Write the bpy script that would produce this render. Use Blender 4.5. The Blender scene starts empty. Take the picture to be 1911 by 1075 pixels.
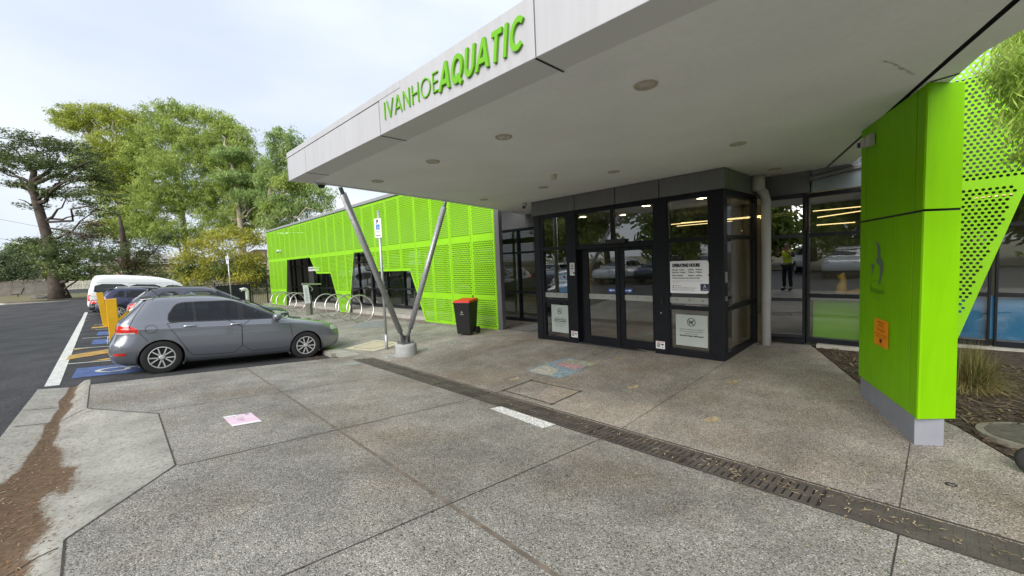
import bpy, math, random
import numpy as np
from mathutils import Vector, Matrix, noise as mnoise
random.seed(7); rng = np.random.default_rng(11)
R = math.radians
scene = bpy.context.scene
COL = scene.collection

# ------------------------------------------------------------------ camera
CAMZ = 1.85
FPX, CX, CY = 765.25, 955.5, 537.5
def cam_axes():
    yaw, pitch, roll = 0.756146, -0.0664416, -0.0430819
    f = np.array([math.sin(yaw)*math.cos(pitch), math.cos(yaw)*math.cos(pitch), math.sin(pitch)])
    r = np.cross(f, [0, 0, 1]); r /= np.linalg.norm(r); u = np.cross(r, f)
    c, s = math.cos(roll), math.sin(roll)
    return c*r+s*u, -s*r+c*u, f
CR, CU, CF = cam_axes()
cam = bpy.data.cameras.new('camera'); camo = bpy.data.objects.new('camera', cam); COL.objects.link(camo)
cam.sensor_width = 36.0; cam.sensor_fit = 'HORIZONTAL'; cam.lens = FPX/1911*36.0
cam.clip_start = 0.02; cam.clip_end = 4000
camo.matrix_world = Matrix(((CR[0], CU[0], -CF[0], 0), (CR[1], CU[1], -CF[1], 0), (CR[2], CU[2], -CF[2], CAMZ), (0, 0, 0, 1)))
scene.camera = camo
def at(px, py, depth):
    """the point of the place seen at a photo pixel, depth metres along the view axis"""
    d = CF + CR*((px-CX)/FPX) + CU*((CY-py)/FPX)
    return np.array([0, 0, CAMZ]) + d*depth

# ------------------------------------------------------------------ the lie of the ground (x = into the building, y = along it)
GN, EL, ER, ED = -0.016830, -0.0817378, 0.0348101, 3.8285
def gz(x, y):
    return GN*y + (EL if x < ED else ER)*(x-ED)
def sstep(a, b, t):
    t = max(0., min(1., (t-a)/(b-a))); return t*t*(3-2*t)
def rz(x, y):
    zn = GN*y if y <= 38 else GN*38 + 0.36*sstep(38, 62, y)
    xx = min(max(x, -1.2), 3.6)
    return zn + EL*(xx-ED) - 0.12

# ------------------------------------------------------------------ materials
MATS = {}
def nodes_of(m):
    m.use_nodes = True
    nt = m.node_tree; nt.nodes.clear()
    out = nt.nodes.new('ShaderNodeOutputMaterial'); b = nt.nodes.new('ShaderNodeBsdfPrincipled')
    nt.links.new(b.outputs[0], out.inputs[0])
    return nt, b, out
def mat(name, col, rough=0.6, metal=0.0, var=0.0, vscale=6.0, bump=0.0, bscale=60.0, spec=0.5, coat=0.0, col2=None, detail=5.0, speck=0.0, sscale=200.0, streak=0.0):
    if name in MATS: return MATS[name]
    m = bpy.data.materials.new(name); nt, b, out = nodes_of(m); L = nt.links.new
    b.inputs['Roughness'].default_value = rough; b.inputs['Metallic'].default_value = metal
    b.inputs['Specular IOR Level'].default_value = spec; b.inputs['Coat Weight'].default_value = coat
    b.inputs['Coat Roughness'].default_value = 0.04
    tc = nt.nodes.new('ShaderNodeTexCoord')
    if var > 0 or col2:
        n = nt.nodes.new('ShaderNodeTexNoise'); n.inputs['Scale'].default_value = vscale; n.inputs['Detail'].default_value = detail
        L(tc.outputs['Object'], n.inputs['Vector'])
        rp = nt.nodes.new('ShaderNodeValToRGB'); rp.color_ramp.elements[0].position = .3; rp.color_ramp.elements[1].position = .7
        c2 = col2 if col2 else tuple(min(1, c*(1+var)) for c in col)
        c1 = col if col2 else tuple(c*(1-var) for c in col)
        rp.color_ramp.elements[0].color = (*c1, 1); rp.color_ramp.elements[1].color = (*c2, 1)
        L(n.outputs['Fac'], rp.inputs[0]); last = rp.outputs[0]
        if speck > 0:
            v = nt.nodes.new('ShaderNodeTexVoronoi'); v.inputs['Scale'].default_value = sscale
            L(tc.outputs['Object'], v.inputs['Vector'])
            bw = nt.nodes.new('ShaderNodeSeparateColor'); L(v.outputs['Color'], bw.inputs[0])
            mp = nt.nodes.new('ShaderNodeMapRange'); mp.inputs[3].default_value = 1-speck; mp.inputs[4].default_value = 1+speck
            L(bw.outputs[0], mp.inputs[0])
            mx = nt.nodes.new('ShaderNodeMix'); mx.data_type = 'RGBA'; mx.blend_type = 'MULTIPLY'; mx.inputs[0].default_value = 1
            L(last, mx.inputs[6]); L(mp.outputs[0], mx.inputs[7]); last = mx.outputs[2]
        if streak > 0:
            mpp = nt.nodes.new('ShaderNodeMapping'); mpp.inputs['Scale'].default_value = (5, 5, .35); L(tc.outputs['Object'], mpp.inputs[0])
            ns = nt.nodes.new('ShaderNodeTexNoise'); ns.inputs['Scale'].default_value = 3.0; ns.inputs['Detail'].default_value = 7; L(mpp.outputs[0], ns.inputs['Vector'])
            ms = nt.nodes.new('ShaderNodeMapRange'); ms.inputs[1].default_value = .35; ms.inputs[2].default_value = .62; ms.inputs[3].default_value = 1-streak; ms.inputs[4].default_value = 1.0; L(ns.outputs['Fac'], ms.inputs[0])
            mx2 = nt.nodes.new('ShaderNodeMix'); mx2.data_type = 'RGBA'; mx2.blend_type = 'MULTIPLY'; mx2.inputs[0].default_value = 1; L(last, mx2.inputs[6]); L(ms.outputs[0], mx2.inputs[7]); last = mx2.outputs[2]
        L(last, b.inputs['Base Color'])
    else:
        b.inputs['Base Color'].default_value = (*col, 1)
    if bump > 0:
        n2 = nt.nodes.new('ShaderNodeTexNoise'); n2.inputs['Scale'].default_value = bscale; n2.inputs['Detail'].default_value = 3
        L(tc.outputs['Object'], n2.inputs['Vector'])
        bp = nt.nodes.new('ShaderNodeBump'); bp.inputs['Strength'].default_value = bump; bp.inputs['Distance'].default_value = .02
        L(n2.outputs['Fac'], bp.inputs['Height']); L(bp.outputs[0], b.inputs['Normal'])
    MATS[name] = m; return m
def emat(name, col, strength):
    if name in MATS: return MATS[name]
    m = bpy.data.materials.new(name); m.use_nodes = True; nt = m.node_tree; nt.nodes.clear()
    out = nt.nodes.new('ShaderNodeOutputMaterial'); e = nt.nodes.new('ShaderNodeEmission')
    e.inputs[0].default_value = (*col, 1); e.inputs[1].default_value = strength
    nt.links.new(e.outputs[0], out.inputs[0]); MATS[name] = m; return m
def glass(name, tint, ior=1.75, rough=0.0, wav=0.0):
    if name in MATS: return MATS[name]
    m = bpy.data.materials.new(name); m.use_nodes = True; nt = m.node_tree; nt.nodes.clear(); L = nt.links.new
    out = nt.nodes.new('ShaderNodeOutputMaterial'); t = nt.nodes.new('ShaderNodeBsdfTransparent'); g = nt.nodes.new('ShaderNodeBsdfGlossy')
    t.inputs[0].default_value = (*tint, 1); g.inputs['Roughness'].default_value = rough; g.inputs[0].default_value = (.95, .97, 1, 1)
    fr = nt.nodes.new('ShaderNodeFresnel'); 
    gm_ = nt.nodes.new('ShaderNodeNewGeometry'); mi = nt.nodes.new('ShaderNodeMapRange'); mi.inputs[3].default_value = ior; mi.inputs[4].default_value = 1/ior   # the same reflectance from both sides of the sheet
    L(gm_.outputs['Backfacing'], mi.inputs[0]); L(mi.outputs[0], fr.inputs['IOR'])
    mx = nt.nodes.new('ShaderNodeMixShader'); L(fr.outputs[0], mx.inputs[0]); L(t.outputs[0], mx.inputs[1]); L(g.outputs[0], mx.inputs[2])
    if wav > 0:
        tc = nt.nodes.new('ShaderNodeTexCoord'); n = nt.nodes.new('ShaderNodeTexNoise'); n.inputs['Scale'].default_value = 1.6; n.inputs['Detail'].default_value = 1
        bp = nt.nodes.new('ShaderNodeBump'); bp.inputs['Strength'].default_value = wav; bp.inputs['Distance'].default_value = .02
        L(tc.outputs['Object'], n.inputs['Vector']); L(n.outputs['Fac'], bp.inputs['Height']); L(bp.outputs[0], g.inputs['Normal'])
    L(mx.outputs[0], out.inputs[0]); MATS[name] = m; return m

# ------------------------------------------------------------------ mesh builder
class MB:
    def __init__(s): s.v = []; s.f = []
    def poly(s, pts):
        i = len(s.v); s.v += [tuple(map(float, p)) for p in pts]; s.f.append(tuple(range(i, i+len(pts)))); return s
    def box(s, c, size, M=None):
        i = len(s.v); hx, hy, hz = size[0]/2, size[1]/2, size[2]/2
        for dz in (-hz, hz):
            for dx, dy in ((-hx, -hy), (hx, -hy), (hx, hy), (-hx, hy)):
                p = Vector((dx, dy, dz))
                if M is not None: p = M @ p
                s.v.append((c[0]+p.x, c[1]+p.y, c[2]+p.z))
        for q in ((0, 3, 2, 1), (4, 5, 6, 7), (0, 1, 5, 4), (1, 2, 6, 5), (2, 3, 7, 6), (3, 0, 4, 7)): s.f.append(tuple(i+k for k in q))
        return s
    def bb(s, x0, x1, y0, y1, z0, z1):
        return s.box(((x0+x1)/2, (y0+y1)/2, (z0+z1)/2), (abs(x1-x0), abs(y1-y0), abs(z1-z0)))
    def prism(s, bot, top):
        n = len(bot); i = len(s.v); s.v += [tuple(map(float, p)) for p in bot]+[tuple(map(float, p)) for p in top]
        s.f.append(tuple(i+k for k in reversed(range(n)))); s.f.append(tuple(i+n+k for k in range(n)))
        for k in range(n): s.f.append((i+k, i+(k+1) % n, i+n+(k+1) % n, i+n+k))
        return s
    def tube(s, pts, rad, sides=10, caps=True, closed=False):
        pts = [Vector(map(float, p)) for p in pts]; n = len(pts)
        if not hasattr(rad, '__len__'): rad = [rad]*n
        i0 = len(s.v); up = None
        for k in range(n):
            if closed: t = pts[(k+1) % n]-pts[k-1]
            else: t = pts[min(k+1, n-1)]-pts[max(k-1, 0)]
            t.normalize()
            if up is None:
                up = t.orthogonal().normalized()
            up = (up - t*up.dot(t)); up.normalize(); w = t.cross(up)
            for a in range(sides):
                th = 2*math.pi*a/sides
                p = pts[k]+(up*math.cos(th)+w*math.sin(th))*rad[k]; s.v.append(tuple(p))
        for k in range(n if closed else n-1):
            for a in range(sides):
                b = (a+1) % sides; k2 = (k+1) % n
                s.f.append((i0+k*sides+a, i0+k*sides+b, i0+k2*sides+b, i0+k2*sides+a))
        if caps and not closed:
            s.f.append(tuple(i0+a for a in reversed(range(sides)))); s.f.append(tuple(i0+(n-1)*sides+a for a in range(sides)))
        return s
    def lathe(s, prof, c, axis='z', sides=32):
        """prof: list of (r, h)"""
        i0 = len(s.v)
        for r, h in prof:
            for a in range(sides):
                th = 2*math.pi*a/sides; x, y = r*math.cos(th), r*math.sin(th)
                p = {'z': (x, y, h), 'y': (x, h, y), 'x': (h, x, y)}[axis]
                s.v.append((c[0]+p[0], c[1]+p[1], c[2]+p[2]))
        for k in range(len(prof)-1):
            for a in range(sides):
                b = (a+1) % sides; s.f.append((i0+k*sides+a, i0+k*sides+b, i0+(k+1)*sides+b, i0+(k+1)*sides+a))
        return s
    def mesh(s, name, off=(0, 0, 0), smooth=False):
        me = bpy.data.meshes.new(name); o = off
        me.from_pydata([(x-o[0], y-o[1], z-o[2]) for x, y, z in s.v], [], s.f); me.validate()
        if smooth: me.shade_smooth() if hasattr(me, 'shade_smooth') else [setattr(p, 'use_smooth', True) for p in me.polygons]
        me.update(); return me
def fixn(me):
    import bmesh
    bm = bmesh.new(); bm.from_mesh(me); bmesh.ops.recalc_face_normals(bm, faces=bm.faces); bm.to_mesh(me); bm.free()
def abs_loc(o):
    l = Vector(o.location)
    while o.parent is not None: o = o.parent; l += Vector(o.location)
    return l
def obj(name, mb, m, parent=None, smooth=False, bevel=0.0, fix=True, base=None):
    """one mesh object; a part is stored relative to its parent, a top-level one about its own base"""
    if isinstance(mb, MB):
        if parent is not None: off = abs_loc(parent)
        elif base is not None: off = Vector(base)
        else: off = Vector((0, 0, 0))
        me = mb.mesh(name, off, smooth)
    else: me = mb; off = Vector(base) if base is not None else Vector((0, 0, 0))
    if fix: fixn(me)
    o = bpy.data.objects.new(name, me); COL.objects.link(o)
    if m is not None and not me.materials: me.materials.append(m)
    if parent is not None: o.parent = parent
    elif base is not None: o.location = base
    if bevel > 0:
        b = o.modifiers.new('bevel', 'BEVEL'); b.width = bevel; b.segments = 2; b.limit_method = 'ANGLE'; b.angle_limit = R(40)
    return o
def tag(o, label=None, cat=None, group=None, kind=None):
    if label: o['label'] = label
    if cat: o['category'] = cat
    if group: o['group'] = group
    if kind: o['kind'] = kind
    return o
def thing(name, label, cat, loc=(0, 0, 0), group=None, rot=None):
    o = bpy.data.objects.new(name, None); COL.objects.link(o); o.location = loc; o.empty_display_size = .2
    if rot: o.rotation_euler = rot
    return tag(o, label, cat, group)
def copy_tree(o, parent=None):
    c = o.copy(); COL.objects.link(c)
    if parent is not None: c.parent = parent
    for ch in list(o.children): copy_tree(ch, c)
    return c

# ------------------------------------------------------------------ lettering
_tmp = {}
def text_data(txt, size, extrude=0.0, offset=0.0, shear=0.0, align='LEFT', sp=1.0):
    cu = bpy.data.curves.new('lettering', 'FONT'); cu.body = txt; cu.size = size; cu.extrude = extrude; cu.offset = offset
    cu.shear = shear; cu.align_x = align; cu.space_character = sp; cu.resolution_u = 3; cu.space_line = 1.0
    o = bpy.data.objects.new('lettering', cu); COL.objects.link(o)
    dg = bpy.context.evaluated_depsgraph_get(); dg.update()
    me = bpy.data.meshes.new_from_object(o.evaluated_get(dg)); w = o.dimensions.x
    COL.objects.unlink(o); bpy.data.objects.remove(o); bpy.data.curves.remove(cu)
    return me
def text_into(mb, txt, size, place, extrude=0.0, offset=0.0, shear=0.0, align='LEFT', fitw=None, sp=1.0):
    """adds lettering to a mesh builder; place(u, v, w) -> world point"""
    me = text_data(txt, size, extrude, offset, shear, align, sp)
    xs = [v.co.x for v in me.vertices]
    if not xs: return 0
    k = 1.0
    if fitw: k = fitw/(max(xs)-min(xs))
    x0 = min(xs) if align == 'LEFT' else 0
    i = len(mb.v)
    for v in me.vertices: mb.v.append(tuple(place((v.co.x-x0)*k if align == 'LEFT' else v.co.x*k, v.co.y, v.co.z)))
    for p in me.polygons: mb.f.append(tuple(i+j for j in p.vertices))
    bpy.data.meshes.remove(me)
    return (max(xs)-min(xs))*k
def plane_place(o, ux, uy, off=0.0):
    o = np.array(o, float); ux = np.array(ux, float); ux /= np.linalg.norm(ux); uy = np.array(uy, float); uy /= np.linalg.norm(uy); n = np.cross(ux, uy)
    return lambda u, v, w=0.0: o+ux*u+uy*v+n*(w+off)
def arc(cx, cy, r, a0, a1, n):
    return [(cx+r*math.cos(a0+(a1-a0)*i/n), cy+r*math.sin(a0+(a1-a0)*i/n)) for i in range(n+1)]
def stroke(mb, place, pts, w, off=0.0):
    for (x0, y0), (x1, y1) in zip(pts[:-1], pts[1:]):
        d = math.hypot(x1-x0, y1-y0) or 1e-6; nx, ny = -(y1-y0)/d*w/2, (x1-x0)/d*w/2
        mb.poly([place(x0+nx, y0+ny, off), place(x0-nx, y0-ny, off), place(x1-nx, y1-ny, off), place(x1+nx, y1+ny, off)])
def rrect(w, h, r, n=5):
    pts = []
    for cx, cy, a in ((w-r, r, -90), (w-r, h-r, 0), (r, h-r, 90), (r, r, 180)):
        pts += arc(cx, cy, r, R(a), R(a+90), n)
    return pts
# ------------------------------------------------------------------ sky and sun
SUN_EL, SUN_AZ = R(28), R(252)       # high soft sun behind thin cloud, from the road side
w = bpy.data.worlds.new('World'); scene.world = w; w.use_nodes = True
nt = w.node_tree; nt.nodes.clear(); L = nt.links.new
wo = nt.nodes.new('ShaderNodeOutputWorld'); bg = nt.nodes.new('ShaderNodeBackground')
sk = nt.nodes.new('ShaderNodeTexSky'); sk.sky_type = 'NISHITA'; sk.sun_disc = False; sk.sun_elevation = SUN_EL; sk.sun_rotation = SUN_AZ
sk.air_density = 1.0; sk.dust_density = 2.0
tc = nt.nodes.new('ShaderNodeTexCoord'); mp = nt.nodes.new('ShaderNodeMapping'); mp.inputs['Scale'].default_value = (1.0, 1.0, 2.6); mp.inputs['Location'].default_value = (.3, .8, .1)
n1 = nt.nodes.new('ShaderNodeTexNoise'); n1.inputs['Scale'].default_value = 1.7; n1.inputs['Detail'].default_value = 6; n1.inputs['Roughness'].default_value = .48
r1 = nt.nodes.new('ShaderNodeValToRGB'); r1.color_ramp.elements[0].position = .30; r1.color_ramp.elements[1].position = .70
r1.color_ramp.elements[0].color = (6.7, 7.6, 9.1, 1); r1.color_ramp.elements[1].color = (9.8, 10.4, 10.9, 1)
e = r1.color_ramp.elements.new(.5); e.color = (8.0, 8.7, 9.7, 1)
mx = nt.nodes.new('ShaderNodeMix'); mx.data_type = 'RGBA'; mx.inputs[0].default_value = .86
L(tc.outputs['Generated'], mp.inputs[0]); L(mp.outputs[0], n1.inputs['Vector']); L(n1.outputs['Fac'], r1.inputs[0])
L(sk.outputs[0], mx.inputs[6]); L(r1.outputs[0], mx.inputs[7]); L(mx.outputs[2], bg.inputs[0]); L(bg.outputs[0], wo.inputs[0])
bg.inputs[1].default_value = 0.056
sl = bpy.data.lights.new('sun', 'SUN'); sl.energy = 2.8; sl.angle = R(60); sl.color = (1, .965, .91)
so = bpy.data.objects.new('sun', sl); COL.objects.link(so)
sd = Vector((math.sin(SUN_AZ)*math.cos(SUN_EL), math.cos(SUN_AZ)*math.cos(SUN_EL), math.sin(SUN_EL)))
so.rotation_euler = (-sd).to_track_quat('-Z', 'Y').to_euler(); so.location = sd*60
scene.view_settings.view_transform = 'Standard'; scene.view_settings.look = 'None'; scene.view_settings.exposure = 1.08; scene.view_settings.gamma = 1
scene.cycles.max_bounces = 9; scene.cycles.transparent_max_bounces = 24; scene.cycles.caustics_reflective = False; scene.cycles.caustics_refractive = False
scene.cycles.use_denoising = True

# ------------------------------------------------------------------ ground materials
def aggregate(name, c_dark, c_light, warm):
    m = bpy.data.materials.new(name); nt, b, out = nodes_of(m); L = nt.links.new
    b.inputs['Roughness'].default_value = .8; b.inputs['Specular IOR Level'].default_value = .25
    tc = nt.nodes.new('ShaderNodeTexCoord')
    v = nt.nodes.new('ShaderNodeTexVoronoi'); v.inputs['Scale'].default_value = 130; v.inputs['Randomness'].default_value = 1
    L(tc.outputs['Object'], v.inputs['Vector'])
    sc = nt.nodes.new('ShaderNodeSeparateColor'); L(v.outputs['Color'], sc.inputs[0])
    rp = nt.nodes.new('ShaderNodeValToRGB'); rp.color_ramp.interpolation = 'LINEAR'
    el = rp.color_ramp.elements; el[0].position = 0; el[0].color = (*[c*.36 for c in c_dark], 1); el[1].position = 1; el[1].color = (*[min(.85, c*1.75) for c in c_light], 1)
    for p, c in ((.22, c_dark), (.55, c_light), (.78, warm), (.92, [c*1.25 for c in c_light])):
        q = el.new(p); q.color = (*c, 1)
    L(sc.outputs[0], rp.inputs[0])
    # cement between the stones
    d = nt.nodes.new('ShaderNodeMapRange'); d.inputs[1].default_value = .25; d.inputs[2].default_value = .75; d.inputs[3].default_value = 1.0; d.inputs[4].default_value = .78
    L(v.outputs['Distance'], d.inputs[0])
    m1 = nt.nodes.new('ShaderNodeMix'); m1.data_type = 'RGBA'; m1.blend_type = 'MULTIPLY'; m1.inputs[0].default_value = 1; L(rp.outputs[0], m1.inputs[6]); L(d.outputs[0], m1.inputs[7])
    # wear and stains
    last = m1.outputs[2]
    for scl, lo, hi, det, p0, p1 in ((.55, .72, 1.20, 4, .32, .68), (2.6, .80, 1.14, 6, .3, .7), (14., .90, 1.08, 3, .3, .7)):
        n = nt.nodes.new('ShaderNodeTexNoise'); n.inputs['Scale'].default_value = scl; n.inputs['Detail'].default_value = det; L(tc.outputs['Object'], n.inputs['Vector'])
        q = nt.nodes.new('ShaderNodeMapRange'); q.inputs[1].default_value = p0; q.inputs[2].default_value = p1; q.inputs[3].default_value = lo; q.inputs[4].default_value = hi; L(n.outputs['Fac'], q.inputs[0])
        mm = nt.nodes.new('ShaderNodeMix'); mm.data_type = 'RGBA'; mm.blend_type = 'MULTIPLY'; mm.inputs[0].default_value = 1; L(last, mm.inputs[6]); L(q.outputs[0], mm.inputs[7]); last = mm.outputs[2]
    # brown drift between the slabs
    nb = nt.nodes.new('ShaderNodeTexNoise'); nb.inputs['Scale'].default_value = .8; nb.inputs['Detail'].default_value = 6; L(tc.outputs['Object'], nb.inputs['Vector'])
    qb = nt.nodes.new('ShaderNodeMapRange'); qb.inputs[1].default_value = .48; qb.inputs[2].default_value = .72; qb.inputs[3].default_value = 0; qb.inputs[4].default_value = .55; L(nb.outputs['Fac'], qb.inputs[0])
    mb_ = nt.nodes.new('ShaderNodeMix'); mb_.data_type = 'RGBA'; mb_.blend_type = 'MULTIPLY'; L(qb.outputs[0], mb_.inputs[0]); L(last, mb_.inputs[6]); mb_.inputs[7].default_value = (.84, .68, .52, 1); last = mb_.outputs[2]
    # old gum and oil spots
    v2 = nt.nodes.new('ShaderNodeTexVoronoi'); v2.inputs['Scale'].default_value = 1.9; L(tc.outputs['Object'], v2.inputs['Vector'])
    q = nt.nodes.new('ShaderNodeMapRange'); q.inputs[1].default_value = .045; q.inputs[2].default_value = .075; q.inputs[3].default_value = .62; q.inputs[4].default_value = 1.0; L(v2.outputs['Distance'], q.inputs[0])
    mm = nt.nodes.new('ShaderNodeMix'); mm.data_type = 'RGBA'; mm.blend_type = 'MULTIPLY'; mm.inputs[0].default_value = 1; L(last, mm.inputs[6]); L(q.outputs[0], mm.inputs[7]); last = mm.outputs[2]
    L(last, b.inputs['Base Color'])
    bp = nt.nodes.new('ShaderNodeBump'); bp.inputs['Strength'].default_value = .55; bp.inputs['Distance'].default_value = .006; bp.invert = True
    L(v.outputs['Distance'], bp.inputs['Height']); L(bp.outputs[0], b.inputs['Normal'])
    return m
M_PLAZA = aggregate('exposed aggregate', (.235, .223, .20), (.37, .355, .322), (.325, .29, .24))
M_PLAZA2 = aggregate('brown exposed aggregate', (.265, .24, .215), (.385, .35, .305), (.345, .305, .255))
M_ROAD = mat('asphalt', (.047, .047, .050), .85, var=.38, vscale=.9, bump=.35, bscale=130, spec=.3, speck=.6, sscale=85, detail=9)
M_CONC = mat('pale concrete', (.40, .395, .365), .8, var=.13, vscale=2.2, bump=.12, bscale=40, spec=.25, speck=.08, sscale=160, detail=8)
M_KERB = mat('kerb concrete', (.36, .345, .30), .85, var=.16, vscale=3.5, bump=.15, bscale=50, spec=.2)
M_JOINT = mat('joint filler', (.055, .045, .038), .9, var=.5, vscale=12)
M_WLINE = mat('worn white paint', (.50, .50, .46), .7, col2=(.70, .70, .66), vscale=9, bump=.2, bscale=90, detail=10, speck=.25, sscale=60)
M_YLINE = mat('worn yellow paint', (.20, .14, .06), .75, col2=(.60, .36, .06), vscale=5, bump=.2, bscale=90, detail=10, speck=.3, sscale=60)
M_BLUE = mat('worn blue paint', (.05, .07, .15), .7, col2=(.075, .15, .40), vscale=5, bump=.2, bscale=90, detail=10, speck=.3, sscale=60)
M_MULCH = mat('mulch soil', (.055, .038, .026), .95, var=.5, vscale=9, bump=.9, bscale=30, speck=.6, sscale=45)
M_GRASS = mat('dry grass verge', (.10, .11, .04), .95, col2=(.17, .14, .075), vscale=.6, bump=.5, bscale=8)

def ground_poly(mb, pts, off=.004, fz=gz, n=1):
    mb.poly([(x, y, fz(x, y)+off) for x, y in pts])
def strip(mb, a, b, w, off=.004, fz=gz, seg=1):
    a = np.array(a, float); b = np.array(b, float); d = (b-a)/np.linalg.norm(b-a); nrm = np.array([-d[1], d[0]])*w/2
    for k in range(seg):
        p, q = a+(b-a)*k/seg, a+(b-a)*(k+1)/seg
        mb.poly([(x, y, fz(x, y)+off) for x, y in (p-nrm, q-nrm, q+nrm, p+nrm)])

# the earth out to the horizon
tag(obj('ground', MB().poly([(-1500, -1500, -1.6), (1500, -1500, -1.6), (1500, 1500, -1.6), (-1500, 1500, -1.6)]), M_GRASS), kind='structure')
# the road and parking bays, one sheet with the fall of the land
mb = MB(); xs = [-70, -30, -12, -1.2, 0, 1.2, 2.4, 3.75]; ys = [-60, -20, 0, 4, 8, 12, 16, 22, 30, 38, 44, 50, 54, 58.3]
for i in range(len(xs)-1):
    for j in range(len(ys)-1):
        mb.poly([(x, y, rz(x, y)) for x, y in ((xs[i], ys[j]), (xs[i+1], ys[j]), (xs[i+1], ys[j+1]), (xs[i], ys[j+1]))])
tag(obj('road', mb, M_ROAD), kind='structure')
# land beyond the car park
mb = MB(); xs = [-120, -60, -30, -8, -1.2, 3.6, 12, 30, 80]; ys = [58.3, 62, 70, 90, 130]
for i in range(len(xs)-1):
    for j in range(len(ys)-1):
        mb.poly([(x, y, rz(x, y)+.03) for x, y in ((xs[i], ys[j]), (xs[i+1], ys[j]), (xs[i+1], ys[j+1]), (xs[i], ys[j+1]))])
xs2 = [3.75, 7.3, 12, 30, 80]; ys2 = [34.0, 44, 52, 58.3]
for i in range(len(xs2)-1):
    for j in range(len(ys2)-1):
        mb.poly([(x, y, rz(x, y)+.05) for x, y in ((xs2[i], ys2[j]), (xs2[i+1], ys2[j]), (xs2[i+1], ys2[j+1]), (xs2[i], ys2[j+1]))])
tag(obj('grass_verge', mb, M_GRASS), kind='structure')
# far kerb
mb = MB()
for a, b in (((-60, 57.6), (-9.2, 57.6)), ((-9.2, 57.6), (-7.6, 55.4)), ((-7.6, 55.4), (3.6, 55.0))):
    d = np.array(b, float)-np.array(a, float); d /= np.linalg.norm(d); nn = np.array([-d[1], d[0]])*.16
    q = [a, b, (b[0]+nn[0], b[1]+nn[1]), (a[0]+nn[0], a[1]+nn[1])]
    mb.prism([(x, y, rz(x, y)-.05) for x, y in q], [(x, y, rz(x, y)+.13) for x, y in q])
tag(obj('kerb', mb, M_KERB), kind='structure')
mb = MB()
q = [(-9.0, 57.8), (-7.5, 55.55), (3.6, 55.15), (3.6, 58.3), (-9, 58.3)]
mb.poly([(x, y, rz(x, y)+.1) for x, y in q])
tag(obj('tree_bed', mb, mat('bark soil', (.10, .06, .04), .95, var=.4, vscale=2, bump=.6, bscale=12)), kind='structure')

# ---- plaza slabs
def slab(name, pts, m, depth=.45):
    mb = MB().prism([(x, y, gz(x, y)-depth) for x, y in pts], [(x, y, gz(x, y)) for x, y in pts])
    return tag(obj(name, mb, m), kind='structure')
AP = [(-.51, 9.16), (-.46, 7.40), (.18, 6.51), (.20, 4.52), (-.38, 3.63), (-.36, 3.19), (-.36, -8)]   # edge of the pale concrete apron
DR0, DR1 = 3.42, 3.82                                                                            # the trench drain
slab('plaza', [(DR0, -9), (DR0, 9.16)] + AP[:-1] + [(-.36, -9)], M_PLAZA)
slab('plaza_under_canopy', [(DR1, -9), (5.10, -9), (5.08, -.44), (5.71, -.11), (6.76, .75), (8.50, 1.52), (8.66, 1.62), (8.66, 9.16), (DR1, 9.16)], M_PLAZA2)
slab('footpath', [(DR1, 9.165), (8.66, 9.165), (8.66, 33.6), (DR1, 33.6)], M_PLAZA)
slab('footpath_edge', [(3.5, 12.3), (DR1-.003, 12.3), (DR1-.003, 33.6), (3.5, 33.6)], M_KERB)
slab('drain_end', [(DR0+.003, 8.66), (DR1-.003, 8.66), (DR1-.003, 9.16), (DR0+.003, 9.16)], M_PLAZA)
slab('lobby_floor', [(9.56, -9), (30, -9), (30, 34), (8.66, 34), (8.66, .69), (9.56, .69)], mat('lobby tiles', (.26, .255, .24), .35, var=.15, vscale=3), .3)
# mulch bed
bed = [(5.105, -9), (9.55, -9), (9.55, .68), (8.66, .68), (8.66, 1.60), (8.50, 1.50), (6.765, .735), (5.715, -.125), (5.085, -.455)]
slab('garden_bed', [(x, y) for x, y in bed], M_MULCH, .3)
# kerb at the end of the bays, with the pit mouth
mb = MB()
for y0, y1, dz in ((9.9, 10.5, -.01), (11.35, 33.6, 0)):
    q = [(3.40, y0), (3.497, y0), (3.497, y1), (3.40, y1)]
    mb.prism([(x, y, rz(x, y)-.1) for x, y in q], [(x, y, gz(x, y)+dz) for x, y in q])
q = [(3.50, 9.17), (DR1-.003, 9.17), (DR1-.003, 12.297), (3.50, 12.297)]
mb.prism([(x, y, gz(x, y)-.09) for x, y in q], [(x, y, gz(x, y)+.002) for x, y in q])
tag(obj('bay_kerb', mb, M_KERB), kind='structure')

# ---- joints in the paving
mb = MB()
mbj = MB(); strip(mbj, (1.55, 9.15), (1.55, -8.9), .034, .0028, seg=1); tag(obj('joint_sand', mbj, mat('brown joint sand', (.17, .14, .11), .95, var=.35, vscale=9), fix=False), kind='structure')
for y in (6.68, 4.48, 2.39, .17, -2.0):
    x0 = {6.68: .08, 4.48: .22, 2.39: -.34, .17: -.34, -2.0: -.34}[y]
    strip(mb, (x0, y), (DR0-.005, y), .009, .0034)
    strip(mb, (DR1+.005, y+.02), (6.93 if y > 2.2 else 5.05, y+.02), .008, .003)
strip(mb, (DR1+.01, 9.16), (8.6, 9.16), .018, .003)
for a, b in zip(AP[:5], AP[1:6]): strip(mb, a, b, .011, .004)
strip(mb, (-.36, 3.19), (-.36, -8.5), .011, .004)
strip(mb, (DR0-.01, -8.9), (DR0-.01, 8.66), .018, .003); strip(mb, (DR1+.012, -8.9), (DR1+.012, 8.66), .022, .003)
for y in range(11, 33, 2): strip(mb, (DR1, y), (7.3, y), .014, .003)
tag(obj('paving_joints', mb, M_JOINT), kind='structure')

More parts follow.
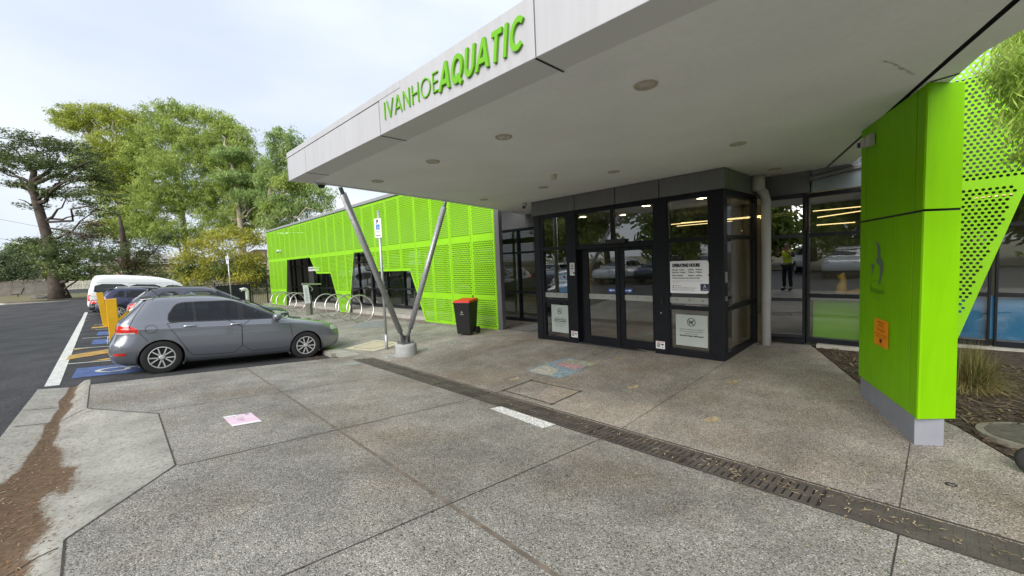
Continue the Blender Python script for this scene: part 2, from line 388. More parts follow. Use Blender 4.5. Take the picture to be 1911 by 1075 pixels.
# ---- pale concrete apron with a gutter, dirt washed along it
def e1(y):
    P = [(-8.0, -.36), (3.19, -.36), (3.63, -.38), (4.52, .20), (6.51, .18), (7.40, -.46), (9.16, -.51), (9.75, -.53)]
    return float(np.interp(y, [p[0] for p in P], [p[1] for p in P]))
def e0(y): return -1.05 - .06*sstep(2, 9.7, y)
def dip(x, y):
    b = e1(y); lo = -.74
    return .115*sstep(0, 1, (b-x)/(b-lo)) if x > lo else .115 - .022*(lo-x)/.3
ys = sorted(set(list(np.arange(-8, 9.75, .06)) + [3.19, 3.63, 4.52, 6.51, 7.40, 9.16, 9.75])); NS = 42
mb = MB(); dirt = []
for y in ys:
    a, b = e0(y), e1(y)
    for k in range(NS+1):
        x = a+(b-a)*k/NS
        zz = gz(x, min(y, 9.16)) - dip(x, y) - .002
        if y > 9.2: zz = max(min(zz, gz(b, 9.16)-.02), rz(x, y)+.004) if x > -.6 else max(zz, rz(x, y)+.004)
        mb.v.append((x, y, zz))
        c = -.74 + .05*mnoise.noise((0, y*1.3, 3)); wd = .055 + .15*math.exp(-((y-5.0)/.95)**2) + .13*math.exp(-((y-3.4)/.8)**2) + .015*math.exp(-((y-8)/1)**2)
        nz = mnoise.fractal((x*5, y*2.0, 1.7), 1.0, 2.0, 5)
        if x > c: d = (x-c)/(wd*1.55)
        else: d = (c-x)/(wd*.9)
        dirt.append(max(0, min(1, 1.45-d*1.15+nz*.55)))
for j in range(len(ys)-1):
    for k in range(NS):
        a = j*(NS+1)+k; mb.f.append((a, a+1, a+NS+2, a+NS+1))
m = bpy.data.materials.new('concrete with washed dirt'); nt, b, out = nodes_of(m); L = nt.links.new; b.inputs['Roughness'].default_value = .88; b.inputs['Specular IOR Level'].default_value = .2
tc = nt.nodes.new('ShaderNodeTexCoord'); at_ = nt.nodes.new('ShaderNodeAttribute'); at_.attribute_name = 'dirt'
def nz_(s, d, lo, hi, c0, c1):
    n = nt.nodes.new('ShaderNodeTexNoise'); n.inputs['Scale'].default_value = s; n.inputs['Detail'].default_value = d; L(tc.outputs['Object'], n.inputs['Vector'])
    r = nt.nodes.new('ShaderNodeValToRGB'); r.color_ramp.elements[0].position = lo; r.color_ramp.elements[1].position = hi; r.color_ramp.elements[0].color = (*c0, 1); r.color_ramp.elements[1].color = (*c1, 1)
    L(n.outputs['Fac'], r.inputs[0]); return n, r
n0, r0 = nz_(3.5, 9, .28, .72, (.26, .25, .22), (.40, .385, .345)); n3_, r3_ = nz_(38, 7, .30, .52, (.62, .6, .56), (1, 1, 1)); mq = nt.nodes.new('ShaderNodeMix'); mq.data_type = 'RGBA'; mq.blend_type = 'MULTIPLY'; mq.inputs[0].default_value = 1; L(r0.outputs[0], mq.inputs[6]); L(r3_.outputs[0], mq.inputs[7]); n1_, r1_ = nz_(30, 6, .3, .7, (.085, .056, .034), (.165, .11, .068)); n2_, r2_ = nz_(55, 4, .2, .8, (0, 0, 0), (1, 1, 1))
ad = nt.nodes.new('ShaderNodeMath'); ad.operation = 'MULTIPLY_ADD'; L(r2_.outputs[0], ad.inputs[0]); ad.inputs[1].default_value = .5; 
sb = nt.nodes.new('ShaderNodeMath'); sb.operation = 'SUBTRACT'; L(at_.outputs['Fac'], sb.inputs[0]); sb.inputs[1].default_value = .25; L(sb.outputs[0], ad.inputs[2])
mr = nt.nodes.new('ShaderNodeMapRange'); mr.inputs[1].default_value = .38; mr.inputs[2].default_value = .66; L(ad.outputs[0], mr.inputs[0])
mx = nt.nodes.new('ShaderNodeMix'); mx.data_type = 'RGBA'; L(mr.outputs[0], mx.inputs[0]); L(mq.outputs[2], mx.inputs[6]); L(r1_.outputs[0], mx.inputs[7]); L(mx.outputs[2], b.inputs['Base Color'])
bp = nt.nodes.new('ShaderNodeBump'); bp.inputs['Strength'].default_value = .25; bp.inputs['Distance'].default_value = .01; L(n2_.outputs['Fac'], bp.inputs['Height']); L(bp.outputs[0], b.inputs['Normal'])
o = obj('gutter_apron', mb, m, smooth=True, fix=False); ca = o.data.attributes.new('dirt', 'FLOAT', 'POINT'); ca.data.foreach_set('value', dirt)
tag(o, kind='structure')
mb = MB()
def apz(x, y): return gz(x, min(y, 9.16)) - dip(x, y) - .002
for y, xa, xb in ((7.38, -1.06, -.47), (8.25, -1.06, -.48), (3.55, -1.04, -.4)):
    for k in range(12):
        p, q = xa+(xb-xa)*k/12, xa+(xb-xa)*(k+1)/12
        mb.poly([(p, y-.007, apz(p, y)+.003), (q, y-.007, apz(q, y)+.003), (q, y+.007, apz(q, y)+.003), (p, y+.007, apz(p, y)+.003)])
tag(obj('apron_joints', mb, M_JOINT), kind='structure')

# ---- bay markings
mb = MB(); strip(mb, (-1.0, 10.15), (-1.62, 28.8), .17, .006, rz, 10); strip(mb, (-1.62, 28.8), (-2.0, 40), .15, .006, rz, 6)
for y in (12.82, 15.9, 18.98, 22.4, 25.43, 29.2, 32.3, 35.3):
    strip(mb, (-1.02-(y-10)*.033, y), (3.3, y), .085, .007, rz, 6)
strip(mb, (-30, 50.5), (-9.5, 52), .12, .006, rz, 3); strip(mb, (-30, 55), (-12, 55.4), .1, .006, rz, 2)
tag(obj('bay_line', mb, M_WLINE), kind='structure')
mb = MB()
for y0, y1, n0 in ((12.95, 15.8, 13.5), (22.5, 25.3, 23.0)):
    for k in range(-3, 2):
        lo = n0+1.95*k; pts = [(-1.08, lo), (2.9, lo+1.15*3.98), (2.9, lo+1.15*3.98+.92), (-1.08, lo+.92)]
        for lim, sg_ in ((y0, 1), (y1, -1)):                  # keep the bar inside its bay
            out = []
            for i in range(len(pts)):
                p, q = pts[i-1], pts[i]; ip = (p[1]-lim)*sg_ >= 0; iq = (q[1]-lim)*sg_ >= 0
                if ip != iq: t = (lim-p[1])/(q[1]-p[1]); out.append((p[0]+t*(q[0]-p[0]), lim))
                if iq: out.append(q)
            pts = out
            if len(pts) < 3: break
        if len(pts) >= 3: mb.poly([(x, y, rz(x, y)+.009) for x, y in pts])
tag(obj('yellow_hatching', mb, M_YLINE), kind='structure')
mb = MB(); mw = MB()
for y0, y1 in ((10.75, 12.0), (16.7, 18.2), (19.75, 21.3)):
    x0, x1 = -.82, .75
    n = 6
    for k in range(n):
        a, c = x0+(x1-x0)*k/n, x0+(x1-x0)*(k+1)/n
        mb.poly([(x, y, rz(x, y)+.006) for x, y in ((a, y0), (c, y0), (c, y1), (a, y1))])
    # wheelchair symbol seen from the bay, worn
    cy = (y0+y1)/2; pl = lambda u, v, w=0.0, cy=cy: (-.55+v, cy-u, rz(-.55+v, cy-u)+.0105)
    stroke(mw, pl, arc(.02, .30, .26, R(150), R(390), 12), .08)
    stroke(mw, pl, [(-.12, .95), (-.10, .48), (.17, .46), (.30, .18)], .09); stroke(mw, pl, [(-.1, .7), (.15, .7)], .07)
    stroke(mw, pl, arc(-.12, 1.08, .05, 0, 6.28, 8), .09)
tag(obj('blue_bay_marking', mb, M_BLUE), kind='structure'); tag(obj('wheelchair_marking', mw, M_WLINE, fix=False), kind='structure')

# ------------------------------------------------------------------ things set in the paving
M_DRAIN = mat('rusty drain grate', (.072, .060, .053), .7, col2=(.135, .115, .10), vscale=5, bump=.3, bscale=60, metal=.15)
t = thing('trench_drain', 'long brown slotted metal drain grate crossing the whole paving', 'drain', (3.62, 0, gz(3.62, 0)))
mb = MB(); 
q = [(DR0+.003, -9), (DR1-.003, -9), (DR1-.003, 8.655), (DR0+.003, 8.655)]
mb.prism([(x, y, gz(x, y)-.2) for x, y in q], [(x, y, gz(x, y)-.03) for x, y in q])
obj('channel', mb, mat('drain dark', (.06, .045, .035), .9), t)
k = 0; y = -3.4
while y < 8.6:
    y1 = min(y+1.0, 8.65); mb = MB()
    for xx0, xx1 in ((DR0+.006, DR0+.035), (3.605, 3.63), (DR1-.035, DR1-.006)):
        mb.prism([(x, v, gz(x, v)-.03) for x, v in ((xx0, y+.004), (xx1, y+.004), (xx1, y1-.004), (xx0, y1-.004))], [(x, v, gz(x, v)-.002) for x, v in ((xx0, y+.004), (xx1, y+.004), (xx1, y1-.004), (xx0, y1-.004))])
    v = y+.01
    while v < y1-.03:
        wd = .040 if y > -.2 else .056
        mb.prism([(x, vv, gz(x, vv)-.03) for x, vv in ((DR0+.03, v), (DR1-.03, v), (DR1-.03, v+wd), (DR0+.03, v+wd))], [(x, vv, gz(x, vv)-.004) for x, vv in ((DR0+.03, v), (DR1-.03, v), (DR1-.03, v+wd), (DR0+.03, v+wd))])
        v += .054
    obj('grate_section', mb, M_DRAIN, t); y = y1
# tactile strip
o = obj('tactile_strip', (lambda mb: (ground_poly(mb, [(3.25, 3.95), (3.42, 3.93), (3.40, 2.98), (3.20, 3.0)], .006), mb)[1])(MB()), mat('white speckled coating', (.60, .60, .58), .7, col2=(.78, .78, .76), vscale=60, speck=.5, sscale=90), base=(3.3, 3.5, gz(3.3, 3.5)))
tag(o, 'narrow white speckled strip on the paving beside the drain grate', 'marking')
# access cover
t = thing('access_cover', 'square paved access cover outlined by a dark steel frame near the drain', 'access cover', (4.25, 4.0, gz(4.25, 4)))
mb = MB(); c = [(3.97, 4.48), (4.54, 4.46), (4.55, 3.51), (3.95, 3.52)]
for a, b in zip(c, c[1:]+c[:1]): strip(mb, a, b, .02, .005)
for a in c: strip(mb, (a[0]-.03, a[1]), (a[0]+.03, a[1]), .05, .0065)
obj('frame', mb, M_JOINT, t); mb = MB(); ground_poly(mb, [(3.985, 3.54), (4.53, 3.53), (4.52, 4.445), (3.985, 4.46)], .003); obj('lid', mb, M_PLAZA2, t)
# chalk picture
t = thing('chalk_drawing', 'faded blue, pink and yellow chalk picture on the paving before the doors', 'chalk drawing', (5.35, 4.5, gz(5.35, 4.5)))
def chalk(name, col, seed):
    m = mat(name, col, .9, var=.25, vscale=14, speck=.35, sscale=80); return m
for nm, col, pts in (('blue_patch', (.24, .31, .35), [(4.85, 4.17), (5.2, 4.1), (5.85, 4.22), (5.95, 4.84), (5.3, 4.93), (4.88, 4.91)]), ):
    mb = MB(); ground_poly(mb, pts, .004); obj('blue_chalk', mb, chalk(nm, col, 1), t)
mb = MB(); ground_poly(mb, [(4.88, 4.35), (5.2, 4.45), (5.32, 4.86), (4.9, 4.86)], .0065); obj('white_chalk', mb, chalk('white chalk', (.42, .40, .33), 2), t)
mb = MB(); ground_poly(mb, [(5.35, 4.22), (5.6, 4.18), (5.62, 4.72), (5.42, 4.74)], .0065); obj('pink_chalk', mb, chalk('pink chalk', (.44, .27, .28), 3), t)
mb = MB()
for k in range(7): ground_poly(mb, [(5.63, 4.14+k*.09), (5.86, 4.15+k*.09), (5.86, 4.20+k*.09), (5.63, 4.20+k*.09)], .0065)
obj('yellow_chalk', mb, chalk('yellow chalk', (.44, .41, .24), 4), t)
for k, (x, y) in enumerate(((4.45, 4.75), (5.1, 3.0), (4.6, 1.75), (6.0, 2.0), (6.3, 4.0))):
    mb = MB(); ground_poly(mb, [(x+(.09+.02*math.sin(3*a+k))*math.cos(a), y+(.06+.02*math.cos(2*a+k))*math.sin(a)) for a in np.linspace(0, 6.1, 14)], .004)
    tag(obj('chalk_mark', mb, mat('ochre chalk', (.36, .285, .17), .9, var=.4, vscale=18), base=(x, y, gz(x, y))), ('small faded yellow mark on the paving ' + ('right beside the chalk picture, towards the drain', 'between the access cover and the no dogs sign', 'nearest the drain, before the green pillar', 'nearest the garden bed and the downpipe', 'just in front of the door threshold')[k]), 'marking', 'yellow marks on the paving')
# pink leaflet
t = thing('leaflet', 'pink and white printed sheet stuck flat on the grey paving', 'leaflet', (.87, 5.6, gz(.87, 5.6)))
lo = np.array([.72, 5.82]); lu = np.array([1.0, 5.80])-lo; lv = np.array([.74, 5.35])-lo
def lp(u, v, w=0): p = lo+lu*u+lv*v; return (p[0], p[1], gz(p[0], p[1])+.004+w)
obj('sheet', MB().poly([lp(0, 0), lp(1, 0), lp(1, 1), lp(0, 1)]), mat('pink paper', (.78, .66, .75), .5, col2=(.80, .50, .64), vscale=5), t)
mb = MB(); mb.poly([lp(0, .86, .003), lp(1, .86, .003), lp(1, 1, .003), lp(0, 1, .003)]); mb.poly([lp(0, 0, .003), lp(.45, 0, .003), lp(.45, .12, .003), lp(0, .12, .003)]); obj('white_edge', mb, mat('white paper', (.82, .82, .82), .5), t)
mb = MB()
for (u, v, du, dv) in ((.3, .17, .05, .05), (.75, .05, .13, .1), (.42, .3, .2, .02), (.3, .42, .3, .02), (.35, .52, .22, .02), (.38, .62, .12, .02)): mb.poly([lp(u, v, .004), lp(u+du, v, .004), lp(u+du, v+dv, .004), lp(u, v+dv, .004)])
obj('print', mb, mat('grey print', (.35, .30, .38), .6), t)
# round service covers around the footing
M_COVER = mat('pale green cover', (.42, .47, .42), .6, var=.15, vscale=20); M_COVER2 = mat('grey cover', (.30, .31, .31), .5, var=.15, vscale=20)
for (x, y, r, lab, mm) in ((4.09, 8.31, .115, 'pale round service cover in the paving just in front of the strut footing', M_COVER), (4.93, 8.23, .11, 'pale round service cover in the paving right beside the strut footing', M_COVER), (5.62, 8.16, .10, 'pale round service cover farthest right of the strut footing, nearer the bin', M_COVER), (3.22, 8.17, .13, 'plain grey round cover in the paving left of the drain end', M_COVER2)):
    t = thing('service_cover', lab, 'service cover', (x, y, gz(x, y)), 'round service covers near the strut footing')
    mb = MB()
    a_ = np.linspace(0, 2*math.pi, 29)[:-1]
    for i in range(28):
        p, q = a_[i], a_[(i+1) % 28]
        mb.poly([(x+rr*math.cos(c), y+rr*math.sin(c), gz(x+rr*math.cos(c), y+rr*math.sin(c))+.006) for rr, c in ((r*.72, p), (r, p), (r, q), (r*.72, q))])
    obj('ring', mb, mm, t)
    mb = MB(); ground_poly(mb, [(x+r*.71*math.cos(c), y+r*.71*math.sin(c)) for c in a_], .0045); obj('lid', mb, mat('cover lid', (.20, .21, .21), .6, var=.2, vscale=30) if mm is M_COVER else mm, t)
# concrete pit lid by the sign post
t = thing('pit_lid', 'cream concrete stormwater pit lid in the footpath behind the car nose', 'pit lid', (4.45, 9.9, gz(4.45, 9.9)))
mb = MB(); ground_poly(mb, [(3.85, 10.35), (4.15, 9.25), (5.0, 9.45), (4.86, 10.6)], .005); obj('surround', mb, mat('cream concrete', (.50, .45, .33), .85, var=.12, vscale=6), t)
mb = MB(); c = [(4.05, 10.15), (4.25, 9.5), (4.85, 9.62), (4.75, 10.4)]
for a, b in zip(c, c[1:]+c[:1]): strip(mb, a, b, .03, .0085)
obj('lid_edge', mb, mat('cream joint', (.22, .19, .14), .9), t)
mb = MB(); ground_poly(mb, [(4.06, 10.14), (4.26, 9.52), (4.84, 9.63), (4.74, 10.39)], .0075); obj('lid', mb, mat('cream lid', (.46, .41, .29), .85, var=.12, vscale=9), t)
# patch of bitumen in the footpath
mb = MB(); ground_poly(mb, [(5.35, 13.6), (6.1, 12.7), (6.75, 13.9), (6.1, 14.7)], .005)
tag(obj('paving_patch', mb, mat('patch grey', (.20, .21, .21), .8, var=.15, vscale=5)), kind='structure')
# oval pit lid in the mulch at the right
t = thing('oval_cover', 'weathered oval concrete cover lying in the mulch behind the green pillar', 'pit cover', (5.74, -.63, gz(5.74, -.63)))
mb = MB(); a_ = np.linspace(0, 2*math.pi, 33)[:-1]
el = lambda r, h: [(5.74+r*.36*math.cos(c)-.05*math.sin(c), -.63+r*.42*math.sin(c), gz(5.74, -.63)+h) for c in a_]
mb.prism(el(1, -.1), el(.98, .03)); obj('rim', mb, mat('old concrete', (.17, .155, .125), .9, var=.2, vscale=8, bump=.3, bscale=40), t)
mb = MB(); mb.poly(el(.84, .034)); obj('lid', mb, mat('mossy concrete', (.085, .075, .06), .9, var=.25, vscale=12, bump=.3, bscale=40), t)
# floor grille between the screen and the lobby
mb = MB()
for k in range(14): mb.poly([(x, y, gz(x, y)+.005) for x, y in ((7.55+k*.07, 8.13), (7.585+k*.07, 8.13), (7.585+k*.07, 7.35), (7.55+k*.07, 7.35))])
t = thing('entry_grille', 'striped metal floor grille in the paving beside the green screen end', 'floor grille', (8, 7.7, gz(8, 7.7))); obj('bars', mb, mat('grille steel', (.40, .39, .36), .5), t)
mb = MB(); ground_poly(mb, [(7.5, 7.3), (8.56, 7.3), (8.56, 8.18), (7.5, 8.18)], .0025); obj('tray', mb, mat('grille dark', (.06, .055, .05), .8), t)
# ------------------------------------------------------------------ building materials
M_LIME = mat('lime powder coat', (.235, .545, .014), .5, spec=.15, var=.04, vscale=1.5)
M_LIMED = mat('lime aluminium panel', (.215, .54, .002), .45, spec=.12, var=.07, vscale=1.2, streak=.06)
M_WHITE = mat('white aluminium panel', (.44, .44, .46), .4, spec=.4, var=.035, vscale=.9, detail=8, streak=.07)
M_SOFFIT = mat('painted soffit', (.895, .91, .925), .75, streak=.03, var=.05, vscale=1.0, bump=.05, bscale=90, spec=.25, detail=8)
M_GAP = mat('shadow gap', (.012, .012, .012), .9)
M_FRAME = mat('charcoal window frame', (.0085, .0095, .013), .4, spec=.25, var=.2, vscale=6)
M_FASC = mat('grey composite panel', (.165, .165, .172), .45, spec=.4, var=.06, vscale=1.5, streak=.08)
M_GREYPAINT = mat('grey painted plinth', (.27, .28, .32), .7, var=.09, vscale=3.0, bump=.08, bscale=60)
M_GALV = mat('galvanised steel', (.36, .37, .385), .42, metal=.5, col2=(.50, .51, .52), vscale=16, bump=.05, bscale=60)
M_STEEL = mat('stainless steel', (.62, .60, .56), .28, metal=.9, var=.08, vscale=30)
M_PIPE = mat('pale grey paint', (.50, .49, .49), .5, var=.06, vscale=4)
M_GLASS = glass('tinted glass', (.66, .69, .68), 2.5, wav=.025)
M_GLASSD = glass('dark glass', (.4, .42, .41), 2.6, wav=.03)
M_BLK = mat('black rubber', (.012, .012, .012), .6)
M_INK = mat('dark print', (.02, .02, .03), .6)

# ------------------------------------------------------------------ the aquatic centre
bld = thing('aquatic_centre', 'low aquatic centre building with charcoal framed glazing and a glass entrance lobby', 'building', (8.65, 4, .1))
XG = 8.65
def window(name, y0, y1, x=XG, zb=None, ztop=2.80, rails=(.90, 2.08), fr=.06, fd=.10, gm=None, bot=.09, top=.07):
    """one framed window bay facing the road; frame mesh with a pane for every light"""
    zb = gz(x, (y0+y1)/2) if zb is None else zb
    mb = MB(); mb.bb(x-.03, x+fd, y0, y0+fr/2, zb, ztop); mb.bb(x-.03, x+fd, y1-fr/2, y1, zb, ztop)
    lv = [zb+bot] + [r for r in rails] + [ztop-top]
    mb.bb(x-.028, x+fd-.002, y0+fr/2, y1-fr/2, zb, zb+bot); mb.bb(x-.028, x+fd-.002, y0+fr/2, y1-fr/2, ztop-top, ztop)
    for r in rails: mb.bb(x-.027, x+fd-.004, y0+fr/2, y1-fr/2, r-.032, r+.032)
    f = obj(name, mb, M_FRAME, bld, bevel=.004)
    for a, b in zip(lv[:-1], lv[1:]):
        a2 = a+(.032 if a in rails else 0); b2 = b-(.032 if b in rails else 0)
        p = MB().poly([(x+.03, y1-fr/2, a2), (x+.03, y0+fr/2, a2), (x+.03, y0+fr/2, b2), (x+.03, y1-fr/2, b2)])
        obj('pane', p, gm or M_GLASS, f, fix=False)
    return f
# glazing between the screen and the lobby, behind the screens, and right of the downpipe
ylist = [6.62, 7.2, 8.0, 8.83, 9.75]
for a, b in zip(ylist[:-1], ylist[1:]): window('window', a, b)
y = 9.75
while y < 31.5:
    y1 = min(y+1.52, 32.0); s = -.0134*(y-8.4)
    window('window', y, y1, zb=gz(XG, y)+.12, rails=(.92+s, 2.08)); y = y1
window('window', 1.68, 2.30, zb=gz(XG, 2)+.03, rails=(.95, 2.07), gm=M_GLASSD)
window('window', .75, 1.66, zb=.2, rails=(1.02, 2.07), ztop=2.78)
for a, b in ((-.48, .64), (-1.6, -.52), (-2.7, -1.63), (-3.8, -2.73), (-6.2, -3.83)): window('window', a, b, x=9.5, zb=.24, rails=(1.03, 2.07), ztop=2.85)
obj('return_wall', MB().bb(8.68, 9.6, .655, .735, .05, 3.6), M_FRAME, bld); obj('cladding_panel', MB().bb(9.48, 9.6, -6.2, .65, 2.85, 4.3), M_FASC, bld)
# concrete plinth under the screens and the bed wall
mb = MB(); P = [(7.45, 9.2), (8.64, 9.2), (8.64, 32.0), (7.45, 32.0)]
P = [(7.45, 11.9), (8.64, 9.8), (8.64, 32.0), (7.45, 32.0)]
mb.prism([(x, y, gz(x, y)-.1) for x, y in P], [(x, y, gz(7.45, y)+.13) for x, y in P]); obj('plinth', mb, M_KERB, bld)
obj('bed_wall', MB().bb(8.52, 8.75, .66, 1.5, .0, .2), M_KERB, bld); obj('bed_wall', MB().bb(9.38, 9.62, -6.2, .64, .0, .24), M_KERB, bld)
# grey cladding above the glazing
for k, (a, b) in enumerate(((6.62, 8.0), (8.0, 9.75), (9.75, 15), (15, 20), (20, 26), (26, 32.0))):
    obj('cladding_panel', MB().bb(XG-.02, XG+.08, a+.006, b-.006, 2.80, 4.2), M_FASC, bld, bevel=.004)
for a, b in ((1.6, 2.42), ):
    obj('cladding_panel', MB().bb(XG-.02, XG+.08, a, b, 2.80, 3.17), M_FASC, bld)
# raised clerestory right of the canopy: dark sloping frame with pale glass
mb = MB()
mb.tube([(8.60, 1.62, 3.02), (8.60, .25, 3.21)], .045, 6); mb.tube([(8.62, .62, 3.15), (8.62, 1.15, 4.1)], .035, 6)
f = obj('clerestory', mb, M_FASC, bld)
obj('pane', MB().poly([(8.63, 1.62, 2.80), (8.63, .25, 2.80), (8.63, .25, 4.6), (8.63, 1.62, 4.6)]), mat('reflective pale glass', (.22, .26, .29), .06, spec=.9, metal=.3), f, fix=False)
# roof, parapet gutter and the dark inside
def top_z(y): return 4.36+.006*(y-14)
mb = MB(); P = [(7.5, 2.0), (30, 2.0), (30, 32.0), (7.5, 32.0)]
mb.prism([(x, y, top_z(y)+.06) for x, y in P], [(x, y, top_z(y)+.12) for x, y in P]); obj('roof', mb, mat('steel roof sheet', (.36, .37, .39), .5, metal=.3, var=.08, vscale=2), bld)
mb = MB(); mb.prism([(7.27, y, top_z(y)+.02) for y in (3, 32.2)]+[(7.5, y, top_z(y)+.02) for y in (32.2, 3)], [(7.27, y, top_z(y)+.13) for y in (3, 32.2)]+[(7.5, y, top_z(y)+.13) for y in (32.2, 3)])
obj('gutter', mb, mat('grey gutter', (.24, .25, .26), .5), bld)
M_INT = mat('inside wall', (.22, .215, .18), .8, col2=(.36, .34, .28), vscale=.7)
mb = MB(); mb.poly([(15, -9, 0), (15, 34, -.4), (15, 34, 4.3), (15, -9, 4.3)]); mb.poly([(8.8, 34, -.5), (15, 34, -.5), (15, 34, 4.3), (8.8, 34, 4.3)]); mb.poly([(8.8, -9, 0), (15, -9, 0), (15, -9, 4.3), (8.8, -9, 4.3)])
for yy in (10.2, 16.5, 23): mb.bb(10.0, 14.9, yy, yy+.15, -.4, 2.95)
for yy in (7.9, 3.3): mb.bb(11.5, 12.0, yy, yy+.5, 0, 2.95)
obj('inside_wall', mb, M_INT, bld, fix=False)
obj('inside_ceiling', MB().bb(8.76, 15, .74, 34, 3.0, 3.08).bb(9.62, 15, -9, .735, 3.0, 3.08), mat('inside ceiling', (.5, .5, .48), .8), bld)
obj('outside_wall', MB().bb(8.7, 30, 32.0, 32.2, -.5, 4.5), mat('olive wall', (.17, .17, .13), .8), bld)
obj('wall_end', MB().bb(7.36, 8.7, 32.02, 32.18, -.5, 4.42), mat('olive wall', (.17, .17, .13), .8), bld)
for (y0, y1, z0, z1, x) in ((-6.1, .6, .34, 1.0, 9.56), ):
    obj('blue_infill', MB().bb(x, x+.03, y0, y1, z0, z1), mat('blue pool liner', (.05, .26, .55), .5, col2=(.08, .34, .65), vscale=3), bld)
# ---- lobby
XE, YL, YR = 6.96, 6.56, 2.43
CEIL = 2.84
def post(name, y0, y1, z1=2.84, x0=XE, x1=XE+.16, zb=None):
    zb = gz(XE, (y0+y1)/2)-.02 if zb is None else zb
    return obj(name, MB().bb(x0, x1, y0, y1, zb, z1), M_FRAME, bld, bevel=.004)
lob = []
post('post', 5.37, 5.62); post('post', 3.37, 3.63); post('post', 6.38, YL); post('post', YR, 2.62)
post('post', 6.33-.001, 6.379, x0=XE+.01); post('post', 2.621, 2.66, x0=XE+.01)
g0 = gz(XE, 6)
def light(name, y0, y1, lv, gm=M_GLASS, x=XE, fr=.045, band=True):
    """a fixed lobby window: rails between panes, y0 < y1"""
    mb = MB(); zb = lv[0]; mb.bb(x+.012, x+.13, y0, y1, gz(x, y0)-.02, lv[0])
    for a in lv[1:-1]: mb.bb(x+.012, x+.13, y0, y1, a-.035, a+.035)
    mb.bb(x+.012, x+.13, y0, y1, lv[-1], CEIL)
    mb.bb(x+.010, x+.128, y0-.001, y0+.022, lv[0]-.05, CEIL-.01); mb.bb(x+.010, x+.128, y1-.022, y1+.001, lv[0]-.05, CEIL-.01)
    f = obj(name, mb, M_FRAME, bld, bevel=.004)
    for i, (a, b) in enumerate(zip(lv[:-1], lv[1:])):
        a2 = a+(.035 if i > 0 else 0); b2 = b-(.035 if i < len(lv)-2 else 0)
        obj('pane', MB().poly([(x+.05, y1, a2), (x+.05, y0, a2), (x+.05, y0, b2), (x+.05, y1, b2)]), gm, f, fix=False)
    return f
light('window', 5.62, 6.33, [.10, .91, 2.08, 2.76]); light('window', 2.66, 3.37, [.18, .91, 2.08, 2.76])
# transom lights over the doors
mb = MB(); mb.bb(XE+.012, XE+.14, 3.63, 5.37, 2.02, 2.12); mb.bb(XE+.012, XE+.14, 3.63, 5.37, 2.76, CEIL); mb.bb(XE+.011, XE+.13, 4.45, 4.52, 2.12, 2.76)
f = obj('transom', mb, M_FRAME, bld, bevel=.004)
obj('pane', MB().poly([(XE+.05, 5.37, 2.12), (XE+.05, 4.52, 2.12), (XE+.05, 4.52, 2.76), (XE+.05, 5.37, 2.76)]), M_GLASS, f, fix=False)
obj('pane', MB().poly([(XE+.05, 4.45, 2.12), (XE+.05, 3.63, 2.12), (XE+.05, 3.63, 2.76), (XE+.05, 4.45, 2.76)]), M_GLASS, f, fix=False)
mb = MB().bb(XE-.05, XE+.012, 4.20, 4.62, 2.10, 2.18); obj('door_sensor', mb, mat('sensor black', (.02, .02, .02), .3), bld, bevel=.01)
# door leaves, set back
M_BAND = mat('frosted band', (.30, .31, .29), .6)
M_ST = mat('charcoal print', (.05, .05, .05), .6)
XD = XE+.09
for (a, b, s) in ((4.40, 5.28, 1), (3.62, 4.385, -1)):
    zb = gz(XD, a)+.01; mb = MB(); st = .09
    mb.bb(XD, XD+.05, a, a+st, zb, 2.02); mb.bb(XD, XD+.05, b-st-(.05 if s > 0 else 0), b, zb, 2.02); mb.bb(XD+.001, XD+.049, a+st, b-st, zb, zb+.16); mb.bb(XD+.001, XD+.049, a+st, b-st, 1.95, 2.02)
    d = obj('door', mb, M_FRAME, bld, bevel=.004)
    obj('pane', MB().poly([(XD+.025, b-st, zb+.16), (XD+.025, a+st, zb+.16), (XD+.025, a+st, 1.95), (XD+.025, b-st, 1.95)]), M_GLASS, d, fix=False)
    mb = MB().bb(XD+.018, XD+.022, a+st, b-st, .985, 1.09); obj('frosted_band', mb, M_BAND, d)
    # blue arrow stickers either side of the meeting stile
    y0 = a+st+.005 if s > 0 else b-st-.005
    mb = MB(); y1 = y0+.17*s; mb.bb(XD+.012, XD+.016, min(y0, y1), max(y0, y1), 1.135, 1.215); obj('sticker', mb, mat('blue sticker', (.03, .08, .30), .5), d)
    mb = MB(); tip = y1-.02*s; 
    mb.poly([(XD+.009, tip, 1.175), (XD+.009, tip-.05*s, 1.200), (XD+.009, tip-.05*s, 1.150)]); mb.bb(XD+.008, XD+.010, min(y0+.02*s, tip-.05*s), max(y0+.02*s, tip-.05*s), 1.167, 1.183); obj('arrow', mb, mat('white vinyl', (.75, .75, .75), .5), d, fix=False)
    mb = MB()
    for k in range(3):
        yy = a+st+.1+k*.22
        if yy < b-.15: mb.poly([(XD+.014, yy+.015, 1.06), (XD+.014, yy-.015, 1.045), (XD+.014, yy-.012, 1.02), (XD+.014, yy+.0, 1.04)])
    obj('band_mark', mb, M_ST, d, fix=False)
for (y0, y1) in ((5.63, 6.32), (2.67, 3.36)):
    mb = MB().bb(XE+.040, XE+.044, y0, y1, .985, 1.09); obj('frosted_band', mb, M_BAND, bld)
    mb = MB()
    for k in range(3):
        yy = y0+.12+k*.22; mb.poly([(XE+.036, yy+.018, 1.065), (XE+.036, yy-.018, 1.045), (XE+.036, yy-.014, 1.015), (XE+.036, yy+.0, 1.04)])
    obj('band_mark', mb, M_ST, bld, fix=False)
obj('threshold', MB().bb(XE-.01, XE+.2, 3.63, 5.37, gz(XE, 4.5)-.02, gz(XE, 4.5)+.012), mat('threshold steel', (.10, .10, .10), .4, metal=.6), bld)
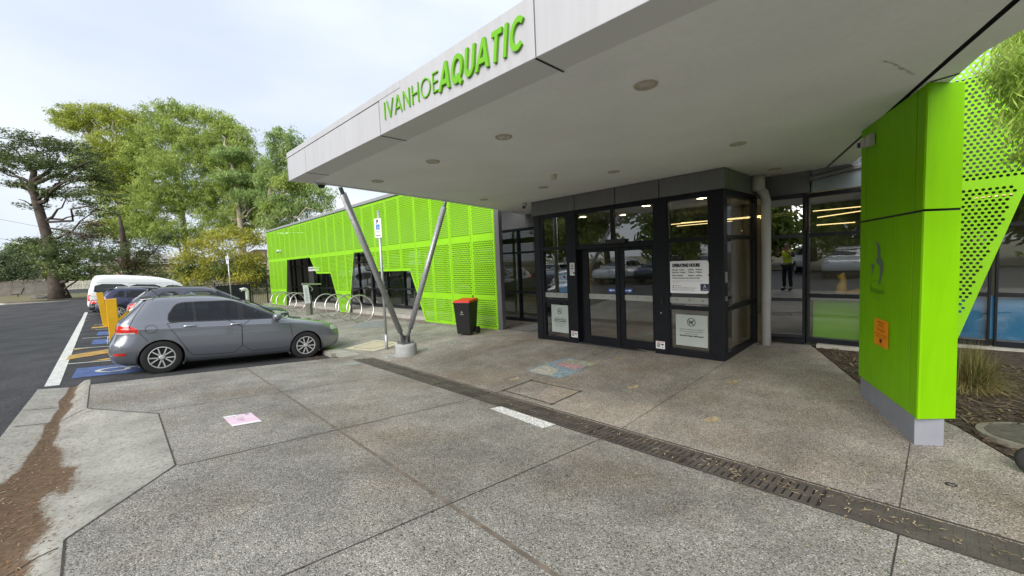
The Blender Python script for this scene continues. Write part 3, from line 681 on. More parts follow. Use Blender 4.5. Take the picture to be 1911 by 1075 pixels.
obj('wall_inside_post', MB().bb(XE+.16, 7.3, 5.30, 5.44, 0, 2.7), M_FRAME, bld)
# lobby right hand return: glass box side
XR2 = 8.63
mb = MB(); ya = YR
mb.bb(XE+.165, XR2-.10, ya-.0, ya+.10, gz(XE, ya)-.02, .19); mb.bb(XE+.165, XR2-.10, ya, ya+.10, .87, .945); mb.bb(XE+.165, XR2-.1, ya, ya+.1, 2.05, 2.12); mb.bb(XE+.165, XR2-.1, ya, ya+.1, 2.75, CEIL); mb.bb(XR2-.1, XR2+.02, ya, ya+.1, .05, CEIL)
f = obj('window', mb, M_FRAME, bld, bevel=.004)
for a, b in ((.19, .87), (.945, 2.05), (2.12, 2.75)): obj('pane', MB().poly([(XE+.165, ya+.04, a), (XR2-.1, ya+.04, a), (XR2-.1, ya+.04, b), (XE+.165, ya+.04, b)]), M_GLASS, f, fix=False)
mb = MB().bb(7.1, XG-.04, 6.46, YL, .02, CEIL); obj('lobby_side', mb, M_FRAME, bld)
# header panels round the lobby
for a, b in ((5.35, 6.585), (4.38, 5.34), (3.49, 4.37), (2.395, 3.48)):
    obj('header_panel', MB().bb(XE-.035, XE+.12, a+.004, b-.004, CEIL+.005, 3.165), M_FASC, bld, bevel=.004)
obj('header_panel', MB().bb(XE+.125, XG-.025, 2.395, 2.5, CEIL+.005, 3.165), M_FASC, bld, bevel=.004)
obj('header_panel', MB().bb(XE+.125, XG-.025, 6.47, 6.585, CEIL+.005, 3.165), M_FASC, bld, bevel=.004)
obj('lobby_ceiling', MB().bb(XE+.17, XG-.03, 2.54, 6.45, 2.86, 2.90), mat('inside ceiling', (.22, .22, .21), .8), bld)
# downpipe
mb = MB(); mb.tube([(8.40, 2.22, gz(8.4, 2.2)), (8.40, 2.22, 2.72), (8.37, 2.25, 2.86), (8.30, 2.30, 2.94)], .078, 18); mb.tube([(8.28, 2.31, 2.90), (8.28, 2.31, 3.165)], .105, 18)
obj('downpipe', mb, M_PIPE, bld, smooth=True)
mb = MB().bb(XE-.022, XE, 3.45, 3.49, .96, 1.08); mb.tube([(XE-.005, 3.47, .99), (XE-.04, 3.47, 1.0), (XE-.04, 3.47, 1.06), (XE-.005, 3.47, 1.07)], .009, 8); obj('lock_pull', mb, M_BLK, bld)
mb = MB().lathe([(0.001, -.01), (.014, -.01), (.014, .0)], (XE, 3.50, .80), 'x', 12); obj('key_switch', mb, M_STEEL, bld)
mb = MB().bb(XE+.06, XE+.13, YR-.008, YR, 1.35, 1.52); mb.bb(XE+.06, XE+.13, YR-.006, YR, 1.05, 1.13); obj('card_reader', mb, M_STEEL, bld)

# ------------------------------------------------------------------ canopy
CZ, CT = 3.17, 3.57
F0 = np.array([1.885, 6.72]); F1 = np.array([2.115, .70]); F2 = np.array([2.19, -1.46])        # front edge of the canopy
can = thing('canopy', 'large white flat entrance canopy with a grey painted underside', 'canopy', (5, 3, CZ))
left = [(1.885, 6.72), (2.75, 6.80), (4.85, 7.27), (6.00, 7.62), (7.2, 8.00), (9.3, 8.72)]
right = [(10.6, 1.78), (2.19, -1.46)]
# outline of the underside, minus a border strip
mb = MB()
inner = [(2.19, 6.60), (2.75, 6.71), (4.85, 7.17), (6.0, 7.50), (7.2, 7.88), (8.62, 8.35), (8.62, 1.41), (4.33, -.01), (2.42, -.66)]
mb.poly([(x, y, CZ) for x, y in inner]); obj('soffit', mb, M_SOFFIT, can, fix=False)
# thin groove, then the border strip
def ring(a, b, z0, z1, m, name):
    mb = MB()
    n = len(a)
    for i in range(n-1): mb.poly([(a[i][0], a[i][1], z0), (a[i+1][0], a[i+1][1], z0), (b[i+1][0], b[i+1][1], z1), (b[i][0], b[i][1], z1)])
    return obj(name, mb, m, can, fix=False)
gl_in = [(2.19, 6.60), (2.75, 6.71), (4.85, 7.17), (6.0, 7.50), (7.2, 7.88), (8.62, 8.35)]
gl_out = [(2.19, 6.635), (2.75, 6.745), (4.85, 7.205), (6.0, 7.535), (7.2, 7.915), (8.62, 8.385)]
out_l = [(2.2, 6.72), (2.75, 6.82), (4.85, 7.30), (6.0, 7.63), (7.2, 8.00), (8.62, 8.46)]
ring(gl_in, gl_out, CZ+.03, CZ+.03, M_GAP, 'groove'); ring(gl_out, out_l, CZ-.001, CZ-.001, M_SOFFIT, 'border_strip')
gr_in = [(8.62, 1.41), (4.33, -.01), (2.42, -.66)]; gr_out = [(8.62, 1.37), (4.34, -.05), (2.42, -.70)]; out_r = [(8.62, .98), (4.90, -.02), (4.12, -.36), (2.3, -1.42)]
ring(gr_in, gr_out, CZ+.03, CZ+.03, M_GAP, 'groove')
ring([(8.62, 1.37), (6.31, .61), (4.34, -.05), (2.42, -.70)], [(8.62, 1.06), (6.45, .40), (4.5, -.16), (2.3, -1.42)], CZ-.001, CZ-.001, M_SOFFIT, 'border_strip')
# front lip: a slightly lower strip behind the fascia
mb = MB(); mb.poly([(1.885, 6.72, CZ-.004), (2.2, 6.72, CZ-.004), (2.19, 6.6, CZ-.004), (2.42, -.66, CZ-.004), (2.3, -1.42, CZ-.004), (2.19, -1.46, CZ-.004)]); obj('front_lip', mb, mat('lip panel', (.72, .73, .74), .7, var=.04, vscale=1), can, fix=False)
def fas(y):  # point on the fascia line
    t = (6.72-y)/(6.72+1.46); return np.array([1.885+t*(2.19-1.885), y])
seams = [6.72, 6.00, 3.94, 1.87, -.25, -1.46]
FH = CT-CZ
for a, b in zip(seams[:-1], seams[1:]):
    p, q = fas(a-.006), fas(b+.006); d = (q-p)/np.linalg.norm(q-p); n = np.array([d[1], -d[0]])
    n = n if n[0] > 0 else -n
    zt = CT-.075 if a > 4 else CT+.0
    mb = MB(); c = [p, q, q+n*.04, p+n*.04]
    mb.prism([(x, y, CZ) for x, y in c], [(x, y, zt) for x, y in c]); obj('fascia_panel', mb, M_WHITE, can, bevel=.003)
mb = MB()
p, q = fas(6.72), fas(3.53); n = np.array([1, .04]); c = [p-n*.004, q-n*.004, q+n*.05, p+n*.05]
mb.prism([(x, y, CT-.068) for x, y in c], [(x, y, CT+.002) for x, y in c]); obj('capping', mb, M_WHITE, can, bevel=.003)
p, q = fas(6.70), fas(-1.44); c = [p+n*.02, q+n*.02, q+n*.06, p+n*.06]
mb = MB().prism([(x, y, CZ+.006) for x, y in c], [(x, y, CT-.02) for x, y in c]); obj('backing', mb, M_GAP, can)
# side fascias and the roof
mb = MB()
for a, b in zip(left[:-1], left[1:]): mb.poly([(a[0], a[1], CZ), (b[0], b[1], CZ), (b[0], b[1], CT-.25), (a[0], a[1], CT-.02)] if a[0] < 2 else [(a[0], a[1], CZ), (b[0], b[1], CZ), (b[0], b[1], CT-.25), (a[0], a[1], CT-.25)])
obj('side_fascia', mb, M_WHITE, can, fix=False)
mb = MB(); rr = [(8.62, .98), (6.45, .40), (4.5, -.16), (2.3, -1.42)]
for a, b in zip(rr[:-1], rr[1:]): mb.poly([(a[0], a[1], CZ-.002), (b[0], b[1], CZ-.002), (b[0], b[1], CT-.03), (a[0], a[1], CT-.03)])
obj('side_fascia', mb, M_WHITE, can, fix=False)
mb = MB(); rf = [(1.95, 6.66), (2.75, 6.77), (4.85, 7.24), (7.2, 7.95), (8.6, 8.40), (8.6, 1.10), (4.6, -.18), (2.25, -1.40)]
mb.prism([(x, y, CZ+.06) for x, y in rf], [(x, y, CT-.30) for x, y in rf]); obj('canopy_roof', mb, M_FASC, can)
# seams in the lip
for y in seams[1:-1]:
    mb = MB(); p = fas(y); mb.poly([(p[0]-.002, p[1]-.008, CZ-.008), (p[0]+.30, p[1]-.008+.01, CZ-.008), (p[0]+.30, p[1]+.018, CZ-.008), (p[0]-.002, p[1]+.008, CZ-.008)]); obj('seam', mb, M_GAP, can, fix=False)
# joint where the pillar meets the canopy
mb = MB(); mb.poly([(4.915, .11, CZ-.006), (4.945, .12, CZ-.006), (4.905, -.045, CZ-.006), (4.875, -.055, CZ-.006)]); obj('seam', mb, M_GAP, can, fix=False)
# stained patches / cracks in the soffit paint
M_STAIN = mat('soffit stain', (.52, .49, .42), .8, var=.3, vscale=12)
mb = MB()
for (x, y, l, a, wd) in ((4.35, .26, .55, 2.9, .022), (7.3, 1.35, .7, 2.9, .012), (8.0, 1.65, .25, 2.7, .02)):
    pts = [(x+l*(t-.5)*math.cos(a)+.006*mnoise.noise((t*4, x, y)), y+l*(t-.5)*math.sin(a)+.012*mnoise.noise((t*3, y, x))) for t in np.linspace(0, 1, 14)]
    for (p, q), k in zip(zip(pts[:-1], pts[1:]), range(13)):
        ww = wd*(.3+.7*abs(mnoise.noise((k*1.3, x, 2)))*2)
        mb.poly([(p[0], p[1]-ww/2, CZ-.005), (q[0], q[1]-ww/2, CZ-.005), (q[0], q[1]+ww/2, CZ-.005), (p[0], p[1]+ww/2, CZ-.005)])
obj('paint_crack', mb, mat('cracked paint', (.68, .66, .62), .9, var=.4, vscale=20), can, fix=False)
# downlights: rim, glass
M_RIM = mat('downlight rim', (.50, .45, .36), .5, var=.15, vscale=20)
M_LENS = mat('downlight lens', (.55, .55, .52), .15, spec=.7)
for (x, y, r) in ((3.06, 1.63, .07), (3.05, 3.26, .07), (3.0, 4.56, .07), (2.97, 6.08, .07), (5.62, 1.79, .072), (5.67, 3.59, .072), (5.70, 5.09, .072), (5.65, 6.74, .072), (7.89, 1.96, .072), (8.5, 2.1, .06), (4.33, -.75, .08)):
    if (x, y) == (4.33, -.75): continue
    mb = MB().lathe([(r+.022, 0.0), (r+.018, -.010), (r, -.012), (r-.004, .0), (r-.018, .05)], (x, y, CZ-.002), 'z', 28); d = obj('downlight', mb, M_RIM, can, smooth=True)
    mb = MB().lathe([(.001, -.022), (r*.45, -.018), (r*.8, -.004), (r-.012, .02)], (x, y, CZ+.008), 'z', 24); obj('lens', mb, M_LENS, d, smooth=True)
    mb = MB(); 
    a_ = np.linspace(0, 2*math.pi, 25)[:-1]
    mb.poly([(x+.012+(r*1.2+.03*mnoise.noise((x, math.cos(c), math.sin(c))))*math.cos(c), y-.012+(r*1.2+.03*mnoise.noise((y, math.cos(c), math.sin(c))))*math.sin(c), CZ-.0015) for c in reversed(a_)]); obj('stain', mb, M_STAIN if x in (3.06, 5.62, 7.89) else M_SOFFIT, d, fix=False)
mb = MB().lathe([(.001, -.075), (.035, -.075), (.045, -.06), (.048, -.012), (.06, -.01), (.06, 0)], (5.02, 4.26, CZ), 'z', 20); obj('smoke_sensor', mb, mat('sensor white', (.62, .58, .50), .5), can, smooth=True)

# letters on the fascia
sg = thing('building_sign', 'raised lime green capital letters along the white canopy fascia', 'sign', (2.0, 2.9, 3.3))
dvec = np.array([F2[0]-F0[0], F2[1]-F0[1], 0]); dvec /= np.linalg.norm(dvec)
GLY = {'I': (.2, [[(.1, 0), (.1, 1)]]), 'V': (.72, [[(.0, 1), (.36, 0)], [(.36, 0), (.72, 1)]]), 'A': (.76, [[(0, 0), (.38, 1)], [(.38, 1), (.76, 0)], [(.15, .29), (.61, .29)]]),
       'N': (.76, [[(.06, 0), (.06, 1)], [(.06, 1), (.70, 0)], [(.70, 0), (.70, 1)]]), 'H': (.74, [[(.06, 0), (.06, 1)], [(.68, 0), (.68, 1)], [(.06, .52), (.68, .52)]]), 'E': (.52, [[(.06, 0), (.06, 1)], [(.06, .955), (.52, .955)], [(.06, .52), (.48, .52)], [(.06, .045), (.52, .045)]]),
       'O': (.92, [[(.46+.43*math.cos(t), .5+.46*math.sin(t)) for t in np.linspace(0, 2*math.pi, 33)]]), 'Q': (.86, [[(.42+.35*math.cos(t), .5+.42*math.sin(t)) for t in np.linspace(0, 2*math.pi, 33)], [(.46, .27), (.84, -.06)]]),
       'U': (.72, [[(.09, 1), (.09, .36)]+[(.35+.26*math.cos(t), .36+.28*math.sin(t)) for t in np.linspace(math.pi, 2*math.pi, 13)]+[(.61, .36), (.61, 1)]]), 'T': (.64, [[(0, .905), (.64, .905)], [(.32, .85), (.32, 0)]]),
       'C': (.72, [[(.44+.35*math.cos(t), .5+.41*math.sin(t)) for t in np.linspace(R(48), R(312), 25)]])}
def word(txt, y_start, y_end, z0, hgt, wd, shear, gap, depth, m):
    tot = sum(GLY[c][0] for c in txt)+gap*(len(txt)-1); k = (y_start-y_end)/(tot+shear); u0 = 0
    for ch in txt:
        w_, strokes = GLY[ch]; mb = MB()
        def P(u, v, d):
            fx = fas(y_start-(u0+u+shear*v)*k); return (fx[0]-.004-d, fx[1], z0+v*hgt)
        for q, st in enumerate(strokes):
            L_, Rr = [], []
            closed = st[0] == st[-1] or math.dist(st[0], st[-1]) < 1e-6
            n = len(st)
            for i in range(n):
                a = st[i-1] if i else (st[-2] if closed else st[0]); b = st[i+1] if i < n-1 else (st[1] if closed else st[-1]); dx, dy = b[0]-a[0], b[1]-a[1]; l = math.hypot(dx, dy)
                if n == 2:
                    if abs(dy) > abs(dx)*.8: o = (wd/2*l/abs(dy), 0) if dy > 0 else (-wd/2*l/abs(dy), 0); o = (-o[0], 0)
                    else: o = (0, wd/2*(1 if dx > 0 else -1))
                    if n == 2 and ch == 'Q': o = (-dy/l*wd/2, dx/l*wd/2)
                else: o = (-dy/l*wd/2, dx/l*wd/2)
                L_.append((st[i][0]+o[0], st[i][1]+o[1])); Rr.append((st[i][0]-o[0], st[i][1]-o[1]))
            dd = depth+q*.0012
            for i in range(n-1): mb.prism([P(*x, .0) for x in (L_[i], L_[i+1], Rr[i+1], Rr[i])], [P(*x, dd) for x in (L_[i], L_[i+1], Rr[i+1], Rr[i])])
        obj('letter', mb, m, sg)
        u0 += w_+gap
M_SIGN = mat('sign green', (.15, .42, .02), .5, spec=.2)
word('IVANHOE', 3.83, 2.925, 3.285, .165, .066, 0.0, .20, .010, M_SIGN)
word('AQUATIC', 2.90, 1.945, 3.262, .215, .175, .20, .17, .017, M_SIGN)

# ------------------------------------------------------------------ V column
vc = thing('canopy_strut_column', 'galvanised steel V shaped strut column on a round concrete footing', 'column', (4.39, 8.14, gz(4.39, 8.14)))
gzf = gz(4.39, 8.14)
mb = MB().lathe([(0.001, .26), (.205, .26), (.225, .245), (.232, .2), (.236, -.05)], (4.39, 8.14, gzf), 'z', 40); obj('footing', mb, mat('painted concrete footing', (.36, .37, .37), .75, var=.12, vscale=7, bump=.1, bscale=40), vc, smooth=True)
top_ = gzf+.26
mb = MB().bb(4.39-.11, 4.39+.11, 8.14-.015, 8.14+.015, top_, top_+.17); mb.bb(4.39-.015, 4.39+.015, 8.14-.1, 8.14+.1, top_+.001, top_+.17); mb.bb(4.39-.14, 4.39+.14, 8.14-.14, 8.14+.14, top_, top_+.018)
for sx in (-1, 1):
    for sy in (-1, 1): mb.lathe([(.001, .05), (.012, .05), (.012, 0)], (4.39+sx*.115, 8.14+sy*.115, top_+.018), 'z', 8)
obj('bracket', mb, mat('bracket grey', (.16, .165, .17), .5, metal=.4), vc, bevel=.003)
for sx, tp in ((-1, (2.72, 6.93, CZ+.02)), (1, (5.20, 7.50, CZ+.02))):
    b0 = Vector((4.39+sx*.05, 8.14, top_+.10)); tpv = Vector(tp); d = (tpv-b0).normalized()
    L0 = (tpv-b0).length
    mb = MB(); mb.tube([b0+d*.24, b0+d*(L0-.12)], .058, 20); o = obj('strut', mb, M_GALV, vc, smooth=True)
    mb = MB(); mb.tube([b0+d*.02, b0+d*.24], .034, 14); mb.tube([b0+d*.235, b0+d*.25], .062, 20); mb.tube([b0+d*(L0-.13), b0+d*(L0+.0)], .034, 12); obj('strut_end', mb, mat('bracket grey', (.16, .165, .17), .5, metal=.4), o, smooth=False)

# ------------------------------------------------------------------ green pillar
pl = thing('green_pillar', 'wide lime green clad pillar with bird emblem on a grey plinth', 'pillar', (5.6, .3, gz(5.6, .3)))
PA, PK, PR, PB = (6.315, .695), (4.985, .145), (5.200, -.085), (6.47, .44)
PLN = 1.32
def lerp2(a, b, t): return (a[0]+(b[0]-a[0])*t, a[1]+(b[1]-a[1])*t)
pd = np.array([PA[0]-PK[0], PA[1]-PK[1], 0]); PLEN = np.linalg.norm(pd); pd /= PLEN       # from the corner K towards A
mb = MB(); pq = [(6.30, .675), (5.05, .165), (5.165, -.02), (6.40, .48)]
mb.prism([(x, y, gz(x, y)-.02) for x, y in pq], [(x, y, .32) for x, y in pq]); obj('plinth', mb, M_GREYPAINT, pl, bevel=.006)
mb = MB(); core = [lerp2(PA, PB, .06), lerp2(PK, PR, .06), lerp2(PR, PK, .06), lerp2(PB, PA, .06)]
cx_, cy_ = 5.75, .30
core = [(cx_+(x-cx_)*.985, cy_+(y-cy_)*.985) for x, y in (PA, PK, PR, PB)]
mb.prism([(x, y, .33) for x, y in core], [(x, y, CZ-.02) for x, y in core]); obj('core', mb, M_GAP, pl)
def clad(a, b, t0, t1, z0, z1, th=.02):
    # the front corner leans out a little towards its top
    rings_ = []
    for z in (z0, z1):
        kz = lambda P: (P[0]-.055*(z-.3)/2.86, P[1]-.023*(z-.3)/2.86) if P == PK else P
        p, q = np.array(lerp2(kz(a), kz(b), t0)), np.array(lerp2(kz(a), kz(b), t1)); d = (q-p)/np.linalg.norm(q-p); n = np.array([-d[1], d[0]])
        c = np.array([cx_, cy_]); n = n if n@(c-p) > 0 else -n
        rings_.append([(x, y, z) for x, y in (p, q, q+n*th, p+n*th)])
    mb = MB().prism(rings_[0], rings_[1]); return obj('clad_panel', mb, M_LIMED, pl, bevel=.002)
for z0, z1 in ((.30, 2.115), (2.135, 3.168)):
    clad(PK, PA, .001, .118, z0, z1); clad(PK, PA, .125, .885, z0, z1); clad(PK, PA, .892, .999, z0, z1)
    clad(PK, PR, .0, 1.0, z0, z1); clad(PR, PB, .0, 1.0, z0, z1); clad(PA, PB, .0, 1.0, z0, z1)
# emblem and words: coordinates along the wide face, measured from A towards the corner so that they read left to right
n_out = np.array([-pd[1], pd[0], 0]);
n_out = n_out if n_out[0] < 0 or n_out[1] > 0 else -n_out
A0 = np.array([PA[0], PA[1], 0.])
def pf(u, v, w=0.0): return A0 - pd*u + np.array([0, 0, v]) + n_out*(.004+w)
M_EMB = mat('slate emblem', (.14, .19, .15), .5); M_EMB2 = mat('dark green lettering', (.13, .33, .005), .5)
mb = MB()
def S(px, py):  # emblem sketch grid -> face coordinates
    return (.30+(px-100)/300*.40, 1.88-(py-80)/560*.42)
body = [(200, 80), (260, 85), (300, 120), (315, 180), (312, 280), (350, 320), (375, 380), (375, 460), (360, 540), (330, 620), (275, 720), (300, 620), (318, 520), (318, 440), (290, 400), (240, 370), (240, 330), (262, 290), (262, 200), (245, 120)]
for tri in (body,): mb.poly([pf(*S(x, y)) for x, y in tri])
mb.poly([pf(*S(x, y)) for x, y in [(105, 408), (210, 392), (185, 470), (145, 590), (158, 450), (150, 425)]])
obj('emblem', mb, M_EMB, pl, fix=False)
mb = MB(); stroke(mb, pf, [S(x, y) for x, y in [(100, 715), (140, 670), (190, 640), (250, 628), (310, 645), (360, 680), (410, 735)]], .008, .001); obj('emblem_arc', mb, M_EMB2, pl, fix=False)
mb = MB(); text_into(mb, 'Banyule', .095, lambda u, v, w: pf(.335+u, 1.335+v, .001), fitw=.37); text_into(mb, 'CITY COUNCIL', .03, lambda u, v, w: pf(.42+u, 1.275+v, .001), fitw=.2); obj('emblem_words', mb, M_EMB2, pl, fix=False)
mb = MB(); p = pf(-.01, 0); mb.box((pf(.27, 2.98, .05)), (.09, .05, .09), Matrix.Rotation(math.atan2(pd[1], pd[0]), 3, 'Z')); mb.box((pf(.37, 2.98, .03)), (.11, .05, .12), Matrix.Rotation(math.atan2(pd[1], pd[0]), 3, 'Z')); 
t = thing('wall_sensor_box', 'small pale grey twin box fixed high on the green pillar under the canopy', 'junction box', tuple(pf(.3, 2.95, .04))); obj('casing', mb, M_PIPE, t, bevel=.006)
mb = MB().box(pf(.215, 2.97, .07), (.035, .05, .05), Matrix.Rotation(math.atan2(pd[1], pd[0]), 3, 'Z')); obj('sensor_eye', mb, mat('sensor blue', (.03, .04, .12), .2), t)
# orange notice
t = thing('orange_notice', 'orange printed notice fixed to the wide face of the green pillar', 'notice', tuple(pf(.68, .93)))
mb = MB(); mb.poly([pf(.475+x, .785+y, .003) for x, y in rrect(.36, .285, .02)]); obj('sheet', mb, mat('orange plastic', (.95, .33, .004), .4), t, fix=False)
mb = MB(); C_ = .655
for txt, zz, sz, fw in (('Aboriginal', 1.030, .028, .15), ('custodians', .998, .028, .15), ('of this land are acknowledged', .905, .02, .32), ('with respect', .878, .02, .24), ('www.banyule.vic.gov.au', .80, .012, .17)):
    text_into(mb, txt, sz, lambda u, v, w, zz=zz, fw=fw: pf(C_-fw/2+u, zz+v, .006), fitw=fw)
mb.poly([pf(C_-.03, .825, .006), pf(C_+.03, .825, .006), pf(C_+.03, .865, .006), pf(C_-.03, .865, .006)])
obj('print', mb, mat('brown ink', (.10, .03, .005), .6), t, fix=False)
mb = MB(); text_into(mb, 'Wurundjeri', .05, lambda u, v, w: pf(C_-.10+u, .945+v, .006), fitw=.20); obj('heading', mb, mat('red ink', (.45, .05, .008), .6), t, fix=False)

# ------------------------------------------------------------------ perforated screens
def clip_poly(poly, x0, x1):
    def cl(P, side, lim):
        out = []
        for i in range(len(P)):
            a, b = P[i-1], P[i]; ia = (a[0]-lim)*side >= -1e-9; ib = (b[0]-lim)*side >= -1e-9
            if ia != ib: t = (lim-a[0])/(b[0]-a[0]); out.append((lim, a[1]+t*(b[1]-a[1])))
            if ib: out.append(b)
        return out
    P = cl(poly, 1, x0)
    return cl(P, -1, x1) if len(P) > 2 else []
def segd(p, a, b):
    ax, ay = a; bx, by = b; dx, dy = bx-ax, by-ay; l2 = dx*dx+dy*dy or 1e-9
    t = max(0, min(1, ((p[0]-ax)*dx+(p[1]-ay)*dy)/l2)); return math.hypot(p[0]-ax-t*dx, p[1]-ay-t*dy)
def perforate(mb, poly, x, pitch, r, edges, margin, sides=6, depth=0.0, seams=()):
    """tile a convex (y, z) polygon with hexagonal cells; a round hole in every cell that is clear of the given edges"""
    area = sum(poly[i-1][0]*poly[i][1]-poly[i][0]*poly[i-1][1] for i in range(len(poly)))
    P = poly if area > 0 else poly[::-1]; n = len(P)
    def inside(p): return min(((P[i][0]-P[i-1][0])*(p[1]-P[i-1][1])-(P[i][1]-P[i-1][1])*(p[0]-P[i-1][0]))/(math.hypot(P[i][0]-P[i-1][0], P[i][1]-P[i-1][1]) or 1e-9) for i in range(n))
    def fit(p):
        for _ in range(2):
            for i in range(n):
                ax, ay = P[i-1]; dx, dy = P[i][0]-ax, P[i][1]-ay; l = math.hypot(dx, dy)
                if l < 1e-7: continue
                s = (dx*(p[1]-ay)-dy*(p[0]-ax))/l
                if s < 0: p = (p[0]+dy/l*s, p[1]-dx/l*s) if False else (p[0]-(-dy/l)*s, p[1]-(dx/l)*s)
        return p
    y0 = min(p[0] for p in P); y1 = max(p[0] for p in P); z0 = min(p[1] for p in P); z1 = max(p[1] for p in P)
    R6 = pitch/math.sqrt(3); rowh = pitch*math.sqrt(3)/2
    j0 = int(math.floor((z0-pitch)/rowh)); j1 = int(math.ceil((z1+pitch)/rowh)); i0 = int(math.floor((y0-pitch)/pitch)); i1 = int(math.ceil((y1+pitch)/pitch))
    for j in range(j0, j1+1):
        for i in range(i0, i1+1):
            c = (i*pitch+(pitch/2 if j % 2 else 0), j*rowh); di = inside(c)
            if di < -R6: continue
            hx = [(c[0]+R6*math.cos(R(30+60*k)), c[1]+R6*math.sin(R(30+60*k))) for k in range(6)]
            if di < R6*1.01: hx = [fit(h) for h in hx]
            hole = di > 0 and min(segd(c, a, b) for a, b in edges) > margin and all(abs(c[0]-s) > .062 for s in seams)
            if not hole:
                mb.poly([(x, h[0], h[1]) for h in hx]); continue
            k0 = len(mb.v)
            if sides == 6:
                mb.v += [(x, h[0], h[1]) for h in hx]+[(x, c[0]+r*math.cos(R(30+60*k)), c[1]+r*math.sin(R(30+60*k))) for k in range(6)]
                for k in range(6): mb.f.append((k0+k, k0+(k+1) % 6, k0+6+(k+1) % 6, k0+6+k))
            else:
                ou = []
                for k in range(6): ou += [hx[k], ((hx[k][0]+hx[(k+1) % 6][0])/2, (hx[k][1]+hx[(k+1) % 6][1])/2)]
                mb.v += [(x, h[0], h[1]) for h in ou]+[(x, c[0]+r*math.cos(R(30+30*k)), c[1]+r*math.sin(R(30+30*k))) for k in range(12)]+[(x+depth, c[0]+r*math.cos(R(30+30*k)), c[1]+r*math.sin(R(30+30*k))) for k in range(12)]
                for k in range(12):
                    k2 = (k+1) % 12
                    mb.f.append((k0+k, k0+k2, k0+12+k2, k0+12+k)); mb.f.append((k0+12+k, k0+12+k2, k0+24+k2, k0+24+k))
sc = thing('perforated_screen', 'long lime green perforated metal screen wall with angular cut out openings', 'screen', (7.33, 20, gz(7.33, 20)))
XS = 7.33
bot = lambda y: -.03-.0168*(y-8.4)
b2 = lambda y: .86-.0134*(y-8.4)
UP = [(32.1, 2.5), (8.38, 2.5), (8.38, top_z(8.38)), (32.1, top_z(32.1))]
LOW = [[(32.1, 2.5), (27.74, 2.5), (28.6, bot(28.6)), (32.1, bot(32.1))],
       [(23.52, 2.5), (17.68, 2.5), (17.99, 1.61), (22.61, 1.61)], [(20.62, 1.61), (17.99, 1.61), (18.59, bot(18.6)), (19.63, bot(19.6))],
       [(16.4, 2.5), (8.38, 2.5), (8.38, 1.65), (15.48, 1.65)], [(12.96, 1.65), (8.38, 1.65), (8.38, bot(8.4)), (12.1, bot(12.1))]]
EDG = [((32.1, bot(32)), (32.1, 4.5)), ((8.38, -.1), (8.38, 4.4)), ((8.38, top_z(8.4)), (32.1, top_z(32.1))), ((8, 2.52), (33, 2.52)), ((8, b2(8)), (33, b2(33))),
       ((27.74, 2.5), (28.6, bot(28.6))), ((28.6, bot(28.6)), (32.1, bot(32.1))), ((23.52, 2.5), (22.61, 1.61)), ((22.61, 1.61), (20.62, 1.61)), ((20.62, 1.61), (19.63, bot(19.6))), ((19.63, bot(19.6)), (18.59, bot(18.6))), ((17.68, 2.5), (18.59, bot(18.6))),
       ((16.4, 2.5), (15.48, 1.65)), ((15.48, 1.65), (12.96, 1.65)), ((12.96, 1.65), (12.1, bot(12.1))), ((12.1, bot(12.1)), (8.38, bot(8.4)))]
NP = 23; PW = (32.1-8.38)/NP
for k in range(NP):
    y0, y1 = 8.38+k*PW+.006, 8.38+(k+1)*PW-.006; mb = MB()
    ed = EDG; sm = (y0, y1)
    for P in [UP]+LOW:
        c = clip_poly(P, y0, y1)
        if len(c) > 2: perforate(mb, c, XS, .068, .0228, ed, .078, seams=sm)
    obj('screen_panel', mb, M_LIME, sc, fix=False)
mb = MB()
for k in range(NP+1):
    y = 8.38+k*PW
    if 28 < y or y < 12.3 or 18.2 < y < 19.6: z0 = bot(y)+.05
    elif y < 15.4 or 17.7 < y < 22.5: z0 = 1.68
    else: z0 = 2.52
    mb.bb(XS+.012, XS+.05, y-.018, y+.018, z0, top_z(y)-.02)
mb.bb(XS+.012, XS+.05, 8.4, 32.1, 2.48, 2.56)
obj('support_rail', mb, M_LIME, sc)
obj('screen_post', MB().bb(XS+.004, XS+.13, 8.20, 8.372, -.03, 3.3), mat('dark grey steel', (.10, .10, .105), .5), sc, bevel=.004)
mb = MB()
for (ya, za, yb, zb_) in ((28.6, bot(28.6), 27.74, 2.5), (19.63, bot(19.6), 20.62, 1.61), (18.59, bot(18.6), 17.68, 2.5), (12.1, bot(12.1), 12.96, 1.65)): mb.tube([(XS+.06, ya, za), (XS+.06, yb, zb_)], .03, 4)
obj('edge_trim', mb, mat('dark grey steel', (.10, .10, .105), .5), sc)
# right hand screen
sr = thing('perforated_screen', 'lime green perforated metal screen tapering down behind the green pillar', 'screen', (7.3, -1, .2))
XR_ = 8.9
UPR = [(.88, 2.60), (-6, 2.60), (-6, 4.75), (.88, 4.75)]; LEG = [(.88, 2.60), (-.745, 2.60), (-.075, .15), (.45, .15)]
EDR = [((.88, 2.60), (.88, 4.75)), ((.88, 4.75), (-6, 4.75)), ((-2, 2.64), (2, 2.64)), ((-.745, 2.60), (-.075, .15)), ((.88, 2.60), (.45, .15)), ((-6, 2.60), (-.745, 2.60)), ((.45, .15), (-.075, .15))]
for a, b in ((-6, -1.56), (-1.55, .88)):
    mb = MB()
    for P in (UPR, LEG):
        c = clip_poly(P, a, b)
        if len(c) > 2: perforate(mb, c, XR_, .063, .0198, EDR, .075, 12, .005)
    obj('screen_panel', mb, M_LIME, sr, fix=False)
mb = MB(); mb.tube([(XR_+.05, -.06, .15), (XR_+.05, -.71, 2.60)], .02, 4); mb.bb(XR_+.02, XR_+.06, -1.58, -1.54, 2.60, 4.7); obj('support_rail', mb, M_LIME, sr)
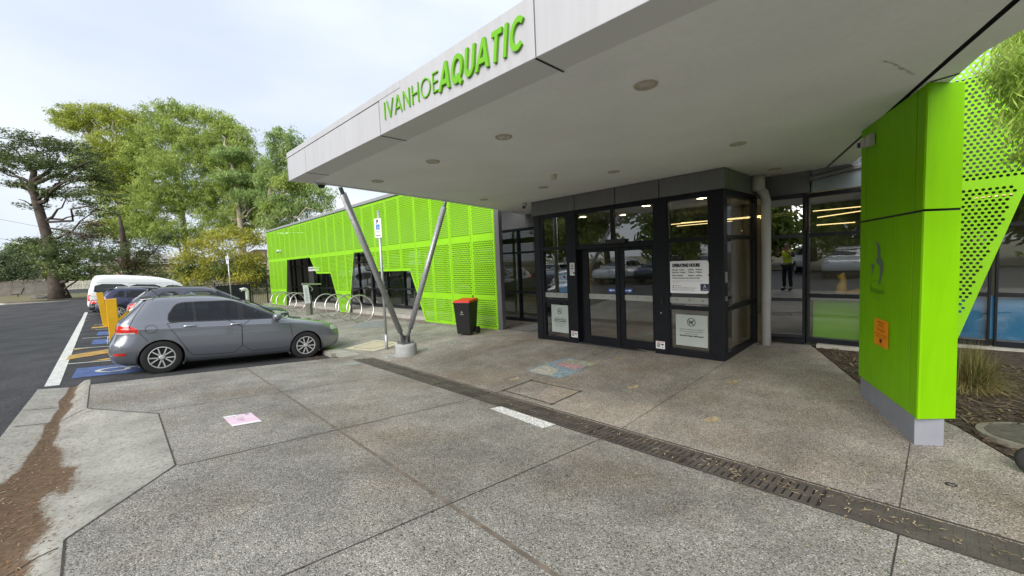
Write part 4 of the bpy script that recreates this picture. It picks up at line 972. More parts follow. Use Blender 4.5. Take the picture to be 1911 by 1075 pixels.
obj('top_rail', MB().bb(XR_, 9.6, -6, .6, 4.76, 4.82), M_FASC, sr)

# ------------------------------------------------------------------ inside the glass
cnt = thing('reception_counter', 'bright green reception counter standing just inside the right hand windows', 'counter', (9.3, 1.2, .1))
obj('front', MB().bb(8.9, 9.8, .80, 1.62, .22, .93), M_LIME, cnt, bevel=.01); obj('top', MB().bb(8.86, 9.85, .76, 1.66, .93, .965), mat('counter white', (.55, .55, .52), .4), cnt, bevel=.005); obj('kick', MB().bb(8.93, 9.8, .80, 1.62, .05, .218), M_BLK, cnt)
mb = MB(); mb.tube([(9.3, 1.28, 1.02), (9.3, 1.27, 1.14), (9.3, 1.25, 1.25), (9.3, 1.28, 1.32), (9.3, 1.24, 1.38)], [.09, .08, .05, .06, .015], 10); mb.tube([(9.3, 1.22, 1.0), (9.3, 1.05, 1.05), (9.3, .88, 1.02)], [.05, .05, .04], 8)
tag(obj('counter_ornament', mb, mat('yellow plastic', (.65, .42, .08), .5), smooth=True, base=(9.3, 1.2, 1.02)), 'yellow ornament standing on the green reception counter', 'ornament')
M_TUBE = emat('warm tube light', (1.0, .72, .30), 1.25); M_DOWN = emat('warm downlight', (1.0, .76, .42), 16.0)
TL = [((10.4, 1.9, 2.6), (10.4, .2, 2.6), 'level yellow tube light above the reception counter, nearest the window glass'), ((10.0, 1.75, 2.44), (12.2, -.2, 2.75), 'slanting yellow tube light above the reception counter'), ((10.2, 1.8, 2.3), (10.2, 1.2, 2.3), 'short yellow tube light low above the reception counter'),
      ((9.4, 4.2, 2.55), (12.5, 2.4, 2.7), 'yellow tube light seen through the pane above the opening hours board'), ((10.0, 4.9, 2.58), (10.0, 2.0, 2.58), 'long level yellow tube light behind the lobby glass'), ((12, 5.5, 2.66), (12, 2.9, 2.66), 'yellow tube light deep inside behind the door transom'), ((11, -.3, 2.6), (12.5, -2.4, 2.75), 'yellow tube light seen through the right hand perforated screen')]
for a, b, lab in TL:
    mb = MB().tube([a, b], .009, 8); tag(obj('tube_light', mb, M_TUBE, base=((a[0]+b[0])/2, (a[1]+b[1])/2, (a[2]+b[2])/2)), lab, 'light', 'yellow tube lights inside')
DL = [(7.8, 3.1, 2.858, 'warm ceiling downlight in the lobby above the opening hours board'), (7.6, 2.72, 2.858, 'warm ceiling downlight in the lobby corner beside the glass side wall'), (7.6, 5.9, 2.858, 'warm ceiling downlight in the lobby above the no smoking sign'), (8.3, 6.15, 2.858, 'warm ceiling downlight deeper in the lobby above the no smoking sign'), (7.8, 4.2, 2.858, 'warm ceiling downlight in the lobby above the right door leaf'), (9.3, 1.25, 2.998, 'warm ceiling downlight above the reception counter'), (9.6, 8.2, 2.998, 'warm ceiling downlight inside, behind the glass left of the lobby'), (10.2, 6.2, 2.998, 'extra warm ceiling downlight added deep in the foyer behind the left door leaf'), (10.2, 3.6, 2.998, 'extra warm ceiling downlight added deep in the foyer behind the right door leaf'), (10.6, 13.5, 2.998, 'extra warm ceiling downlight added inside behind the near screen opening'), (10.6, 17.0, 2.998, 'extra warm ceiling downlight added inside behind the middle of the green screen'), (10.6, -1.6, 2.998, 'extra warm ceiling downlight added inside behind the right hand perforated screen')]  # deep foyer and behind-screen lamps are extras, added to brighten the interior
for x, y, z, lab in DL:
    t = thing('ceiling_downlight', lab, 'downlight', (x, y, z), 'warm downlights inside')
    obj('rim', MB().lathe([(.11, 0), (.10, -.02), (.085, -.02)], (x, y, z), 'z', 20), M_PIPE, t, smooth=True); obj('lens', MB().lathe([(.001, -.018), (.085, -.016)], (x, y, z), 'z', 20), M_DOWN, t)
for (x, y, s, lab) in ((10.3, 7.4, 1, 'pale framed notice board on the inside wall left of the lobby'), ):
    t = thing('notice_board', lab, 'notice board', (x, y, 1.2)); obj('frame', MB().bb(x, x+.03, y, y+.7, .8, 1.9), mat('board frame', (.45, .32, .08), .5), t); obj('board', MB().bb(x-.006, x, y+.05, y+.65, .85, 1.85), mat('board face', (.12, .14, .13), .6), t)

# ------------------------------------------------------------------ signs on the glass
XF = XE+.03
def face(y0, z0, x=XF): return lambda u, v, w=0.0: (x-w, y0-u, z0+v)
# opening hours
t = thing('opening_hours_board', 'white board headed OPERATING HOURS fixed to the lobby glass', 'sign', (XF, 3.0, 1.44))
pf2 = face(3.325, 1.165, XE+.012); W_, H_ = .655, .555
out = [(0, 0.01), (.01, 0), (W_-.04, 0), (W_-.008, .02), (W_, .05), (W_, .29), (W_-.012, .305), (W_-.02, .31), (W_-.012, .315), (W_, .33), (W_, H_-.05), (W_-.012, H_-.015), (W_-.045, H_), (.01, H_), (0, H_-.01)]
mb = MB().prism([pf2(u, v, -.006) for u, v in out], [pf2(u, v, .006) for u, v in out]); obj('board', mb, mat('white sign face', (.74, .74, .78), .5), t)
mb = MB()
text_into(mb, 'OPERATING HOURS', .072, lambda u, v, w: pf2(.04+u, .455+v, .009), fitw=.475, offset=.006)
rows = [('Monday - Friday', '6:00am - 9:00pm', .393), ('Saturday - Sunday', '7:00am - 7:00pm', .35), ('Public Holidays', '8:00am - 6:00pm', .295)]
for a, b, v0 in rows:
    text_into(mb, a, .032, lambda u, v, w, v0=v0: pf2(.04+u, v0+v, .009), offset=.001); text_into(mb, b, .032, lambda u, v, w, v0=v0: pf2(.315+u, v0+v, .009), offset=.001, fitw=.235)
text_into(mb, 'Closed Christmas Day & Good Friday', .032, lambda u, v, w: pf2(.04+u, .252+v, .009), fitw=.475, offset=.001)
text_into(mb, '9490 5755', .026, lambda u, v, w: pf2(.08+u, .120+v, .009)); text_into(mb, 'ivanhoeaquatic@banyule.vic.gov.au', .026, lambda u, v, w: pf2(.08+u, .085+v, .009), fitw=.37); text_into(mb, 'banyule.vic.gov.au/ivanhoeaquatic', .026, lambda u, v, w: pf2(.08+u, .052+v, .009), fitw=.345)
for k, v0 in enumerate((.12, .088, .055)): mb.poly([pf2(.045, v0, .009), pf2(.065, v0, .009), pf2(.065, v0+.016, .009), pf2(.045, v0+.016, .009)])
obj('lettering', mb, M_INK, t, fix=False)
mb = MB()
for v0, l in ((.212, .52), (.190, .13)): stroke(mb, pf2, [(.04, v0), (.04+l, v0)], .005, .009)
obj('fine_print', mb, mat('grey print', (.35, .30, .38), .6), t, fix=False)
mb = MB(); mb.poly([pf2(u, v, .009) for u, v in ((.52, .048), (.672, .048), (.672, .165), (.52, .165))]); o = obj('badge', mb, mat('navy vinyl', (.035, .035, .08), .5), t, fix=False)
mb = MB(); mb.poly([pf2(.58+u, .105+v, .012) for u, v in ((0, .045), (.012, .045), (.018, .02), (.035, .005), (.02, 0), (.008, .012))]); mb.poly([pf2(.565+u, .105+v, .012) for u, v in ((0, 0), (.012, .018), (.014, .002))]); text_into(mb, 'Banyule', .022, lambda u, v, w: pf2(.565+u, .07+v, .012), fitw=.075); obj('badge_mark', mb, mat('white vinyl', (.75, .75, .75), .5), o, fix=False)
# grey notice panels
M_NOTICE = mat('grey vinyl notice', (.36, .40, .38), .55, var=.04, vscale=3)
def notice(name, label, y0, z0, w_, h_, lines, symbol):
    t = thing(name, label, 'sign', (XF, y0-w_/2, z0)); p = face(y0, z0, XE+.045)
    mb = MB().poly([p(0, 0), p(w_, 0), p(w_, h_), p(0, h_)]); obj('sheet', mb, M_NOTICE, t, fix=False)
    mb = MB(); c = (w_*.5, h_*.77); r = w_*.125
    stroke(mb, p, arc(c[0], c[1], r, 0, 2*math.pi, 26), .011, .003); stroke(mb, p, [(c[0]-r*.7, c[1]+r*.7), (c[0]+r*.7, c[1]-r*.7)], .010, .004)
    if symbol == 'cig': stroke(mb, p, [(c[0]-r*.6, c[1]-.01), (c[0]+r*.5, c[1]-.01)], .013, .003); stroke(mb, p, [(c[0]+r*.5, c[1]+.01), (c[0]+r*.35, c[1]+.03)], .007, .003)
    else:
        stroke(mb, p, [(c[0]-r*.55, c[1]-.004), (c[0]+r*.3, c[1]+.004)], .024, .003)
        for dx in (-.5, -.35, .1, .3): stroke(mb, p, [(c[0]+r*dx, c[1]), (c[0]+r*dx, c[1]-r*.65)], .007, .003)
        stroke(mb, p, [(c[0]+r*.3, c[1]), (c[0]+r*.45, c[1]+r*.45), (c[0]+r*.7, c[1]+r*.35)], .014, .003); stroke(mb, p, [(c[0]-r*.55, c[1]), (c[0]-r*.75, c[1]+r*.35)], .007, .003)
    for k, (tx, sz, bold) in enumerate(lines):
        fw = w_*tx[1]; text_into(mb, tx[0], sz, lambda u, v, w, k=k, fw=fw: p((w_-fw)/2+u, h_*.52-k*.038+v, .003), fitw=fw, offset=.002 if bold else 0)
    obj('print', mb, M_INK, t, fix=False)
notice('no_smoking_sign', 'pale grey no smoking sign low on the glass left of the doors', 6.15, .20, .48, .62,
       [(('Smoking is prohibited', .6), .026, 0), (('within four metres of', .74), .03, 1), (('an entrance to this building', .74), .03, 1), (('Penalties may apply', .62), .022, 0), (('under the Tobacco Act', .68), .022, 0), (('Thank you', .45), .022, 0)], 'cig')
notice('no_dogs_sign', 'pale grey no dogs sign low on the glass under the opening hours board', 3.255, .245, .545, .545,
       [(('Dogs are strictly prohibited', .74), .032, 0), (('from entering this facility', .72), .032, 0), (('and the park.', .40), .032, 0), (('Service Dogs welcomed', .74), .034, 1)], 'dog')
# small stickers
def card(name, label, y0, z0, w_, h_, x=XE-.002, col=(.72, .72, .72), cat='sticker', group=None):
    t = thing(name, label, cat, (x, y0-w_/2, z0), group); p = face(y0, z0, x); obj('sheet', MB().poly([p(0, 0, .002), p(w_, 0, .002), p(w_, h_, .002), p(0, h_, .002)]), mat('card %s' % (col,), col, .5), t, fix=False); return t, p
for y0, lab in ((5.56, 'small white warning sticker at the foot of the post left of the doors'), (3.61, 'small white warning sticker at the foot of the post right of the doors')):
    t, p = card('warning_sticker', lab, y0, .145, .17, .135, group='white stickers at the foot of the door posts')
    mb = MB(); 
    for k in range(4): stroke(mb, p, [(.02, .03+k*.022), (.085, .03+k*.022)], .013, .005)
    stroke(mb, p, [(.10, .08), (.15, .08)], .03, .005); stroke(mb, p, [(.12, .03), (.14, .03)], .022, .005); obj('print', mb, M_INK, t, fix=False)
    mb = MB(); stroke(mb, p, [(.02, .12), (.15, .12)], .012, .005); obj('red_strip', mb, mat('red print', (.5, .05, .05), .5), t, fix=False)
t, p = card('post_notice', 'narrow white notice with a round symbol on the dark post left of the doors', 5.545, 1.48, .13, .27, cat='notice')
mb = MB(); stroke(mb, p, arc(.065, .20, .03, 0, 6.28, 16), .008, .005); stroke(mb, p, [(.05, .20), (.08, .20)], .014, .005); stroke(mb, p, [(.02, .145), (.11, .145)], .014, .005)
for k in range(4): stroke(mb, p, [(.02, .11-k*.018), (.09, .11-k*.018)], .003, .005)
mb.poly([p(.095, .03, .005), p(.13, .03, .005), p(.13, .07, .005), p(.095, .07, .005)]); obj('print', mb, M_INK, t, fix=False)
t, p = card('blue_poster', 'blue swimming poster behind the glass left of the doors', 5.90, 1.10, .22, .42, x=XE+.055, col=(.06, .30, .62), cat='poster')
mb = MB(); mb.poly([p(0, .26, .004), p(.22, .24, .004), p(.22, .27, .004), p(0, .28, .004)]); mb.poly([p(0, .1, .004), p(.22, .14, .004), p(.22, .16, .004), p(0, .12, .004)]); stroke(mb, p, [(.03, .20), (.12, .21)], .02, .005); obj('white_print', mb, mat('white vinyl', (.75, .75, .75), .5), t, fix=False)
mb = MB(); stroke(mb, p, [(.13, .36), (.19, .32)], .04, .005); obj('figure', mb, mat('red print', (.5, .05, .05), .5), t, fix=False)
# security cameras
def bullet_camera(label, x, y, z, d):
    t = thing('security_camera', label, 'camera', (x, y, z)); d = Vector(d).normalized(); c = Vector((x, y, z-.07))
    obj('bracket', MB().lathe([(.001, 0), (.05, 0), (.05, -.03), (.02, -.05)], (x, y, z), 'z', 16), M_PIPE, t, smooth=True)
    mb = MB().tube([c-d*.09, c-d*.085, c+d*.06, c+d*.085], [.02, .045, .048, .046], 16); b = obj('camera_body', mb, mat('camera white', (.68, .68, .68), .35), t, smooth=True)
    obj('camera_lens', MB().tube([c+d*.084, c+d*.092], .036, 16), mat('lens navy', (.02, .025, .07), .1), b)
bullet_camera('white security camera under the canopy at the lobby corner', 6.85, 6.72, 3.165, (-.75, -.45, -.35))
t = thing('dome_camera', 'small dark dome camera under the far front corner of the canopy', 'camera', (2.33, 6.67, CZ)); obj('ring', MB().lathe([(.075, 0), (.075, -.02), (.055, -.025)], (2.33, 6.67, CZ-.002), 'z', 20), M_PIPE, t, smooth=True); obj('dome', MB().lathe([(.055, -.024), (.05, -.05), (.03, -.068), (.001, -.075)], (2.33, 6.67, CZ-.002), 'z', 20), mat('dome black', (.01, .01, .012), .1), t, smooth=True)
t = thing('security_camera', 'white security camera fixed near the far end of the green screen', 'camera', (7.25, 28.9, 3.05)); obj('bracket', MB().tube([(7.33, 28.9, 3.1), (7.2, 28.9, 3.1)], .05, 10), mat('camera white', (.68, .68, .68), .35), t); obj('camera_body', MB().tube([(7.2, 28.9, 3.1), (7.12, 28.85, 3.02)], [.09, .075], 12), mat('camera white', (.68, .68, .68), .35), t); obj('camera_lens', MB().tube([(7.12, 28.85, 3.02), (7.11, 28.845, 3.01)], .05, 12), M_BLK, t)
# meter panel in the far opening
t = thing('entry_intercom', 'black intercom panel with white header sign in the far screen opening', 'intercom', (8.3, 26.2, 1.2))
obj('panel', MB().bb(8.25, 8.3, 26.0, 26.9, .9, 2.0), mat('panel black', (.03, .03, .03), .4), t); obj('header_sign', MB().bb(8.2, 8.25, 24.9, 26.7, 1.75, 2.0), mat('sign white', (.7, .7, .7), .5), t); mb = MB()
mb.bb(8.19, 8.2, 24.92, 26.68, 1.86, 1.90); obj('header_line', mb, M_INK, t)
# ------------------------------------------------------------------ cars
def pchip(xs, ys):
    xs = np.array(xs, float); ys = np.array(ys, float); h = np.diff(xs); d = np.diff(ys)/h; m = np.zeros(len(xs))
    m[0], m[-1] = d[0], d[-1]
    for i in range(1, len(xs)-1): m[i] = 0 if d[i-1]*d[i] <= 0 else 3*(h[i-1]+h[i])/((2*h[i]+h[i-1])/d[i-1]+(h[i]+2*h[i-1])/d[i])
    def f(x):
        x = min(max(x, xs[0]), xs[-1]); i = int(min(max(np.searchsorted(xs, x)-1, 0), len(xs)-2)); t = (x-xs[i])/h[i]
        return ys[i]*(1+2*t)*(1-t)**2+m[i]*h[i]*t*(1-t)**2+ys[i+1]*t*t*(3-2*t)+m[i+1]*h[i]*t*t*(t-1)
    return f
def inpoly(x, y, P):
    c = False
    for i in range(len(P)):
        x0, y0 = P[i-1]; x1, y1 = P[i]
        if (y0 > y) != (y1 > y) and x < (x1-x0)*(y-y0)/(y1-y0)+x0: c = not c
    return c
def smoothpoly(P, it=2):
    for _ in range(it):
        Q = []
        for i in range(len(P)):
            a, b = P[i], P[(i+1) % len(P)]; Q += [(.8*a[0]+.2*b[0], .8*a[1]+.2*b[1]), (.2*a[0]+.8*b[0], .2*a[1]+.8*b[1])]
        P = Q
    return P
M_CARGLASS = glass('car glass', (.24, .27, .26), 1.55); M_CARGLASS2 = glass('clear car glass', (.62, .70, .68), 1.7)
M_TYRE = mat('tyre rubber', (.018, .018, .018), .75, var=.2, vscale=20); M_ALLOY = mat('silver alloy', (.62, .62, .63), .35, metal=.25); M_DKPL = mat('black plastic trim', (.018, .018, .02), .5)
M_RED = mat('red lamp lens', (.55, .012, .012), .12, spec=.6, coat=.5, col2=(.72, .05, .03), vscale=9); M_CLEARL = mat('clear lamp lens', (.50, .51, .52), .12, metal=.1, var=.35, vscale=16); M_CHROME = mat('chrome', (.75, .75, .75), .12, metal=1.0); M_SEAT = mat('seat cloth', (.05, .05, .053), .9)
def paint(name, col, fl=.3):
    m = mat(name, col, .27, metal=fl, spec=.5, coat=.9); return m
def make_car(P, root):
    xr = pchip(*zip(*P['rear'])); xf = pchip(*zip(*P['front'])); W = pchip(*zip(*P['wid'])); NX = pchip(*zip(*P['n'])); NRR = pchip(*zip(*P.get('nr', P['n'])))
    zs = []
    z0, z1 = P['rear'][0][0], P['rear'][-1][0]; zz = np.linspace(z0, z1, 900)
    st = P.get('step', .03); last = None; acc = 0
    pts = [(z, xr(z), xf(z), W(z)) for z in zz]; keep = [pts[0]]
    for p in pts[1:]:
        q = keep[-1]
        if max(math.hypot(p[0]-q[0], p[1]-q[1]), math.hypot(p[0]-q[0], p[2]-q[2]), math.hypot(p[0]-q[0], p[3]-q[3])) >= st: keep.append(p)
    keep.append(pts[-1])
    NH = P.get('ring', 170)
    def ysurf(x, z):
        a, b = xr(z), xf(z); u = (2*x-a-b)/(b-a); n = NX(z) if u > 0 else NRR(z)
        return W(z)*max(0, 1-abs(u)**n)**(1/n)
    rings = []
    for z, a, b, wd in keep:
        t = np.linspace(0, math.pi, 1500); c = np.cos(t); s = np.sin(t); n = np.where(c > 0, NX(z), NRR(z))
        x = (a+b)/2+(b-a)/2*np.sign(c)*np.abs(c)**(2/n); y = wd*np.abs(s)**(2/n)
        l = np.concatenate([[0], np.cumsum(np.hypot(np.diff(x), np.diff(y)))]); q = np.linspace(0, l[-1], NH)
        rings.append((np.interp(q, l, x), np.interp(q, l, y), z))
    V = []; nR = 2*NH-2
    for x, y, z in rings:
        half = [(x[k], -y[k], z) for k in range(NH)]; V += half+[(x[k], y[k], z) for k in range(NH-2, 0, -1)]
    wheels = P['wheels']; rw, ra = P['rw'], P['ra']
    parts = {}
    def add(nm, f): parts.setdefault(nm, []).append(f)
    wins = P['windows']; doors = P['doors']; zg0, zg1 = P['glass_z']
    for i in range(len(rings)-1):
        for k in range(nR):
            k2 = (k+1) % nR; f = (i*nR+k, i*nR+k2, (i+1)*nR+k2, (i+1)*nR+k)
            c = [sum(V[j][d] for j in f)/4 for d in range(3)]; x, y, z = c
            e1_ = Vector(V[f[1]])-Vector(V[f[0]]); e2_ = Vector(V[f[3]])-Vector(V[f[0]]); n = e1_.cross(e2_)
            if n.length < 1e-9: continue
            n.normalize(); sd = 'r' if y < 0 else 'l'
            if any((x-wx)**2+(z-rw)**2 < ra**2 for wx in wheels) and abs(y) > .45: continue
            nm = 'body'
            side = abs(n.y) > .42
            if side:
                for j, (wn, wp, dr) in enumerate(wins):
                    if inpoly(x, z, wp): nm = 'win%d%s' % (j, sd); break
            if nm == 'body' and zg0[0] < z < zg0[1] and n.x > .25 and not side and abs(y) < W(z)-.075: nm = 'windscreen'
            if nm == 'body' and zg1 and zg1[0] < z < zg1[1] and n.x < -.25 and not side and abs(y) < W(z)-.09: nm = 'rearwin'
            if nm == 'body':
                tl = P['tail']; hl = P['head']
                if tl and tl['z'][0] < z < tl['z'][1] and x < tl['x'](z) and abs(y) > tl['y']: nm = 'tail'+sd
                elif hl and hl['z0'](x) < z < hl['z1'](x) and x > hl['x'] and abs(y) > hl['y']: nm = 'head'+sd
            if nm == 'body' and side:
                for j, dp in enumerate(doors):
                    if inpoly(x, z, dp): nm = 'door%d%s' % (j, sd); break
            if nm == 'body' and z < P.get('clad', 0): nm = 'clad'
            add(nm, f)
    top = [tuple((len(rings)-1)*nR+k for k in range(nR))]; parts['body'] += top; add('under', tuple(reversed(range(nR))))
    def sub(nm, faces, m, parent, smooth=True):
        ids = sorted({j for f in faces for j in f}); mp_ = {j: q for q, j in enumerate(ids)}
        mb = MB(); mb.v = [V[j] for j in ids]; mb.f = [tuple(mp_[j] for j in f) for f in faces]
        me = mb.mesh(nm, (0, 0, 0), smooth); return obj(nm, me, m, parent, fix=False)
    pm = P['paint']; gm = P.get('glass', M_CARGLASS)
    body = sub('body', parts['body'], pm, root)
    if 'clad' in parts: sub('lower_cladding', parts['clad'], M_DKPL, root)
    sub('underbody', parts['under'], M_DKPL, root)
    dobj = {}
    for j in range(len(doors)):
        for sd in 'rl':
            if 'door%d%s' % (j, sd) in parts: dobj[(j, sd)] = sub('door', parts['door%d%s' % (j, sd)], pm, root)
    for j, (wn, wp, dr) in enumerate(wins):
        for sd in 'rl':
            if 'win%d%s' % (j, sd) in parts:
                par = dobj.get((dr, sd)) if dr is not None else None
                sub('window', parts['win%d%s' % (j, sd)], (M_DKPL if wn == 'pillar' else gm), par or root) if wn != 'pillar' else sub('pillar_trim', parts['win%d%s' % (j, sd)], M_DKPL, root)
    if 'windscreen' in parts: sub('windscreen', parts['windscreen'], M_CARGLASS2 if gm is M_CARGLASS2 else gm, root)
    if 'rearwin' in parts: sub('rear_window', parts['rearwin'], gm, root)
    for sd in 'rl':
        if 'tail'+sd in parts: sub('tail_light', parts['tail'+sd], M_RED, root)
        if 'head'+sd in parts: sub('headlight', parts['head'+sd], M_CLEARL, root)
    # ribbons lying on the flanks
    def ribbon(mb, pts, wd, sgn, off=.003, closed=False):
        n = len(pts); rows = []
        for i in range(n):
            a = pts[i-1] if (i or closed) else pts[0]; b = pts[(i+1) % n] if (i < n-1 or closed) else pts[-1]
            dx, dz = b[0]-a[0], b[1]-a[1]; l = math.hypot(dx, dz) or 1e-6; nx, nz = -dz/l*wd/2, dx/l*wd/2
            r_ = []
            for s in (-1, 1):
                x, z = pts[i][0]+s*nx, pts[i][1]+s*nz; r_.append((x, sgn*(ysurf(x, min(max(z, z0), z1))+off), z))
            rows.append(r_)
        i0 = len(mb.v)
        for r_ in rows: mb.v += r_
        for i in range(n if closed else n-1):
            j = (i+1) % n; mb.f.append((i0+2*i, i0+2*i+1, i0+2*j+1, i0+2*j))
    def dense(pts, closed=False, stp=.04):
        out = []
        m_ = len(pts) if closed else len(pts)-1
        for i in range(m_):
            a, b = pts[i], pts[(i+1) % len(pts)]; q = max(1, int(math.hypot(b[0]-a[0], b[1]-a[1])/stp))
            out += [(a[0]+(b[0]-a[0])*t/q, a[1]+(b[1]-a[1])*t/q) for t in range(q)]
        if not closed: out.append(pts[-1])
        return out
    mbs, mbt = MB(), MB()
    for sgn in (-1, 1):
        for dp in doors: ribbon(mbs, dense(dp, True), .009, sgn, .002, True)
        for ln in P.get('lines', []): ribbon(mbs, dense(ln), .008, sgn, .002)
        for wn, wp, dr in wins: ribbon(mbt, dense(wp, True, .03), .022, sgn, .004, True)
        for wx in wheels:
            mba = MB(); ribbon(mba, [(wx+(ra-.004)*math.cos(t), rw+(ra-.004)*math.sin(t)) for t in np.linspace(R(-28), R(208), 40)], .035, sgn, .006); obj('arch_lip', mba, P.get('arch', pm), root, fix=False, smooth=True)
    obj('shut_lines', mbs, M_GAP, root, fix=False); obj('window_trim', mbt, M_DKPL, root, fix=False)
    # wheel housings
    for wx in wheels:
        for sgn in (-1, 1):
            mb = MB(); wy = P['wid'][3][1]
            a_ = np.linspace(R(-20), R(200), 22)
            for p, q in zip(a_[:-1], a_[1:]): mb.poly([(wx+ra*math.cos(c), sgn*y, rw+ra*math.sin(c)) for c, y in ((p, wy-.02), (q, wy-.02), (q, wy-.36), (p, wy-.36))])
            mb.poly([(wx+ra*math.cos(c), sgn*(wy-.36), rw+ra*math.sin(c)) for c in np.linspace(0, 2*math.pi, 25)[:-1]])
            obj('wheel_housing', mb, M_GAP, root, fix=False)
    # wheels
    for wx in wheels:
        for sgn in (-1, 1):
            yc = sgn*(P['track']/2); 
            mb = MB().lathe([(rw*.2, -.06), (rw*.62, -.07), (rw*.62, .05), (rw*.2, .03)], (wx, yc, rw), 'y', 24); wh = obj('wheel', mb, M_GAP, root)
            w2 = P.get('tw', .205)/2; rr_ = P['rim']
            prof = [(rr_, -w2*.8), (rw*.93, -w2), (rw*.985, -w2*.86), (rw, -w2*.6), (rw, w2*.6), (rw*.985, w2*.86), (rw*.93, w2), (rr_, w2*.8)]
            obj('tyre', MB().lathe(prof, (wx, yc, rw), 'y', 48), M_TYRE, wh, smooth=True)
            mb = MB(); o_ = sgn*w2*.8
            mb.lathe([(rr_+.004, o_), (rr_-.012, o_+sgn*.004), (rr_-.02, o_-sgn*.03), (rr_-.03, o_-sgn*.09)], (wx, yc, rw), 'y', 40)
            ns = P.get('spokes', 5)
            for k in range(ns):
                for dd in P.get('pair', (-.16, .16)):
                    th = 2*math.pi*k/ns+.3; M = Matrix.Rotation(-th, 3, 'Y')
                    q0 = M @ Vector((.05, 0, dd*.16)); q1 = M @ Vector((rr_-.01, 0, dd*.42*rr_/.2)); d = (q1-q0); 
                    ang = math.atan2(d.z, d.x); c = (q0+q1)/2
                    mb.box((wx+c.x, yc+o_-sgn*.014, rw+c.z), (d.length, .022, P.get('sw', .024)), Matrix.Rotation(-ang, 3, 'Y'))
            mb.lathe([(.001, o_+sgn*.002), (.03, o_+sgn*.001), (.045, o_-sgn*.006), (.055, o_-sgn*.03)], (wx, yc, rw), 'y', 20)
            obj('rim', mb, P.get('rimmat', M_ALLOY), wh)
    # handles, mirrors
    for (hx, hz, dr) in P.get('handles', []):
        for sd, sgn in (('r', -1), ('l', 1)):
            yy = sgn*ysurf(hx, hz); par = dobj.get((dr, sd), root)
            mb = MB().tube([(hx-.10, yy, hz), (hx-.085, yy+sgn*.028, hz), (hx+.085, yy+sgn*.028, hz+.004), (hx+.10, yy, hz+.004)], [.010, .013, .013, .010], 8); obj('handle', mb, P.get('hmat', pm), par, smooth=True)
    if P.get('mirror'):
        mx_, mz = P['mirror']
        for sgn in (-1, 1):
            yy = sgn*(ysurf(mx_, mz)+.02); prof = []
            me_ = MB(); 
            for k, (dy, sx, sz) in enumerate(((0.0, .03, .03), (.03, .06, .05), (.06, .085, .075), (.13, .09, .08), (.19, .075, .07), (.215, .04, .04))):
                me_.v += [(mx_+(.02 if k else 0)+sx*math.cos(a), yy+sgn*dy, mz+.03+sz*math.sin(a)) for a in np.linspace(0, 2*math.pi, 17)[:-1]]
            for k in range(5):
                for a in range(16): me_.f.append((k*16+a, k*16+(a+1) % 16, (k+1)*16+(a+1) % 16, (k+1)*16+a))
            me_.f.append(tuple(range(80, 96))); mo = obj('mirror', me_, P.get('mmat', pm), root, smooth=True)
    if P.get('fuel'):
        fx, fz = P['fuel']; mb = MB(); ribbon(mb, [(fx+.085*math.cos(a), fz+.075*math.sin(a)) for a in np.linspace(0, 2*math.pi, 31)[:-1]], .007, -1, .002, True); obj('fuel_flap', mb, M_GAP, root, fix=False)
    if P.get('spoiler'):
        x0, x1, zt, hw = P['spoiler']; mb = MB().prism([(x0, -hw*.86, zt-.015), (x0, hw*.86, zt-.015), (x1, hw, zt-.01), (x1, -hw, zt-.01)], [(x0, -hw*.84, zt), (x0, hw*.84, zt), (x1, hw, zt+.022), (x1, -hw, zt+.022)]); obj('spoiler', mb, P.get('spmat', pm), root, bevel=.006)
    if P.get('rails'):
        x0, x1, zt, hw = P['rails']
        for sgn in (-1, 1): obj('roof_rail', MB().tube([(x0, sgn*hw, zt-.04), (x0+.08, sgn*hw, zt+.02), ((x0+x1)/2, sgn*hw, zt+.045), (x1-.08, sgn*hw, zt+.02), (x1, sgn*hw, zt-.04)], .016, 8), P.get('railmat', M_DKPL), root, smooth=True)
    if P.get('seats'):
        mb = MB()
        for sx in P['seats']:
            for sy in (-.37, .37):
                mb.box((sx, sy, .62), (.5, .48, .2)); mb.box((sx-.26, sy, .9), (.16, .46, .55), Matrix.Rotation(-.2, 3, 'Y')); mb.box((sx-.34, sy, 1.24), (.10, .26, .17), Matrix.Rotation(-.2, 3, 'Y'))
        o = obj('seats', mb, M_SEAT, root, bevel=.03)
        sx = P['seats'][0]+.55; mb = MB().tube([(sx+.03*math.sin(a)*0+.06*math.sin(a), .37+.18*math.cos(a), .93+.17*math.sin(a)) for a in np.linspace(0, 2*math.pi, 25)[:-1]], .015, 8, closed=True); obj('steering_wheel', mb, M_DKPL, root, smooth=True)
        obj('dashboard', MB().box((sx+.38, 0, .86), (.45, 1.35, .18)), M_DKPL, root, bevel=.05)
    if P.get('aerial'): ax, az = P['aerial']; obj('aerial', MB().tube([(ax, 0, az-.02), (ax-.18, 0, az+.17)], .006, 6), M_DKPL, root)
    if P.get('lamp_strip'):
        for sgn in (-1, 1): mb = MB(); ribbon(mb, [(x, P['lamp_strip'][2]+.02*(x-.1)) for x in np.linspace(P['lamp_strip'][0], P['lamp_strip'][1], 12)], .026, sgn, .004); obj('reverse_lamp', mb, M_CLEARL, root, fix=False)
    if P.get('plate'):
        px_, pz_ = P['plate']; obj('number_plate', MB().box((px_, 0, pz_), (.012, .36, .11)), mat('plate white', (.7, .7, .68), .5), root)
    if P.get('grille'):
        gx, gz0, gz1, gw = P['grille']; mb = MB()
        for k in range(4):
            z = gz0+(gz1-gz0)*k/3; mb.box((xf(z)*.0+gx, 0, z), (.05, gw*2, .022))
        obj('grille', mb, M_DKPL, root)
